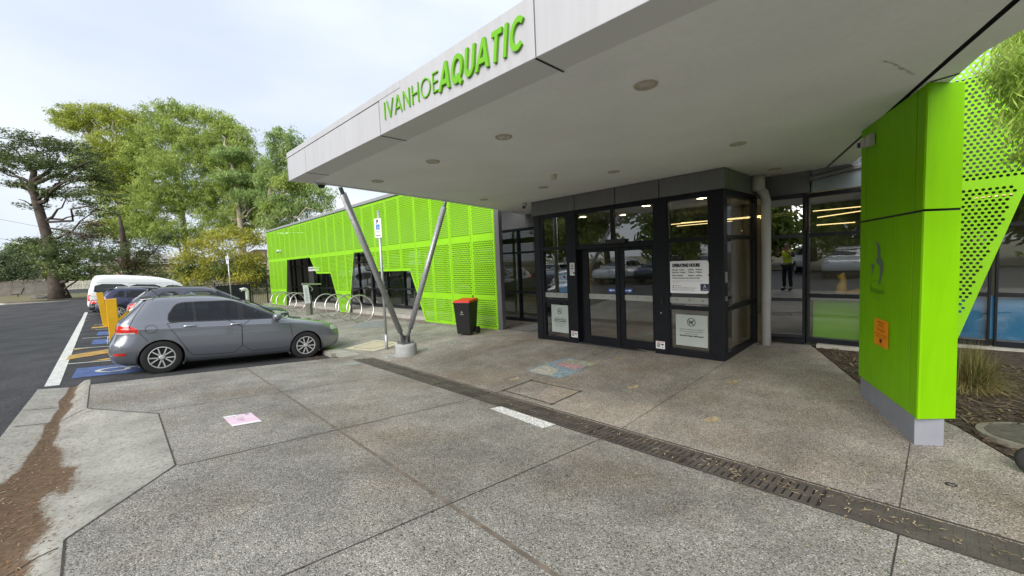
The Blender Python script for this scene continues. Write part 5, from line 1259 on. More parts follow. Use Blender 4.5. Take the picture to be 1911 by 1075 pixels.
    if P.get('bumper_lamp'):
        for sgn in (-1, 1):
            mb = MB(); n = 12
            pts = [(x, P['bumper_lamp'][2]) for x in np.linspace(P['bumper_lamp'][0], P['bumper_lamp'][1], n)]; ribbon(mb, pts, .045, sgn, .005); obj('reflector', mb, M_RED, root, fix=False)
    return body, ysurf
def place(t, x, y, yaw=0.0, level=False):
    """x, y of the rear bumper on the road; nose points into the bay and follows the fall"""
    t.location = (x, y, rz(max(x, -1.2), y)+.0); 
    pitch = 0 if level else math.atan(-EL)
    t.rotation_euler = (0, pitch, yaw)

HATCH = dict(step=.020, ring=230,
    rear=[(.19, .16), (.24, .07), (.34, .02), (.46, .0), (.56, .01), (.66, .05), (.78, .085), (.92, .105), (.98, .125), (1.10, .22), (1.25, .355), (1.36, .455), (1.41, .51), (1.44, .66), (1.462, .92), (1.476, 1.25), (1.482, 1.50)],
    front=[(.19, 4.02), (.24, 4.12), (.34, 4.185), (.48, 4.20), (.58, 4.185), (.66, 4.165), (.72, 4.11), (.77, 4.02), (.82, 3.87), (.87, 3.62), (.915, 3.34), (.95, 3.12), (.975, 3.0), (1.0, 2.93), (1.12, 2.64), (1.25, 2.35), (1.35, 2.11), (1.41, 1.93), (1.45, 1.77), (1.472, 1.63), (1.482, 1.55)],
    wid=[(.19, .80), (.26, .85), (.40, .882), (.55, .892), (.70, .886), (.80, .878), (.865, .874), (.89, .858), (.95, .828), (1.0, .795), (1.15, .725), (1.30, .655), (1.38, .61), (1.43, .555), (1.465, .46), (1.482, .30)],
    n=[(.19, 5.5), (.5, 6.5), (.75, 5.5), (.95, 5.5), (1.1, 6.0), (1.35, 6.0), (1.45, 4.5), (1.482, 3.0)],
    nr=[(.19, 7), (.5, 9), (.8, 8), (.95, 9), (1.1, 10), (1.35, 10), (1.45, 6), (1.482, 3.0)],
    wheels=(.745, 3.323), rw=.317, ra=.368, rim=.205, track=1.545, glass_z=((.985, 1.42), (1.0, 1.37)),
    windows=[('quarter', [(.86, .99), (1.245, .985), (1.215, 1.36), (1.06, 1.348), (.98, 1.325), (.93, 1.28), (.845, 1.13), (.835, 1.04)], None), ('rear', [(1.265, .985), (1.995, .985), (1.972, 1.382), (1.235, 1.362)], 0), ('pillar', [(1.997, .985), (2.078, .985), (2.058, 1.384), (1.974, 1.384)], None), ('front', [(2.08, .985), (2.93, .985), (2.90, 1.01), (2.70, 1.14), (2.5, 1.255), (2.34, 1.335), (2.22, 1.37), (2.06, 1.384)], 1)],
    doors=[smoothpoly([(2.03, .985), (2.05, .30), (1.32, .30), (1.18, .34), (1.02, .62), (.87, .86), (.80, .985)], 1), smoothpoly([(2.035, .985), (2.055, .30), (3.0, .30), (3.03, .50), (2.98, .80), (2.94, .985)], 1)],
    lines=[[(.42, .80), (.50, .70), (.56, .62), (.60, .60)], [(.56, 1.45), (.47, 1.30), (.36, 1.12), (.285, .93), (.30, .85)]],
    tail=dict(z=(.785, .935), x=lambda z: .40-1.6*max(0, z-.87)+.3*min(0, z-.81), y=.50), head=dict(z0=lambda x: .655-.02*(4.1-x), z1=lambda x: .73+.14*(4.1-x), x=3.90, y=.40),
    handles=((1.16, .90, 0), (1.93, .895, 1)), hmat=M_CHROME, mirror=(2.68, .985), fuel=(.585, .87), spoiler=(.44, .62, 1.425, .56), seats=(2.0, 1.1), aerial=(.75, 1.47), plate=(-.012, .62), grille=(4.18, .40, .52, .45), bumper_lamp=(.07, .24, .42), lamp_strip=(.10, .36, .797), sw=.022,
    paint=paint('metallic grey paint', (.20, .212, .245), .42))
hb = thing('hatchback_car', 'dark silver grey hatchback parked nose in, nearest the paving', 'car')
make_car(HATCH, hb); place(hb, -.352, 11.15)
# darker wagon behind it
WAG = dict(HATCH); WAG.update(step=.03, ring=150, paint=paint('charcoal blue paint', (.085, .09, .115), .4), glass=M_CARGLASS2, hmat=None, fuel=None)
sh = lambda P, dx: [(z, x+dx) for z, x in P]
WAG['rear'] = [(.19, .16), (.24, .07), (.34, .02), (.46, .0), (.60, .02), (.78, .06), (.95, .10), (1.05, .18), (1.2, .36), (1.36, .55), (1.42, .62), (1.45, .82), (1.47, 1.15), (1.485, 1.5), (1.492, 1.9)]
WAG['front'] = sh([(z if z < 1.4 else z+.01, x) for z, x in HATCH['front']], .34); WAG['wid'] = [(z if z < 1.4 else z+.01, w_) for z, w_ in HATCH['wid']]; WAG['n'] = [(z if z < 1.4 else z+.01, w_) for z, w_ in HATCH['n']]
WAG['nr'] = [(z if z < 1.4 else z+.01, w_) for z, w_ in HATCH['nr']]; WAG['wheels'] = (.98, 3.66); mv = lambda P, dx: [(x+dx, z) for x, z in P]
WAG['windows'] = [('quarter', smoothpoly([(.62, .99), (1.30, .99), (1.26, 1.345), (.95, 1.34), (.82, 1.28)], 1), None), ('rear', smoothpoly([(1.48, .99), (2.28, .99), (2.26, 1.362), (1.42, 1.352)], 1), 0), ('pillar', [(2.29, .985), (2.37, .985), (2.35, 1.37), (2.27, 1.37)], None), ('front', mv(HATCH['windows'][3][1], .32), 1)]
WAG['doors'] = [mv(HATCH['doors'][0], .30), mv(HATCH['doors'][1], .32)]; WAG['lines'] = []; WAG['handles'] = ((1.45, .90, 0), (2.25, .895, 1)); WAG['hmat'] = WAG['paint']; WAG['mirror'] = (3.0, .985); WAG['seats'] = (2.3, 1.4); WAG['spoiler'] = (.50, .78, 1.43, .56); WAG['aerial'] = None
WAG['tail'] = dict(z=(.86, 1.03), x=lambda z: .52-.9*max(0, z-.95), y=.45); WAG['spmat'] = M_DKPL; WAG['lamp_strip'] = None; WAG['bumper_lamp'] = None; WAG['rails'] = None
def zsc(P, k):
    P = dict(P)
    for key in ('rear', 'front', 'wid', 'n', 'nr'): P[key] = [(z*k, v) for z, v in P[key]]
    zp = lambda poly: [(x, z*k) for x, z in poly]
    P['windows'] = [(a, zp(b), c) for a, b, c in P['windows']]; P['doors'] = [zp(d) for d in P['doors']]; P['handles'] = [(x, z*k, d) for x, z, d in P['handles']]
    P['mirror'] = (P['mirror'][0], P['mirror'][1]*k); t0 = P['tail']; P['tail'] = dict(z=(t0['z'][0]*k, t0['z'][1]*k), x=lambda z: t0['x'](z/k), y=t0['y']); h0 = P['head']; P['head'] = dict(z0=lambda x: h0['z0'](x)*k, z1=lambda x: h0['z1'](x)*k, x=h0['x'], y=h0['y'])
    P['glass_z'] = tuple((a*k, b*k) for a, b in P['glass_z']); P['spoiler'] = (P['spoiler'][0], P['spoiler'][1], P['spoiler'][2]*k, P['spoiler'][3]); P['rw'] = .345; P['ra'] = .395; return P
wg = thing('station_wagon', 'tall charcoal wagon parked second, right behind the grey hatchback', 'car')
make_car(zsc(WAG, 1.13), wg); place(wg, -.17, 17.35)
# navy SUV
SUV = dict(step=.04, ring=130,
    rear=[(.30, .14), (.38, .05), (.5, .0), (.65, .0), (.85, .05), (1.05, .10), (1.12, .14), (1.3, .30), (1.45, .44), (1.52, .52), (1.58, .75), (1.61, 1.2), (1.625, 1.7)],
    front=[(.30, 4.40), (.40, 4.52), (.55, 4.56), (.75, 4.53), (.88, 4.42), (.96, 4.2), (1.04, 3.8), (1.10, 3.45), (1.14, 3.28), (1.2, 3.14), (1.35, 2.82), (1.5, 2.45), (1.57, 2.2), (1.61, 1.95), (1.625, 1.78)],
    wid=[(.30, .84), (.38, .89), (.50, .915), (.65, .92), (.90, .905), (1.02, .88), (1.10, .85), (1.2, .80), (1.35, .73), (1.47, .67), (1.55, .59), (1.6, .47), (1.625, .3)],
    n=[(.30, 5.5), (.6, 6), (.9, 5.5), (1.1, 5.5), (1.4, 6), (1.58, 4.5), (1.625, 3)], wheels=(.92, 3.60), rw=.35, ra=.40, rim=.23, track=1.585, tw=.225, glass_z=((1.14, 1.56), (1.16, 1.49)),
    windows=[('quarter', [(.66, 1.16), (1.10, 1.12), (1.12, 1.46), (.92, 1.45)], None), ('rear', [(1.17, 1.12), (2.05, 1.11), (2.03, 1.49), (1.2, 1.47)], 0), ('front', [(2.12, 1.11), (3.1, 1.11), (2.55, 1.43), (2.1, 1.49)], 1)],
    doors=[[(2.07, 1.10), (2.09, .48), (1.45, .48), (1.15, .85), (1.10, 1.10)], [(2.08, 1.10), (2.10, .48), (3.1, .48), (3.15, .8), (3.12, 1.10)]],
    tail=dict(z=(.93, 1.08), x=lambda z: .42, y=.5), head=dict(z0=lambda x: .80, z1=lambda x: .93+.05*(4.5-x), x=4.2, y=.45), handles=((1.3, 1.02, 0), (2.15, 1.02, 1)), mirror=(2.95, 1.12), rails=(.75, 2.6, 1.62, .55), clad=.46, arch=M_DKPL, seats=(2.3, 1.3), spoiler=(.40, .72, 1.545, .6), paint=paint('navy blue paint', (.028, .03, .085), .35), glass=M_CARGLASS, railmat=M_CHROME)
sv = thing('suv_car', 'navy blue SUV with roof rails parked third, before the white van', 'car')
make_car(SUV, sv); place(sv, -1.25, 30.7)
SED = dict(SUV); SED.update(rear=[(.25, .14), (.32, .05), (.45, .0), (.7, .02), (.85, .05), (.93, .10), (.96, .3), (.985, .62), (1.05, .78), (1.2, 1.08), (1.33, 1.42), (1.38, 1.75), (1.40, 2.0)],
    front=[(.25, 4.40), (.35, 4.52), (.5, 4.56), (.65, 4.5), (.74, 4.36), (.82, 4.0), (.9, 3.6), (.95, 3.35), (.99, 3.2), (1.1, 2.95), (1.2, 2.7), (1.32, 2.35), (1.38, 2.15), (1.40, 2.05)],
    wid=[(.25, .82), (.33, .87), (.45, .895), (.6, .9), (.75, .89), (.88, .87), (.96, .83), (1.05, .77), (1.2, .69), (1.3, .62), (1.36, .53), (1.39, .4), (1.40, .28)], n=[(.25, 5.5), (.6, 6), (.95, 5.5), (1.1, 5.5), (1.3, 5.5), (1.40, 3)],
    wheels=(.98, 3.65), rw=.32, ra=.37, rim=.21, track=1.55, glass_z=((1.0, 1.36), (1.0, 1.34)), windows=[('rear', [(1.2, .99), (2.1, .98), (2.1, 1.31), (1.45, 1.29)], 0), ('front', [(2.17, .98), (3.1, .98), (2.5, 1.24), (2.17, 1.31)], 1)],
    doors=[[(2.12, .97), (2.14, .35), (1.5, .35), (1.2, .7), (1.15, .97)], [(2.13, .97), (2.15, .35), (3.12, .35), (3.16, .7), (3.12, .97)]], tail=dict(z=(.74, .90), x=lambda z: .35, y=.5), head=dict(z0=lambda x: .60, z1=lambda x: .72, x=4.25, y=.45), handles=((1.35, .87, 0), (2.2, .87, 1)), mirror=(2.95, .99), rails=None, spoiler=None, clad=0, arch=None, paint=paint('black paint', (.012, .012, .014), .2))
SED['arch'] = SED['paint']
sd_ = thing('sedan_car', 'black sedan parked between the navy SUV and the white van', 'car')
make_car(SED, sd_); place(sd_, -1.62, 34.0)
# white high roof van
VAN = dict(step=.05, ring=130,
    rear=[(.30, .18), (.36, .08), (.5, .02), (.9, .02), (1.2, .04), (1.5, .09), (1.8, .17), (2.05, .25), (2.2, .34), (2.26, .6), (2.285, 1.2)],
    front=[(.30, 5.15), (.40, 5.28), (.55, 5.33), (.75, 5.32), (.95, 5.24), (1.05, 5.12), (1.15, 4.98), (1.4, 4.72), (1.65, 4.45), (1.85, 4.2), (2.0, 3.9), (2.12, 3.5), (2.2, 3.1), (2.26, 2.5), (2.285, 1.8)],
    wid=[(.30, .86), (.36, .91), (.5, .93), (.9, .94), (1.15, .93), (1.4, .90), (1.65, .86), (1.9, .82), (2.05, .78), (2.15, .72), (2.23, .62), (2.285, .42)],
    n=[(.30, 9), (.9, 10), (1.4, 10), (2.0, 9), (2.2, 6), (2.285, 3.5)], wheels=(1.1, 4.15), rw=.34, ra=.40, rim=.20, track=1.66, glass_z=((1.12, 1.68), (1.2, 1.72)),
    windows=[('rear', smoothpoly([(.30, 1.17), (1.75, 1.17), (1.75, 1.72), (.36, 1.72)], 1), None), ('middle', smoothpoly([(1.85, 1.17), (3.25, 1.17), (3.25, 1.72), (1.85, 1.72)], 1), 0), ('front', smoothpoly([(3.48, 1.17), (4.6, 1.17), (4.42, 1.42), (4.2, 1.68), (3.48, 1.68)], 1), 1)],
    doors=[[(1.80, 1.78), (1.80, .45), (3.30, .45), (3.30, 1.78)], [(3.38, 1.75), (3.38, .45), (3.85, .45), (4.45, .9), (4.7, 1.15), (4.2, 1.75)]], tail=dict(z=(.72, 1.10), x=lambda z: .16, y=.72), head=dict(z0=lambda x: .80, z1=lambda x: 1.02, x=4.95, y=.5),
    handles=((1.95, 1.05, 0), (3.5, 1.05, 1)), mirror=(4.45, 1.25), paint=paint('white van paint', (.78, .79, .80), 0.0), glass=M_CARGLASS, hmat=M_DKPL, mmat=M_DKPL, lines=[[(.3, 1.80), (3.9, 1.84)], [(.1, 1.0), (1.0, 1.0)]])
vn = thing('white_van', 'white high roofed van parked last beyond the dark cars', 'van')
make_car(VAN, vn); place(vn, -1.9, 38.4); vn.scale = (1.1, 1.08, 1.1)
mb = MB().box((-.04, 0, .42), (.14, 1.5, .10)); mb.tube([(-.05, .5, .36), (-.28, .5, .36), (-.30, .5, .46)], .03, 8); obj('tow_step', mb, M_DKPL, vn)
# white cars across the road: the photograph shows them mirrored in the glass
SUVW = dict(SUV); SUVW.update(paint=paint('white car paint', (.76, .77, .78), 0.0), arch=None, clad=.42, step=.06, ring=100); SUVW['arch'] = SUVW['paint']
wc = thing('white_car', 'white car parked across the road, mirrored behind the person in hi-vis', 'car', group='white cars across the road')
make_car(SUVW, wc); wc.location = (-13.2, 3.6, rz(-5, 4)); wc.rotation_euler = (0, 0, 0)
for (x, y, lab) in ((-13.0, 9.4, 'white car parked across the road, mirrored beside the opening hours board, nearest the person'), (-13.1, 15.6, 'white car parked across the road, mirrored in the left door leaf'), (-13.2, 21.8, 'white car parked across the road, mirrored in the glass left of the doors'), (-13.0, -4.6, 'white car parked across the road, mirrored in the window behind the counter')):
    c = copy_tree(wc); c.location = (x, y, rz(-5, y)); c['label'] = lab
gc = copy_tree(sv); gc.name = 'dark_car'; del gc['label']; tag(gc, 'dark car parked across the road between white ones, mirrored in the doors', 'car', 'dark cars across the road'); gc.location = (-13.1, 12.5, rz(-5, 12)); gc.rotation_euler = (0, 0, 0)
g2 = copy_tree(gc); g2.location = (-13.1, 18.7, rz(-5, 18)); g2['label'] = 'dark car parked across the road, mirrored left of the doors'

# ------------------------------------------------------------------ street furniture
M_BOLL = mat('yellow bollard paint', (.82, .46, .012), .5, col2=(.70, .38, .01), vscale=8)
def bollard(x, y, h, lean, lab):
    t = thing('bollard', lab, 'bollard', (x, y, rz(x, y)), 'yellow bollards in the hatched bays', (lean[0], lean[1], 0))
    b = t.location
    mb = MB().box((b.x, b.y, b.z+h/2-.02), (.20, .20, h)); obj('post', mb, M_BOLL, t, bevel=.015); mb = MB().box((b.x, b.y, b.z+h-.01), (.205, .205, .03)); obj('cap', mb, M_BOLL, t, bevel=.01)
    mb = MB().box((b.x, b.y, b.z+.012), (.3, .3, .024)); obj('base_plate', mb, M_BOLL, t)
bollard(-.27, 14.2, 1.35, (0, R(0), 0), 'upright yellow bollard just behind the tail of the grey hatchback')
bollard(-.66, 23.9, 1.42, (0, R(-4.5), 0), 'leaning yellow bollard farther back, beyond the charcoal wagon')
def sign_post(x, y, h, lab, yaw):
    z = gz(x, y); t = thing('parking_sign', lab, 'sign', (x, y, z), 'disabled parking signs on poles')
    mb = MB().tube([(x, y, z-.05), (x, y, z+.36)], .037, 14); mb.tube([(x, y, z+.30), (x, y, z+h)], .030, 14); mb.lathe([(.001, .012), (.032, .008), (.033, 0)], (x, y, z+h), 'z', 14); obj('pole', mb, M_GALV, t, smooth=True)
    n = Vector((math.cos(yaw), math.sin(yaw), 0)); u = Vector((-n.y, n.x, 0))     # n points out of the face; u to the reader's right
    o = Vector((x, y, z+h-.62))+n*.036-u*.1125
    p = lambda a, b, w=0.0: tuple(o+u*a+Vector((0, 0, b))+n*w)
    mb = MB().prism([p(a, b, 0) for a, b in rrect(.225, .45, .015, 3)], [p(a, b, .003) for a, b in rrect(.225, .45, .015, 3)]); b_ = obj('sign_plate', mb, mat('sign white', (.7, .7, .7), .5), t)
    mb = MB(); text_into(mb, 'P', .12, lambda a, b, w: p(.075+a, .335+b, .006), offset=.006); text_into(mb, 'ONLY', .035, lambda a, b, w: p(.05+a, .13+b, .006), fitw=.12); stroke(mb, p, [(.07, .055), (.19, .055)], .012, .006); mb.poly([p(.04, .055, .006), p(.075, .035, .006), p(.075, .075, .006)]); obj('print', mb, M_INK, b_, fix=False)
    mb = MB().poly([p(.055, .19, .006), p(.17, .19, .006), p(.17, .31, .006), p(.055, .31, .006)]); obj('blue_square', mb, mat('sign blue', (.03, .16, .52), .5), b_, fix=False)
    mb = MB(); stroke(mb, p, arc(.108, .225, .024, R(150), R(390), 10), .008, .009); stroke(mb, p, [(.10, .29), (.105, .25), (.13, .25), (.145, .215)], .009, .009); obj('symbol', mb, mat('sign white', (.7, .7, .7), .5), b_, fix=False)
sign_post(4.43, 9.14, 3.27, 'galvanised pole with disabled parking sign nearest the V shaped struts', R(197))
sign_post(4.43, 28.4, 3.45, 'galvanised pole with disabled parking sign far off beyond the cars', R(205))
# bin
bn = thing('wheelie_bin', 'black wheelie bin with a bright red lid against the green screen', 'bin', (6.52, 8.72, gz(6.52, 8.72)), None, (0, 0, math.atan2(-.42, -.9)))
def local(mb, name, m, parent, **k): 
    me = mb.mesh(name, (0, 0, 0), k.pop('smooth', False)); return obj(name, me, m, parent, **k)
M_BIN = mat('black bin plastic', (.014, .014, .015), .45, spec=.4)
mb = MB().prism([(.20, -.19, .04), (.20, .19, .04), (-.17, .19, .06), (-.17, -.19, .06)], [(.27, -.235, .86), (.27, .235, .86), (-.25, .235, .86), (-.25, -.235, .86)]); mb.bb(-.26, .285, -.245, .245, .84, .875); local(mb, 'bin_body', M_BIN, bn, bevel=.015)
mb = MB().prism([(.30, -.255, .876), (.30, .255, .876), (-.25, .25, .876), (-.25, -.25, .876)], [(.25, -.22, .925), (.25, .22, .925), (-.24, .23, .955), (-.24, -.23, .955)]); local(mb, 'lid', mat('red lid plastic', (.62, .022, .012), .4), bn, bevel=.012)
mb = MB().tube([(-.24, -.2, .88), (-.31, -.2, .92), (-.31, .2, .92), (-.24, .2, .88)], .016, 8); mb.tube([(-.24, .10, .95), (-.34, .04, 1.0), (-.38, .0, .985)], .012, 6); local(mb, 'handle', M_BIN, bn)
for s in (-1, 1): local(MB().lathe([(.001, -.03), (.09, -.03), (.10, -.02), (.10, .02), (.09, .03), (.001, .03)], (-.19, s*.225, .10), 'y', 24), 'wheel', M_TYRE, bn, smooth=True)
mb = MB(); pz = lambda u, v, w=0.0: (.2445+w+(v-.55)*.086, u, v)
mb.poly([pz(.0+a, .60+b, .004) for a, b in ((-.012, .05), (.004, .045), (.012, .02), (.03, .0), (.008, .006))]); mb.poly([pz(-.02+a, .60+b, .004) for a, b in ((0, 0), (.012, .02), (.014, 0))]); text_into(mb, 'Banyule', .028, lambda u, v, w: pz(-.045+u, .56+v, .004), fitw=.09); local(mb, 'bin_print', mat('white vinyl', (.75, .75, .75), .5), bn, fix=False)
# bike hoops
def hoop(x, y, lab, grp, r=.50):
    z = gz(x, y); t = thing('bike_hoop', lab, 'bike rack', (x, y, z), grp)
    pts = [(x+r*math.cos(a), y+.12*math.sin(a), z+.48+r*math.sin(a)) for a in np.linspace(0, 2*math.pi, 41)[:-1]]
    mb = MB().tube(pts, .024, 10, closed=True); obj('ring', mb, M_STEEL, t, smooth=True)
    mb = MB().lathe([(.001, .012), (.055, .012), (.055, 0)], (x, y, z), 'z', 14); mb.bb(x-.02, x+.02, y-.02, y+.02, z, z+.05); obj('foot', mb, M_STEEL, t)
rk = ['farthest round steel bike hoop of the near set, next to the repair stand', 'second round steel bike hoop of the near set from the repair stand', 'third round steel bike hoop of the near set from the repair stand', 'nearest round steel bike hoop, closest to the sign pole']
for (x, y), lab in zip(((6.3, 18.39), (6.3, 17.17), (6.3, 15.99), (6.28, 14.88)), rk): hoop(x, y, lab, 'steel bike hoops before the screen')
rk = ['farthest round steel bike hoop, in the far set beyond the repair stand', 'third round steel bike hoop beyond the repair stand', 'second round steel bike hoop beyond the repair stand', 'first round steel bike hoop just beyond the repair stand']
for (x, y), lab in zip(((6.45, 26.2), (6.4, 24.9), (6.35, 23.2), (6.3, 22.0)), rk): hoop(x, y, lab, 'steel bike hoops before the screen')
# repair stand
z = gz(6.09, 20.34); t = thing('bike_repair_stand', 'steel bike repair stand with white panel and hanger arm between the hoops', 'repair stand', (6.09, 20.34, z))
mb = MB().bb(6.0, 6.18, 20.27, 20.41, z, z+1.22); obj('post', mb, M_STEEL, t, bevel=.01)
mb = MB().prism([(5.97, 20.20, z+.55), (6.2, 20.20, z+.55), (6.2, 20.26, z+.55), (5.97, 20.26, z+.55)], [(5.93, 20.20, z+1.40), (6.14, 20.20, z+1.40), (6.14, 20.26, z+1.40), (5.93, 20.26, z+1.40)]); obj('panel', mb, mat('panel white', (.66, .68, .70), .4), t)
mb = MB(); pp = lambda u, v, w=0.0: (5.97+u-.03*(v-z-.55)/.85, 20.19-w, v)
for k in range(9): stroke(mb, pp, [(.04, z+.7+k*.07), (.04+.12*(.6+.4*((k*7) % 5)/5), z+.7+k*.07)], .02, .002)
obj('panel_print', mb, mat('grey print', (.35, .30, .38), .6), t, fix=False)
mb = MB().tube([(5.9, 20.3, z+1.44), (6.3, 20.3, z+1.43), (6.75, 20.3, z+1.40)], .03, 10); mb.tube([(6.2, 20.3, z+1.4), (6.35, 20.25, z+1.2), (6.3, 20.28, z+1.1)], .018, 8); mb.bb(5.92, 6.1, 20.24, 20.36, z+1.40, z+1.50); obj('hanger_arm', mb, M_STEEL, t)
mb = MB().bb(6.18, 6.30, 20.3, 20.4, z, z+.9); obj('back_post', mb, mat('dark grey steel', (.10, .10, .105), .5), t)
# white vent pipe
z = gz(5.9, 31.0); t = thing('vent_pipe', 'white bent vent pipe with a dark mouth standing near the far screen end', 'pipe', (5.6, 30.4, z)); obj('pipe', MB().tube([(5.6, 30.4, z), (5.6, 30.4, z+1.10), (5.56, 30.38, z+1.2), (5.42, 30.3, z+1.24), (5.2, 30.2, z+1.2)], .10, 12), mat('pipe white', (.68, .68, .66), .5), t, smooth=True); obj('mouth', MB().tube([(5.2, 30.2, z+1.2), (5.17, 30.19, z+1.195)], .085, 12), M_GAP, t)
# pram wheel / tyre at the right edge
cx_t, cy_t = 4.93, -.50; z = gz(cx_t, cy_t)
t = thing('trolley_wheel', 'small black rubber wheel at the right edge of the paving', 'wheel', (cx_t, cy_t, z)); obj('tyre', MB().lathe([(.05, -.03), (.09, -.035), (.105, -.02), (.105, .02), (.09, .035), (.05, .03)], (cx_t, cy_t, z+.105), 'x', 30), M_TYRE, t, smooth=True); obj('hub', MB().lathe([(.001, -.02), (.05, -.02), (.05, .02), (.001, .02)], (cx_t, cy_t, z+.105), 'x', 20), M_DKPL, t)
obj('axle_arm', MB().tube([(cx_t, cy_t, z+.105), (cx_t+.02, cy_t-.15, z+.14), (cx_t+.05, cy_t-.5, z+.2)], .016, 8), M_DKPL, t)
mb = MB().tube([(4.40+.024*math.cos(a), -.06+.03*math.sin(a), gz(4.4, -.06)+.006) for a in np.linspace(0, 2*math.pi, 21)[:-1]], .004, 6, closed=True)
tag(obj('rubber_ring', mb, M_DKPL, smooth=True, base=(4.4, -.06, gz(4.4, -.06))), 'small dark ring lying on the paving at the right', 'ring')
# ------------------------------------------------------------------ foliage
def leafmat(name, c1, c2, c3, tr=.3, scale=.7):
    if name in MATS: return MATS[name]
    m = bpy.data.materials.new(name); nt, b, out = nodes_of(m); L = nt.links.new; b.inputs['Roughness'].default_value = .55; b.inputs['Specular IOR Level'].default_value = .25
    at_ = nt.nodes.new('ShaderNodeAttribute'); at_.attribute_name = 'rnd'; tc = nt.nodes.new('ShaderNodeTexCoord'); n = nt.nodes.new('ShaderNodeTexNoise'); n.inputs['Scale'].default_value = scale; n.inputs['Detail'].default_value = 2
    L(tc.outputs['Object'], n.inputs['Vector'])
    ad = nt.nodes.new('ShaderNodeMath'); ad.operation = 'MULTIPLY_ADD'; L(at_.outputs['Fac'], ad.inputs[0]); ad.inputs[1].default_value = .55
    s = nt.nodes.new('ShaderNodeMath'); s.operation = 'MULTIPLY_ADD'; L(n.outputs['Fac'], s.inputs[0]); s.inputs[1].default_value = 1.1; s.inputs[2].default_value = -.32; L(s.outputs[0], ad.inputs[2])
    rp = nt.nodes.new('ShaderNodeValToRGB'); e = rp.color_ramp.elements; e[0].position = .15; e[0].color = (*c1, 1); e[1].position = .9; e[1].color = (*c3, 1); q = e.new(.5); q.color = (*c2, 1)
    L(ad.outputs[0], rp.inputs[0]); L(rp.outputs[0], b.inputs['Base Color'])
    t = nt.nodes.new('ShaderNodeBsdfTranslucent'); L(rp.outputs[0], t.inputs[0]); mx = nt.nodes.new('ShaderNodeMixShader'); mx.inputs[0].default_value = tr
    L(b.outputs[0], mx.inputs[1]); L(t.outputs[0], mx.inputs[2]); L(mx.outputs[0], out.inputs[0]); MATS[name] = m; return m
def quads_mesh(name, Q, rnd):
    n = len(Q); me = bpy.data.meshes.new(name); me.vertices.add(4*n); me.loops.add(4*n); me.polygons.add(n)
    me.vertices.foreach_set('co', Q.reshape(-1).astype(np.float32)); me.loops.foreach_set('vertex_index', np.arange(4*n, dtype=np.int32))
    me.polygons.foreach_set('loop_start', np.arange(0, 4*n, 4, dtype=np.int32)); me.update(calc_edges=True)
    a = me.attributes.new('rnd', 'FLOAT', 'FACE'); a.data.foreach_set('value', rnd.astype(np.float32)); return me
def unit(v): return v/np.maximum(np.linalg.norm(v, axis=-1, keepdims=True), 1e-9)
def leaves(blobs, n, ln, wd, droop=.5, clump=.5, per=24, flat=0.0, shell=.55):
    """blobs: (centre, radii); n leaf blades in twig clumps spread through the blobs"""
    blobs = [(np.array(c, float), np.array(r, float)) for c, r in blobs]
    vol = np.array([np.prod(r)**(2/3) for c, r in blobs]); vol /= vol.sum(); nc = max(1, n//per)
    which = rng.choice(len(blobs), nc, p=vol); d = unit(rng.normal(size=(nc, 3))); rad = rng.uniform(0, 1, nc)**shell
    C = np.array([blobs[i][0] for i in which]); RR = np.array([blobs[i][1] for i in which])
    lump = 1+.22*np.array([mnoise.noise(tuple(x*2.3+i*.7)) for x, i in zip(d, which)])
    cc = C+d*rad[:, None]*RR*lump[:, None]
    k = nc*per; ci = np.repeat(np.arange(nc), per); sz = clump*rng.uniform(.5, 1.3, nc)
    off = rng.normal(size=(k, 3))*sz[ci][:, None]; off[:, 2] *= (.75-flat*.6)
    p = cc[ci]+off
    ax = rng.normal(size=(k, 3)); ax[:, 2] *= .5; ax = unit(ax)*(1-droop)+np.array([0, 0, -1])*droop; ax = unit(ax)
    w_ = unit(np.cross(ax, rng.normal(size=(k, 3))))
    l = ln*rng.uniform(.6, 1.35, k)[:, None]; w2 = wd*rng.uniform(.6, 1.3, k)[:, None]
    Q = np.stack([p, p+ax*l*.5+w_*w2*.5, p+ax*l, p+ax*l*.5-w_*w2*.5], 1)
    rnd = np.clip(rng.normal(.5, .18, nc)[ci]+rng.normal(0, .13, k), 0, 1); return Q, rnd
def bent(a, b, n=5, wob=.12):
    a, b = np.array(a, float), np.array(b, float); l = np.linalg.norm(b-a); P = [a+(b-a)*t for t in np.linspace(0, 1, n)]
    for i in range(1, n-1): P[i] = P[i]+rng.normal(size=3)*l*wob*.4
    return P
def tree(name, label, cat, trunk, radii, limbs, crowns, bark, group=None, auto=False):
    """trunk: list of points; limbs: (points, r0, r1); crowns: (blobs, leaf settings, material)"""
    base = tuple(trunk[0]); t = thing(name, label, cat, base, group)
    mb = MB(); mb.tube(trunk, radii, 14)
    tr = obj('trunk', mb, bark, t, smooth=True)
    if auto:
        for bl_, st_, m_ in crowns[:1]+crowns[1:2]*(len(crowns) > 1):
            for c, r in bl_:
                k_ = min(range(len(trunk)), key=lambda i: np.linalg.norm(np.array(trunk[i])-c+np.array([0, 0, r[2]*1.5]))); rr_ = min(.13, radii[k_]*.4)
                limbs = limbs+[(bent(trunk[k_], np.array(c)+np.array([0, 0, r[2]*.3]), 6), rr_, .02)]
    if limbs:
        for P, r0, r1 in limbs: obj('branch', MB().tube(P, list(np.linspace(r0, r1, len(P))), 7), bark, t, smooth=True)
    for blobs, st, m in crowns:
        Q, rnd = leaves(blobs, **st); Q = Q-np.array(base)
        obj('crown', quads_mesh('crown', Q, rnd), m, t, fix=False)
    return t
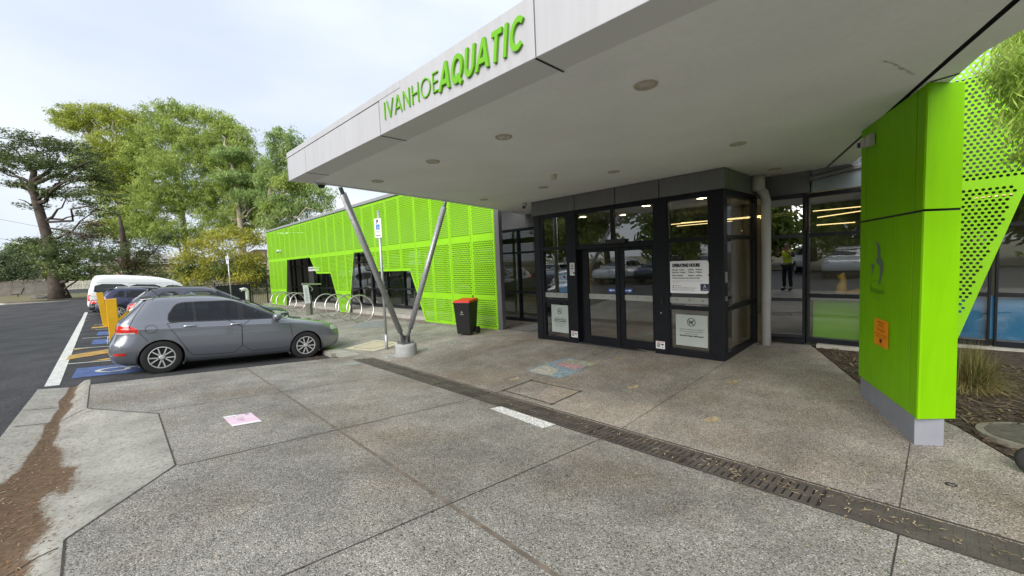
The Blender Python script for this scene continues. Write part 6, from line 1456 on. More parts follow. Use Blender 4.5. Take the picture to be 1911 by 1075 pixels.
BARK_D = mat('dark bark', (.055, .042, .034), .95, var=.4, vscale=3, bump=.8, bscale=6); BARK_L = mat('pale gum bark', (.30, .26, .20), .85, var=.35, vscale=2, bump=.3, bscale=6); BARK_M = mat('grey brown bark', (.14, .11, .085), .9, var=.35, vscale=3, bump=.5, bscale=8)
L_CYP = leafmat('cypress foliage', (.048, .068, .022), (.10, .135, .045), (.18, .225, .08), .25, .5)
L_GUM = leafmat('gum leaves', (.12, .175, .04), (.31, .41, .095), (.54, .62, .19), .46, .6)
L_GUMY = leafmat('yellow green gum leaves', (.15, .19, .025), (.34, .40, .065), (.54, .57, .12), .45, .6)
L_GUMB = leafmat('blue green gum leaves', (.10, .165, .055), (.26, .37, .12), (.46, .56, .21), .44, .6)
L_WAT = leafmat('wattle leaves', (.13, .15, .025), (.33, .34, .055), (.58, .52, .09), .42, .6)
L_BRN = leafmat('brown dead foliage', (.05, .035, .018), (.10, .07, .035), (.16, .12, .06), .2, .4)
L_SHR = leafmat('hedge leaves', (.04, .065, .018), (.11, .16, .04), (.23, .28, .07), .3, .3)
L_FIG = leafmat('small tree leaves', (.055, .08, .04), (.115, .16, .08), (.21, .28, .14), .3, .6)
L_NEAR = leafmat('pepper tree leaves', (.16, .26, .04), (.37, .50, .09), (.62, .69, .20), .48, 2.2)
def B(px, py, rx, ry, D, dz=None, jd=0.0):
    """a foliage clump seen at a photo pixel, standing D metres into the scene"""
    s = D/FPX; r = rx*s; return (at(px, py, D+jd), (r, (dz if dz else r*.85), ry*s))

# --- the leaning cypress
D = 40.3; tp = [at(112, 562, D), at(106, 535, D), at(101, 500, D), at(92, 455, D), at(80, 415, D), at(68, 375, D), at(60, 345, D), at(64, 318, D)]
tp[0][2] = rz(-4.7, 60)-.1
lm = [(bent(at(66, 372, D), at(25, 325, D+1)), .22, .05), (bent(at(62, 350, D), at(110, 290, D)), .26, .06), (bent(at(70, 380, D), at(150, 330, D-1), 6), .22, .05), (bent(at(64, 330, D), at(20, 270, D)), .16, .04), (bent(at(80, 410, D), at(160, 405, D+1), 6), .12, .03), (bent(at(84, 425, D), at(190, 450, D), 6), .10, .03), (bent(at(86, 440, D), at(170, 440, D-1), 6), .10, .03), (bent(at(60, 345, D), at(170, 300, D)), .2, .04), (bent(at(98, 530, D), at(190, 500, D), 6), .2, .04), (bent(at(92, 455, D), at(45, 450, D)), .10, .03), (bent(at(70, 388, D), at(35, 372, D), 4), .08, .03)]
bl = [B(60, 262, 62, 16, D), B(5, 285, 55, 16, D), B(118, 278, 60, 20, D, jd=1), B(165, 310, 40, 26, D, jd=1), B(40, 300, 50, 14, D, jd=-2), B(130, 330, 45, 20, D), B(12, 318, 28, 12, D), B(190, 335, 30, 24, D, jd=2), B(95, 308, 55, 18, D), B(150, 365, 45, 18, D), B(60, 385, 22, 9, D), B(180, 395, 36, 16, D, jd=1), B(40, 340, 22, 9, D), B(110, 362, 30, 10, D), B(75, 352, 26, 12, D), B(-25, 300, 30, 22, D), B(20, 344, 20, 6, D), B(215, 372, 26, 12, D)]
bl2 = [B(95, 470, 50, 22, D, jd=-1), B(130, 490, 60, 22, D), B(70, 452, 34, 9, D), B(160, 505, 55, 18, D, jd=-1), B(115, 452, 38, 14, D), B(55, 449, 24, 4, D), B(190, 470, 40, 14, D)]
tree('cypress_tree', 'tall leaning dark cypress with a flat spreading top and thick bare trunk', 'tree', tp, [.88, .60, .48, .43, .38, .35, .30, .22], lm, [(bl, dict(n=19500, ln=.30, wd=.085, droop=.05, clump=.27, per=26, flat=.6, shell=.6), L_CYP), (bl2, dict(n=9000, ln=.30, wd=.09, droop=.1, clump=.27, per=24, flat=.5), L_CYP)], BARK_D, auto=True)
# --- dark straggly conifer behind
D = 50
bl = [B(170, 430, 50, 14, D), B(220, 452, 60, 14, D, jd=2), B(200, 480, 70, 15, D), B(265, 470, 40, 22, D), B(300, 490, 32, 34, D), B(240, 505, 60, 16, D), B(160, 465, 40, 12, D), B(310, 445, 24, 16, D), B(285, 515, 40, 14, D)]
lm = [(bent(at(240, 520, D), at(px, py, D), 6), .13, .03) for px, py in ((170, 425), (215, 440), (160, 465), (280, 450), (310, 440), (190, 485), (300, 490), (150, 500))]
tp = [at(240, 565, D), at(238, 520, D), at(232, 470, D), at(228, 430, D), at(222, 400, D)]
tree('straggly_conifer', 'dark straggly conifer with bare branches between the cypress and the gums', 'tree', tp, [.55, .45, .35, .25, .1], lm, [(bl, dict(n=11000, ln=.32, wd=.09, droop=.15, clump=.32, per=20, flat=.5), L_CYP), ([B(175, 418, 20, 5, D), B(165, 440, 30, 8, D), B(140, 470, 20, 6, D-2), B(255, 490, 30, 8, D)], dict(n=3600, ln=.35, wd=.07, droop=.2, clump=.4, per=14, flat=.4), L_BRN)], BARK_D)
# --- the big gums
def gum(label, D, tpx, limbs, cr, n=30000, bark=BARK_L, name='gum_tree', r0=.55):
    tp = [at(x, y, D) for x, y in tpx]; tp[0][2] = -.3
    rad = list(np.linspace(r0, .18, len(tp))); top = tp[-1]
    lm = [(bent(tp[min(len(tp)-1, i)], at(x, y, D+rng.uniform(-2, 2)), 6), .18, .03) for i, x, y in limbs]
    tree(name, label, 'tree', tp, rad, lm, [([(c_, (r_[0]*.98, r_[1]*.85, r_[2]*1.22)) for c_, r_ in b], dict(n=int(k*1.3), ln=.42, wd=.10, droop=.5, clump=.30, per=26, shell=.42), m) for b, k, m in cr], bark, 'tall gum trees beyond the car park', auto=True)
D = 62
gum('tall gum tree with a yellow green top, rising just right of the cypress', D, [(232, 555), (236, 480), (228, 400), (215, 330), (200, 280)], [(4, 140, 215), (4, 170, 225), (3, 210, 225), (2, 190, 300), (3, 240, 250), (4, 120, 225)],
    [([B(128, 222, 30, 15, D), B(165, 212, 45, 13, D), B(205, 212, 42, 13, D), B(225, 232, 40, 16, D), B(150, 235, 36, 12, D), B(250, 220, 26, 14, D), B(112, 215, 18, 10, D)], 12000, L_GUMY), ([B(215, 275, 55, 26, D), B(190, 300, 44, 24, D), B(232, 320, 48, 28, D), B(205, 345, 40, 26, D), B(250, 290, 40, 30, D), B(230, 385, 46, 26, D), B(220, 425, 46, 18, D)], 26000, L_GUMY), ([B(262, 258, 34, 22, D), B(245, 350, 50, 30, D, jd=2), B(250, 410, 50, 26, D)], 12000, L_GUM)])
gum('broad green gum tree forming the middle and highest part of the grove', D+3, [(345, 555), (350, 480), (340, 400), (330, 330), (322, 270)], [(4, 300, 215), (4, 350, 215), (3, 280, 260), (3, 390, 260), (2, 270, 350), (2, 400, 340), (1, 300, 420)],
    [([B(290, 212, 30, 15, D), B(325, 205, 34, 14, D), B(362, 212, 32, 14, D), B(395, 222, 30, 16, D), B(300, 245, 44, 22, D), B(345, 250, 50, 24, D), B(280, 300, 50, 28, D), B(330, 310, 60, 30, D, jd=-2), B(380, 280, 44, 30, D), B(300, 365, 60, 28, D, jd=-2), B(355, 370, 56, 30, D), B(280, 425, 46, 24, D), B(340, 435, 56, 22, D)], 50000, L_GUM)])
gum('rounded green gum tree on the right of the grove with pale limbs showing', D-2, [(452, 555), (455, 480), (448, 410), (440, 350), (432, 300)], [(4, 410, 235), (4, 445, 250), (3, 470, 310), (3, 400, 310), (2, 490, 370), (2, 410, 390), (4, 470, 280)],
    [([B(425, 235, 28, 16, D), B(445, 255, 28, 18, D), B(415, 262, 36, 20, D), B(455, 290, 36, 24, D), B(420, 305, 46, 26, D), B(478, 318, 32, 22, D), B(445, 345, 46, 26, D), B(405, 355, 40, 26, D), B(485, 355, 30, 24, D), B(460, 395, 44, 24, D), B(410, 405, 40, 22, D), B(490, 400, 28, 20, D), B(440, 430, 40, 14, D)], 46000, L_GUM), ([B(440, 330, 40, 10, D-3), B(465, 365, 34, 10, D-3), B(430, 285, 30, 10, D-3)], 8000, L_GUMB)])
D = 52
gum('open blue green gum tree with gaps of sky behind the canopy corner', D, [(505, 545), (505, 470), (500, 410), (505, 350), (522, 300)], [(4, 530, 255), (4, 548, 290), (3, 560, 350), (3, 590, 360), (3, 615, 375), (2, 545, 400), (4, 510, 260), (2, 600, 395)],
    [([B(528, 250, 24, 12, D), B(548, 268, 22, 13, D), B(512, 270, 20, 16, D), B(530, 290, 26, 14, D), B(508, 310, 24, 16, D), B(498, 335, 20, 24, D), B(496, 385, 20, 20, D), B(535, 330, 26, 16, D), B(560, 345, 26, 13, D), B(588, 352, 24, 11, D), B(612, 365, 20, 11, D), B(575, 378, 28, 11, D), B(530, 368, 30, 16, D), B(545, 395, 34, 14, D), B(605, 385, 18, 8, D), B(515, 415, 30, 16, D), B(560, 362, 20, 8, D)], 17000, L_GUMB), ([B(540, 340, 40, 10, D-1), B(520, 385, 30, 10, D)], 3000, L_GUM)], r0=.45)
# --- wattle in front of the grove
D = 42
tp = [at(425, 565, D), at(424, 540, D), at(418, 515, D)]; tp[0][2] = -.45
lm = [(bent(at(424, 548, D), at(px, py, D+rng.uniform(-1, 1)), 6), .09, .02) for px, py in ((360, 480), (395, 450), (420, 440), (450, 445), (475, 460), (345, 500), (400, 500), (440, 480), (465, 500))]
bl = [B(405, 440, 30, 14, D), B(440, 436, 34, 13, D), B(470, 445, 26, 16, D), B(375, 455, 32, 14, D), B(350, 478, 26, 18, D), B(385, 485, 34, 18, D), B(425, 470, 40, 18, D), B(465, 480, 28, 20, D), B(340, 510, 22, 20, D), B(370, 520, 28, 16, D), B(455, 515, 30, 18, D), B(410, 510, 30, 14, D)]
tree('wattle_tree', 'low yellow green wattle with pale thin stems in front of the gums', 'tree', tp, [.16, .14, .09], lm, [(bl, dict(n=12500, ln=.32, wd=.085, droop=.45, clump=.38, per=22), L_WAT), ([B(440, 500, 40, 20, D+1), B(370, 505, 34, 18, D+1), B(480, 520, 22, 24, D+2)], dict(n=8000, ln=.34, wd=.10, droop=.45, clump=.35, per=18), L_SHR)], BARK_L)
# --- small tree at the left edge
D = 56
tp = [at(20, 555, D), at(21, 535, D), at(24, 515, D)]; tp[0][2] = .0
tree('small_leafy_tree', 'small rounded dark green tree before the timber fence at the far left', 'tree', tp, [.20, .16, .12], [(bent(at(22, 525, D), at(px, py, D), 4), .07, .02) for px, py in ((0, 500), (40, 495), (15, 475))], [([B(25, 475, 24, 16, D), B(5, 490, 26, 20, D), B(45, 490, 20, 18, D), B(22, 508, 36, 16, D), B(52, 510, 16, 10, D), B(-8, 515, 24, 16, D), B(38, 462, 12, 8, D)], dict(n=12000, ln=.32, wd=.13, droop=.35, clump=.34, per=20), L_FIG)], BARK_M)
# --- garden trees beyond the fences
for (px, py, rx, ry, D, m, lab) in ((85, 505, 30, 22, 96, L_GUMY, 'yellow green garden tree beside the house roof beyond the timber fence'), (150, 520, 34, 16, 92, L_SHR, 'green shrub behind the white picket fence'), (215, 520, 50, 18, 90, L_SHR, 'dark hedge behind the white van'), (330, 525, 60, 18, 80, L_SHR, 'green hedge between the van roof and the wattle'), (270, 500, 40, 30, 95, L_GUM, 'leafy garden tree seen between the conifer and the van'), (490, 505, 22, 30, 62, L_GUM, 'green shrub against the end of the green screen'), (45, 465, 26, 14, 120, L_GUM, 'distant tree behind the small leafy tree'), (400, 530, 60, 22, 75, L_GUMB, 'grey green shrubs behind the wattle stems')):
    c = at(px, py, D); s = D/FPX; base = (c[0], c[1], min(c[2]-ry*s*1.2, .2))
    tree('garden_tree', lab, 'tree', [base, (c[0], c[1], c[2])], [.2, .1], [(bent(base, c+np.array([rng.uniform(-1, 1)*rx*s*.6, 0, ry*s*.5]), 4), .1, .03) for _ in range(3)], [([(c+np.array([rng.uniform(-.6, .6)*rx*s, rng.uniform(-.4, .4)*rx*s, rng.uniform(-.5, .4)*ry*s]), (rx*s*.55, rx*s*.5, ry*s*.6)) for _ in range(6)], dict(n=6500, ln=.5, wd=.2, droop=.35, clump=.5, per=20), m)], BARK_M, 'garden trees beyond the car park')
# --- tree leaning in at the top right, trunk outside the picture
tp = [np.array([5.9, -3.2, .1]), np.array([5.85, -3.0, 1.4]), np.array([5.6, -2.6, 2.9]), np.array([5.3, -2.2, 4.2])]
D = 4.15
def Bn(px, py, rx, ry, D): px += 16; s = D/FPX; return (at(px, py, D), (rx*s, rx*s, ry*s))
bl = [Bn(1890, 60, 40, 30, 4.4), Bn(1868, 100, 34, 26, D), Bn(1900, 120, 30, 40, 3.9), Bn(1858, 135, 22, 20, D), Bn(1893, 175, 34, 26, D), Bn(1850, 165, 8, 14, D), Bn(1905, 225, 26, 30, 4.0), Bn(1872, 205, 14, 12, D), Bn(1915, 285, 20, 24, D), Bn(1950, 120, 60, 80, D), Bn(1960, 220, 50, 60, D), Bn(1900, 20, 50, 30, 4.6)]
lm = [(bent(tp[2], at(1905, 90, 4.2), 6, .1), .05, .008), (bent(tp[2], at(1900, 180, 4.1), 6, .1), .04, .006), (bent(tp[3], at(1870, 60, 4.4), 6, .1), .05, .008), (bent(tp[2], at(1905, 240, 4.1), 6, .1), .03, .006), (bent(at(1905, 90, 4.2), at(1855, 140, 4.15), 5, .1), .01, .004)]
tree('pepper_tree', 'pale yellow green drooping foliage overhanging from the top right corner', 'tree', tp, [.13, .11, .08, .05], lm, [(bl, dict(n=7000, ln=.12, wd=.015, droop=.55, clump=.06, per=16, shell=.5), L_NEAR)], BARK_M)
# --- trees across the road, seen only in the glass
for k, (x, y, h) in enumerate(((-21, 4, 9), (-22, 11, 11), (-20, 17, 9), (-21, 23, 10), (-22, 30, 10), (-23, -4, 10), (-21, -12, 9), (-27, 8, 12), (-27, 20, 12), (-9, -24, 9), (-1, -27, 10), (7, -25, 9))):
    tree('roadside_tree', 'spreading green tree behind the viewpoint, mirrored in the glass and the car windows', 'tree', [(x, y, .2), (x+.3, y+.2, h*.35), (x, y, h*.6)], [.35, .28, .15], [(bent((x, y, h*.4), (x+rng.uniform(-3, 3), y+rng.uniform(-3, 3), h*.7), 5), .12, .03) for _ in range(5)], [([((x+rng.uniform(-2.5, 2.5), y+rng.uniform(-3, 3), h*rng.uniform(.25, .9)), (2.4, 2.4, 1.6)) for _ in range(9)], dict(n=6000, ln=.7, wd=.26, droop=.4, clump=.5, per=20), L_GUM)], BARK_M, 'trees across the road')
# bank of earth and building line across the road (mirrored)
obj_ = obj('far_footpath', MB().poly([(-16, -30, rz(-5, 0)+.12), (-14.2, -30, rz(-5, 0)+.12), (-14.2, 40, rz(-5, 38)+.12), (-16, 40, rz(-5, 38)+.12)]), M_KERB); tag(obj_, kind='structure')
tag(obj('far_verge', MB().poly([(-45, -40, 1.4), (-16, -40, .6), (-16, 60, .1), (-45, 60, 1.2)]), M_GRASS), kind='structure')

# ------------------------------------------------------------------ grasses in the bed
def tussock(lab, x, y, r, h, n, mats):
    z = gz(x, y); t = thing('grass_tussock', lab, 'grass plant', (x, y, z), 'grass tussocks in the mulch bed')
    for m, fr, spread in mats:
        Q = []; rn = []
        for _ in range(int(n*fr)):
            a = rng.uniform(0, 2*math.pi); lean = abs(rng.normal(0, spread)); l = h*rng.uniform(.6, 1.15); o = np.array([rng.normal(0, r*.16), rng.normal(0, r*.16), 0]); dv = np.array([math.cos(a), math.sin(a), 0]); sd = np.array([-dv[1], dv[0], 0])*.0035
            prev = o; ang = lean*.35
            for s in range(4):
                ang += lean*.38; st = l/4*(dv*math.sin(ang)+np.array([0, 0, math.cos(ang)])); nx = prev+st; wA, wB = sd*(1-s/4), sd*(1-(s+1)/4)
                Q.append([prev-wA, prev+wA, nx+wB, nx-wB]); rn.append(rng.uniform(.1, .9)); prev = nx
        Q = np.array(Q); Q[:, :, 2] = np.maximum(Q[:, :, 2], .005); obj('blades', quads_mesh('blades', Q, np.array(rn)), m, t, fix=False)
G1 = leafmat('green grass blades', (.05, .065, .012), (.10, .125, .025), (.17, .18, .05), .3, 3); G2 = leafmat('straw grass blades', (.20, .16, .07), (.33, .27, .12), (.48, .40, .20), .3, 3)
tussock('dense grass tussock right beside the green pillar, green with straw tips', 7.15, -.20, .5, .55, 1900, ((G1, .55, .7), (G2, .85, 1.2)))
tussock('straw coloured grass tussock at the right edge of the picture', 7.5, -.98, .45, .50, 1000, ((G1, .35, .6), (G2, .65, .85)))
# mulch chips
def scatter(region, n, ln, wd, fz, lift=.004, tilt=.25, curve=False):
    Q = []; rn = []
    for _ in range(n):
        x, y = region(); a = rng.uniform(0, 2*math.pi); l = ln*rng.uniform(.4, 1.3); w_ = wd*rng.uniform(.6, 1.3); r_ = rng.uniform(0, 1); z = fz(x, y)+lift+rng.uniform(0, .006)
        d = np.array([math.cos(a), math.sin(a)]); cv = rng.normal(0, .35) if curve else 0; tz = abs(rng.normal(0, tilt))*l
        pts = []
        for s in range(4):
            t = s/3; aa = a+cv*(t-.5)*2; pts.append(np.array([x+math.cos(aa)*l*(t-.5), y+math.sin(aa)*l*(t-.5), 0])+np.array([-math.sin(a), math.cos(a), 0])*cv*l*.25*(1-(2*t-1)**2)+np.array([0, 0, z+tz*t*(1 if not curve else (1-t)*2)]))
        sd = np.array([-d[1], d[0], 0])*w_/2; ws = (.25, 1, .9, .1) if curve else (1, 1, 1, 1)
        for s in range(3): Q.append([pts[s]-sd*ws[s], pts[s]+sd*ws[s], pts[s+1]+sd*ws[s+1], pts[s+1]-sd*ws[s+1]]); rn.append(r_)
    return np.array(Q), np.array(rn)
def bedpt():
    while True:
        x, y = rng.uniform(5.1, 8.5), rng.uniform(-3.2, 1.5)
        if inpoly(x, y, bed): return x, y
Q, rn = scatter(bedpt, 3600, .085, .018, gz, .006, .2); L_CHIP = leafmat('mulch chips', (.035, .022, .014), (.09, .06, .038), (.26, .19, .11), .0, 6)
tag(obj('mulch_chips', quads_mesh('mulch_chips', Q, rn), L_CHIP, fix=False), 'brown and straw wood chip mulch covering the garden bed', 'mulch', kind='stuff')
L_LIT = leafmat('dry gum leaves', (.20, .14, .07), (.38, .29, .17), (.60, .51, .34), .15, 4); L_LITB = leafmat('brown dry leaves', (.09, .04, .018), (.20, .095, .04), (.34, .19, .09), .1, 4)
def plz(x, y): return apz(x, y) if x < e1(y) and y < 9.7 else gz(x, y)
def r1_():
    while True:
        x = rng.choice([rng.normal(3.62, .10), rng.normal(3.5, .45), rng.uniform(-.3, 6.5)], p=[.5, .25, .25]); y = rng.uniform(-2.2, 8.6) if rng.random() < .45 else rng.normal(.9, 1.5)
        if (x < 6.5) and not (x > 4.9 and y < .8): return x, y
Q1, n1_ = scatter(r1_, 620, .052, .008, plz, .006, .12, True)
def r2_(): return rng.normal(-.78, .16), rng.uniform(2.6, 9)
Q2, n2_ = scatter(r2_, 260, .045, .006, lambda x, y: apz(max(x, -1.05), y), .006, .1, True)
tag(obj('fallen_leaves', quads_mesh('fallen_leaves', np.concatenate([Q1, Q2]), np.concatenate([n1_, n2_])), L_LIT, fix=False), 'curled straw coloured gum leaves scattered on the paving and drain', 'fallen leaves', kind='stuff')
def r3_(): y = rng.uniform(8.4, 31); return 7.28-abs(rng.normal(0, .16)), y
Q3, n3_ = scatter(r3_, 1500, .06, .02, gz, .006, .3, True)
def r4_(): return rng.uniform(2.95, 3.38), rng.uniform(9.3, 11.6)
Q4, n4_ = scatter(r4_, 220, .06, .02, rz, .006, .3, True)
def r5_(): y = rng.uniform(12, 28); return rng.uniform(7.0, 7.43), y
Q5, n5_ = scatter(r5_, 700, .06, .02, gz, .006, .3, True)
def r6_(): y = rng.choice([rng.normal(4.9, 1.0), rng.normal(3.3, .7), rng.uniform(5, 9)]); return min(e1(y)-.03, rng.normal(-.72, .17)), y
Q6, n6_ = scatter(r6_, 1500, .016, .007, lambda x, y: apz(max(x, -1.05), y), .003, .2, False)
tag(obj('leaf_litter', quads_mesh('leaf_litter', np.concatenate([Q3, Q4, Q5, Q6]), np.concatenate([n3_, n4_, n5_, n6_])), L_LITB, fix=False), 'brown leaf litter along the foot of the green screen and in the gutter', 'leaf litter', kind='stuff')

# ------------------------------------------------------------------ fences, houses, wires
M_TIMB = mat('weathered palings', (.17, .155, .14), .9, col2=(.28, .255, .225), vscale=1.3, bump=.2, bscale=10); M_PICK = mat('white picket paint', (.70, .68, .60), .7)
def zf(x, y): return rz(x, y)+.03
t = thing('timber_fence', 'weathered grey timber paling fence at the far left', 'fence', (-12, 86, zf(-12, 86)))
mb = MB(); x = -40.0
while x < -6.9:
    h = 1.85+.03*math.sin(x*7); mb.bb(x+.006, x+.134, 86, 86.02, zf(x, 86)-.1, zf(x, 86)+h); x += .14
obj('palings', mb, M_TIMB, t); mb = MB()
mb.bb(-40, -6.9, 85.94, 86.07, zf(-12, 86)+1.86, zf(-12, 86)+1.92)
for k in range(14): mb.bb(-40+k*2.5, -39.9+k*2.5, 86.03, 86.13, zf(-12, 86)-.1, zf(-12, 86)+1.8)
obj('rails', mb, M_TIMB, t)
t = thing('picket_fence', 'cream picket fence between the cypress trunk and the white van', 'fence', (-5, 86, zf(-5, 86)))
mb = MB(); x = -6.8
while x < 12: mb.bb(x, x+.085, 85.9, 85.92, zf(x, 86)+.05, zf(x, 86)+1.5); x += .135
obj('pickets', mb, M_PICK, t); mb = MB()
for h in (.35, 1.2, 1.5): mb.bb(-6.8, 12, 85.93, 85.98, zf(-5, 86)+h, zf(-5, 86)+h+.09)
for k in range(9): mb.bb(-6.8+k*2.3, -6.68+k*2.3, 85.92, 86.04, zf(-5, 86)-.1, zf(-5, 86)+1.62)
obj('rails', mb, M_PICK, t)
t = thing('street_sign', 'small dark notice on a short post before the picket fence', 'sign', tuple(at(147, 552, 52))); p_ = at(147, 552, 52); mb = MB().bb(p_[0]-.03, p_[0]+.03, p_[1]-.03, p_[1]+.03, p_[2]-.2, p_[2]+.9); obj('post', mb, M_DKPL, t); mb = MB().bb(p_[0]-.9, p_[0]+.9, p_[1]-.05, p_[1]-.02, p_[2]+.35, p_[2]+.85); obj('panel', mb, mat('notice grey', (.10, .11, .12), .6), t)
# black pool fence at the end of the building
t = thing('pool_fence', 'black tubular fence and gate beyond the far end of the green screen', 'fence', (6, 34, zf(6, 34)))
mb = MB(); z = zf(6, 34); mb.bb(2.2, 7.55, 34.0, 34.04, z+1.72, z+1.77); mb.bb(2.2, 7.55, 34.0, 34.04, z+.12, z+.17); x = 2.2
while x < 7.5: mb.bb(x, x+.018, 34.01, 34.03, z+.1, z+1.75); x += .11
obj('bars', mb, M_DKPL, t); 
for x in (2.2, 4.4, 6.55, 7.5): obj('post', MB().bb(x, x+.07, 33.98, 34.06, z, z+1.9), M_DKPL, t)
mb = MB(); obj('shade_panel', MB().bb(4.5, 6.5, 34.1, 34.12, z+.1, z+1.65), mat('dark shade cloth', (.02, .025, .03), .9), t)
# house with tiled roof at the left
def house(lab, x0, x1, y0, y1, z, hw, hr, wallm, roofm, ov=.6, ridge='x'):
    t = thing('house', lab, 'house', ((x0+x1)/2, (y0+y1)/2, z))
    obj('wall', MB().bb(x0, x1, y0, y1, z, z+hw), wallm, t)
    mb = MB(); a, b, c, d = x0-ov, x1+ov, y0-ov, y1+ov; m_ = (c+d)/2; i = (d-c)/2*.9
    mb.poly([(a, c, z+hw), (b, c, z+hw), (b-i, m_, z+hw+hr), (a+i, m_, z+hw+hr)]); mb.poly([(b, d, z+hw), (a, d, z+hw), (a+i, m_, z+hw+hr), (b-i, m_, z+hw+hr)]); mb.poly([(a, d, z+hw), (a, c, z+hw), (a+i, m_, z+hw+hr)]); mb.poly([(b, c, z+hw), (b, d, z+hw), (b-i, m_, z+hw+hr)]); mb.poly([(a, c, z+hw-.01), (a, d, z+hw-.01), (b, d, z+hw-.01), (b, c, z+hw-.01)])
    r_ = obj('roof', mb, roofm, t, fix=False); mb = MB()
    for (p, q) in (((a, c), (b, c)), ((b, c), (b, d)), ((a, d), (a, c))): mb.tube([(p[0], p[1], z+hw-.05), (q[0], q[1], z+hw-.05)], .09, 6)
    obj('gutter', mb, mat('pale gutter', (.55, .53, .48), .6), r_)
    for k in range(2):
        xx = x0+(x1-x0)*(.22+.45*k); f = obj('window', MB().bb(xx, xx+1.6, y0-.06, y0-.01, z+1.0, z+2.2), mat('pale window frame', (.55, .54, .5), .6), t); obj('pane', MB().poly([(xx+.08, y0-.065, z+1.08), (xx+1.52, y0-.065, z+1.08), (xx+1.52, y0-.065, z+2.12), (xx+.08, y0-.065, z+2.12)]), mat('house glass', (.03, .035, .04), .08), f)
    return t
house('house with a grey tiled roof beyond the timber fence at the far left', -26, -10.2, 97, 107, 0, 4.0, 2.6, mat('cream render', (.42, .37, .28), .8), mat('grey roof tiles', (.26, .24, .235), .7, var=.25, vscale=3))
house('orange brick house half hidden by the wattle beyond the building end', 11.5, 21, 70, 78, -.3, 3.4, 2.2, mat('orange brick', (.36, .15, .07), .85, var=.3, vscale=2.5), mat('brown roof tiles', (.16, .10, .08), .8, var=.25, vscale=3))
house('pale house glimpsed behind the conifer and the white van', -4, 9, 100, 110, -.1, 4.2, 2.6, mat('peach render', (.46, .35, .25), .8), mat('grey roof tiles', (.26, .24, .235), .7, var=.25, vscale=3))
for (a, b, lab) in (((0, 409), (78, 423), 'upper overhead wire crossing the sky at the left edge'), ((0, 445), (70, 457), 'lower overhead wire crossing the sky at the left edge')):
    p = at(a[0]-60, a[1]-11, 70); q = at(b[0]+160, b[1]+28, 78); mid = (p+q)/2-np.array([0, 0, .15]); o = obj('overhead_wire', MB().tube([p, mid, q], .03, 5), mat('wire', (.12, .12, .13), .6), base=tuple(mid)); tag(o, lab, 'wire', 'overhead wires')
# dark mowers / mobility seat under the far tree and a rock
t = thing('garden_rock', 'large grey rock lying beside the cypress trunk', 'rock', tuple(at(75, 558, 42))); p_ = at(75, 556, 42); mb = MB()
for i in range(7):
    for j in range(12):
        th, ph = math.pi*i/6, 2*math.pi*j/12; r_ = 1+.25*mnoise.noise((math.cos(ph)*1.5, math.sin(ph)*1.5, i*.5)); mb.v.append((p_[0]+.75*r_*math.sin(th)*math.cos(ph), p_[1]+.5*r_*math.sin(th)*math.sin(ph), p_[2]+.30*r_*math.cos(th)))
for i in range(6):
    for j in range(12): mb.f.append((i*12+j, i*12+(j+1) % 12, (i+1)*12+(j+1) % 12, (i+1)*12+j))
obj('stone', mb, mat('rock grey', (.13, .12, .105), .95, var=.4, vscale=2, bump=.5, bscale=6), t, smooth=True)
p_ = at(34, 556, 50); t = thing('black_chair', 'black chair with tilted back standing on the far verge', 'chair', tuple(p_)); mb = MB().tube([p_+np.array([0, 0, 0]), p_+np.array([0, 0, .42])], .04, 8); mb.tube([p_+np.array([-.35, 0, .03]), p_+np.array([.35, 0, .03])], .03, 6); mb.tube([p_+np.array([0, -.35, .03]), p_+np.array([0, .35, .03])], .03, 6); obj('leg', mb, M_DKPL, t); obj('seat', MB().box(tuple(p_+np.array([-.1, 0, .45])), (.8, .5, .09)), M_DKPL, t, bevel=.03); obj('backrest', MB().box(tuple(p_+np.array([.42, 0, .85])), (.09, .5, .7), Matrix.Rotation(.35, 3, 'Y')), M_DKPL, t, bevel=.03)

# ------------------------------------------------------------------ the person mirrored in the glass: hi-vis vest, phone arms raised, standing behind the viewpoint
PF = Vector((CF[0], CF[1], 0)).normalized(); PRT = Vector((PF.y, -PF.x, 0)); PC = -PF*.46; PZ = gz(PC.x, PC.y)
def pp3(f, r, u): v = PC+PF*f+PRT*r; return (v.x, v.y, PZ+u)
per = thing('person', 'person in yellow hi-vis vest and dark trousers taking a photo, mirrored in the glass', 'person', pp3(0, 0, 0))
def skin(name, nodes, edges, root, m, parent, sub=2):
    me = bpy.data.meshes.new(name); off = abs_loc(parent)
    me.from_pydata([Vector(pp3(*n[:3]))-off for n in nodes], edges, []); o = bpy.data.objects.new(name, me); COL.objects.link(o)
    o.modifiers.new('skin', 'SKIN'); 
    for i, n in enumerate(nodes):
        r_ = n[3]; rx, ry = (r_ if isinstance(r_, tuple) else (r_, r_)); me.skin_vertices[0].data[i].radius = (rx, ry); me.skin_vertices[0].data[i].use_root = (i == root)
    s = o.modifiers.new('sub', 'SUBSURF'); s.levels = sub; s.render_levels = sub; dg = bpy.context.evaluated_depsgraph_get(); dg.update()
    me2 = bpy.data.meshes.new_from_object(o.evaluated_get(dg)); COL.objects.unlink(o); bpy.data.objects.remove(o); bpy.data.meshes.remove(me); me2.shade_smooth()
    return obj(name, me2, m, parent, fix=False)
N = [(0, 0, .92, .13), (0, 0, 1.08, .12), (.01, 0, 1.25, .14), (.01, 0, 1.38, .10), (.015, 0, 1.47, .055), (.04, 0, 1.55, .075), (.05, 0, 1.62, .09), (.045, 0, 1.70, .07)]
Eg = [(i, i+1) for i in range(7)]
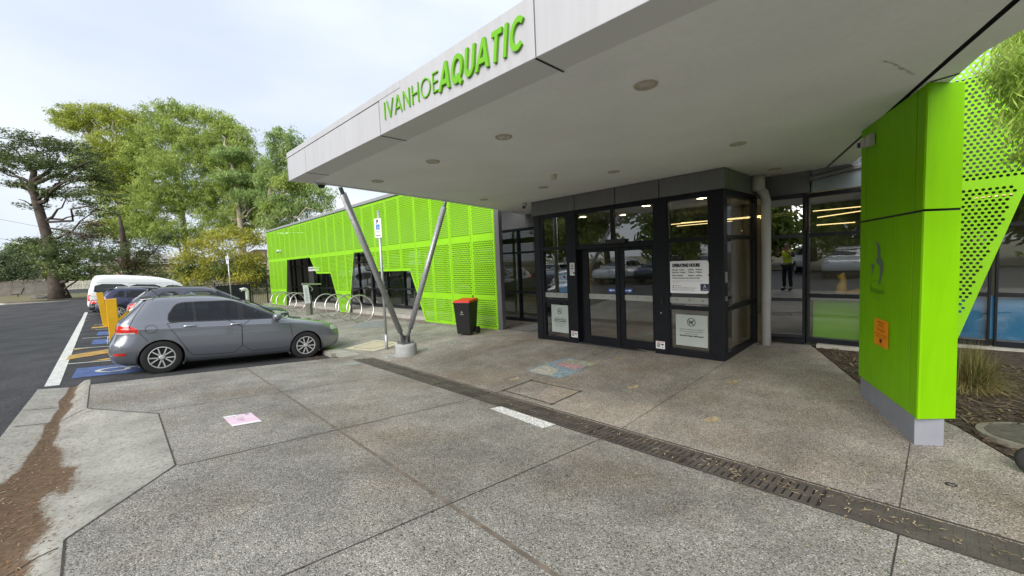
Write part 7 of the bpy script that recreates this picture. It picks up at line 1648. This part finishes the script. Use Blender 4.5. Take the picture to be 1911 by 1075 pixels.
for s in (-1, 1):
    i = len(N); N += [(0, s*.17, 1.39, .06), (.10, s*.29, 1.22, .045), (.24, s*.20, 1.36, .038), (.36, s*.105, 1.47, .028), (.395, s*.085, 1.51, .026)]
    Eg += [(3, i), (i, i+1), (i+1, i+2), (i+2, i+3), (i+3, i+4)]
    j = len(N)
    for k, (dr, du, l) in enumerate(((.0, .030, .045), (.0, .014, .05), (.0, -.003, .047), (.0, -.019, .036))):
        a = len(N); N += [(.405, s*(.083-.004*k), 1.525+du, .0095), (.415, s*(.068-.002*k), 1.53+du, .0088), (.412, s*(.050-.002*k), 1.53+du, .008)]; Eg += [(i+4, a), (a, a+1), (a+1, a+2)]
    a = len(N); N += [(.375, s*.07, 1.515, .011), (.37, s*.05, 1.53, .009)]; Eg += [(i+4, a), (a, a+1)]
    i = len(N); N += [(0, s*.095, .86, .085), (.02, s*.11, .50, .058), (-.01, s*.12, .10, .042), (.12, s*.135, .045, .036)]; Eg += [(0, i), (i, i+1), (i+1, i+2), (i+2, i+3)]
M_SKINC = mat('skin', (.46, .27, .19), .55, var=.06, vscale=12)
body = skin('body', N, Eg, 0, M_SKINC, per)
# face: nose, eyes, mouth, ears as shaped additions to the head
mb = MB(); mb.tube([pp3(.125, 0, 1.645), pp3(.152, 0, 1.61), pp3(.135, 0, 1.60)], [.010, .017, .008], 8)
for s in (-1, 1): mb.tube([pp3(.04, s*.088, 1.60), pp3(.035, s*.102, 1.63), pp3(.04, s*.09, 1.655)], [.012, .015, .010], 8)
obj('face', mb, M_SKINC, per, smooth=True); mb = MB()
for s in (-1, 1): mb.lathe([(.001, .012), (.009, .008), (.012, 0)], pp3(.128, s*.034, 1.638), 'x', 10)
obj('eyes', mb, M_INK, per, smooth=True); obj('mouth', MB().tube([pp3(.125, -.026, 1.57), pp3(.135, 0, 1.567), pp3(.125, .026, 1.57)], .006, 6), mat('lips', (.35, .12, .10), .5), per, smooth=True)
skin('hair', [(.0, 0, 1.60, .085), (.01, 0, 1.68, .096), (.03, 0, 1.72, .07)], [(0, 1), (1, 2)], 0, mat('dark brown hair', (.03, .02, .014), .7), per)
M_VEST = mat('hi-vis yellow', (.74, .92, .03), .6, var=.08, vscale=8); M_TROU = mat('navy trousers', (.012, .014, .022), .8); M_SHIRT = mat('grey shirt', (.05, .05, .06), .85)
NN = [(0, 0, .90, .145), (0, 0, 1.08, .142), (.01, 0, 1.25, .162), (.01, 0, 1.385, .118)]; EE_ = [(0, 1), (1, 2), (2, 3)]
for s in (-1, 1): i = len(NN); NN += [(0, s*.155, 1.40, .075)]; EE_ += [(3, i)]
skin('vest', NN, EE_, 0, M_VEST, per)
mb = MB()
for u in (1.0, 1.18): mb.tube([pp3(.168*math.cos(a), .175*math.sin(a), u) for a in np.linspace(0, 2*math.pi, 25)[:-1]], .012, 6, closed=True)
obj('reflective_band', mb, mat('silver reflective tape', (.55, .56, .56), .3, metal=.4), per, smooth=True)
NN = []; EE_ = []
for s in (-1, 1): i = len(NN); NN += [(0, s*.16, 1.395, .070), (.10, s*.29, 1.22, .056), (.19, s*.23, 1.31, .050)]; EE_ += [(i, i+1), (i+1, i+2)]
for s in (0, 1): skin('sleeve', NN[s*3:s*3+3], [(0, 1), (1, 2)], 0, M_SHIRT, per)
NN = [(0, 0, .93, .140)]; EE_ = []
for s in (-1, 1): i = len(NN); NN += [(0, s*.095, .85, .098), (.02, s*.11, .50, .072), (-.01, s*.12, .11, .060)]; EE_ += [(0, i), (i, i+1), (i+1, i+2)]
skin('trousers', NN, EE_, 0, M_TROU, per)
for s in (-1, 1): skin('boot', [(-.03, s*.12, .09, .056), (.0, s*.12, .05, .052), (.15, s*.135, .04, .045)], [(0, 1), (1, 2)], 0, M_BLK, per)
# angled glass leaf beside the downpipe that mirrors the forecourt
t = thing('angled_glass_leaf', 'narrow dark glass leaf set at an angle between the downpipe and the counter window', 'glass panel', (8.56, 1.975, .25))
an = R(13.5); du = np.array([-math.sin(an), math.cos(an), 0])    # along the leaf
o0 = np.array([8.56, 1.975, 0.]); h_ = .265
for z0_, z1_ in ((.33, .92), (.98, 2.04), (2.10, 2.72)):
    a, b = o0-du*h_, o0+du*h_
    obj('pane', MB().poly([(b[0], b[1], z0_), (a[0], a[1], z0_), (a[0], a[1], z1_), (b[0], b[1], z1_)]), M_LEAF if 'M_LEAF' in globals() else glass('dark mirror glass', (.06, .065, .06), 2.6), t, fix=False)
mb = MB(); a, b = o0-du*(h_+.012), o0+du*(h_+.012)
for z0_, z1_ in ((.27, .33), (.92, .98), (2.04, 2.10), (2.72, 2.79)): mb.prism([(b[0]-.015, b[1], z0_), (a[0]-.015, a[1], z0_), (a[0]+.03, a[1], z0_), (b[0]+.03, b[1], z0_)], [(b[0]-.015, b[1], z1_), (a[0]-.015, a[1], z1_), (a[0]+.03, a[1], z1_), (b[0]+.03, b[1], z1_)])
for q in (a, b): mb.bb(q[0]-.016, q[0]+.031, q[1]-.012, q[1]+.012, .27, 2.79)
obj('frame', mb, M_FRAME, t)
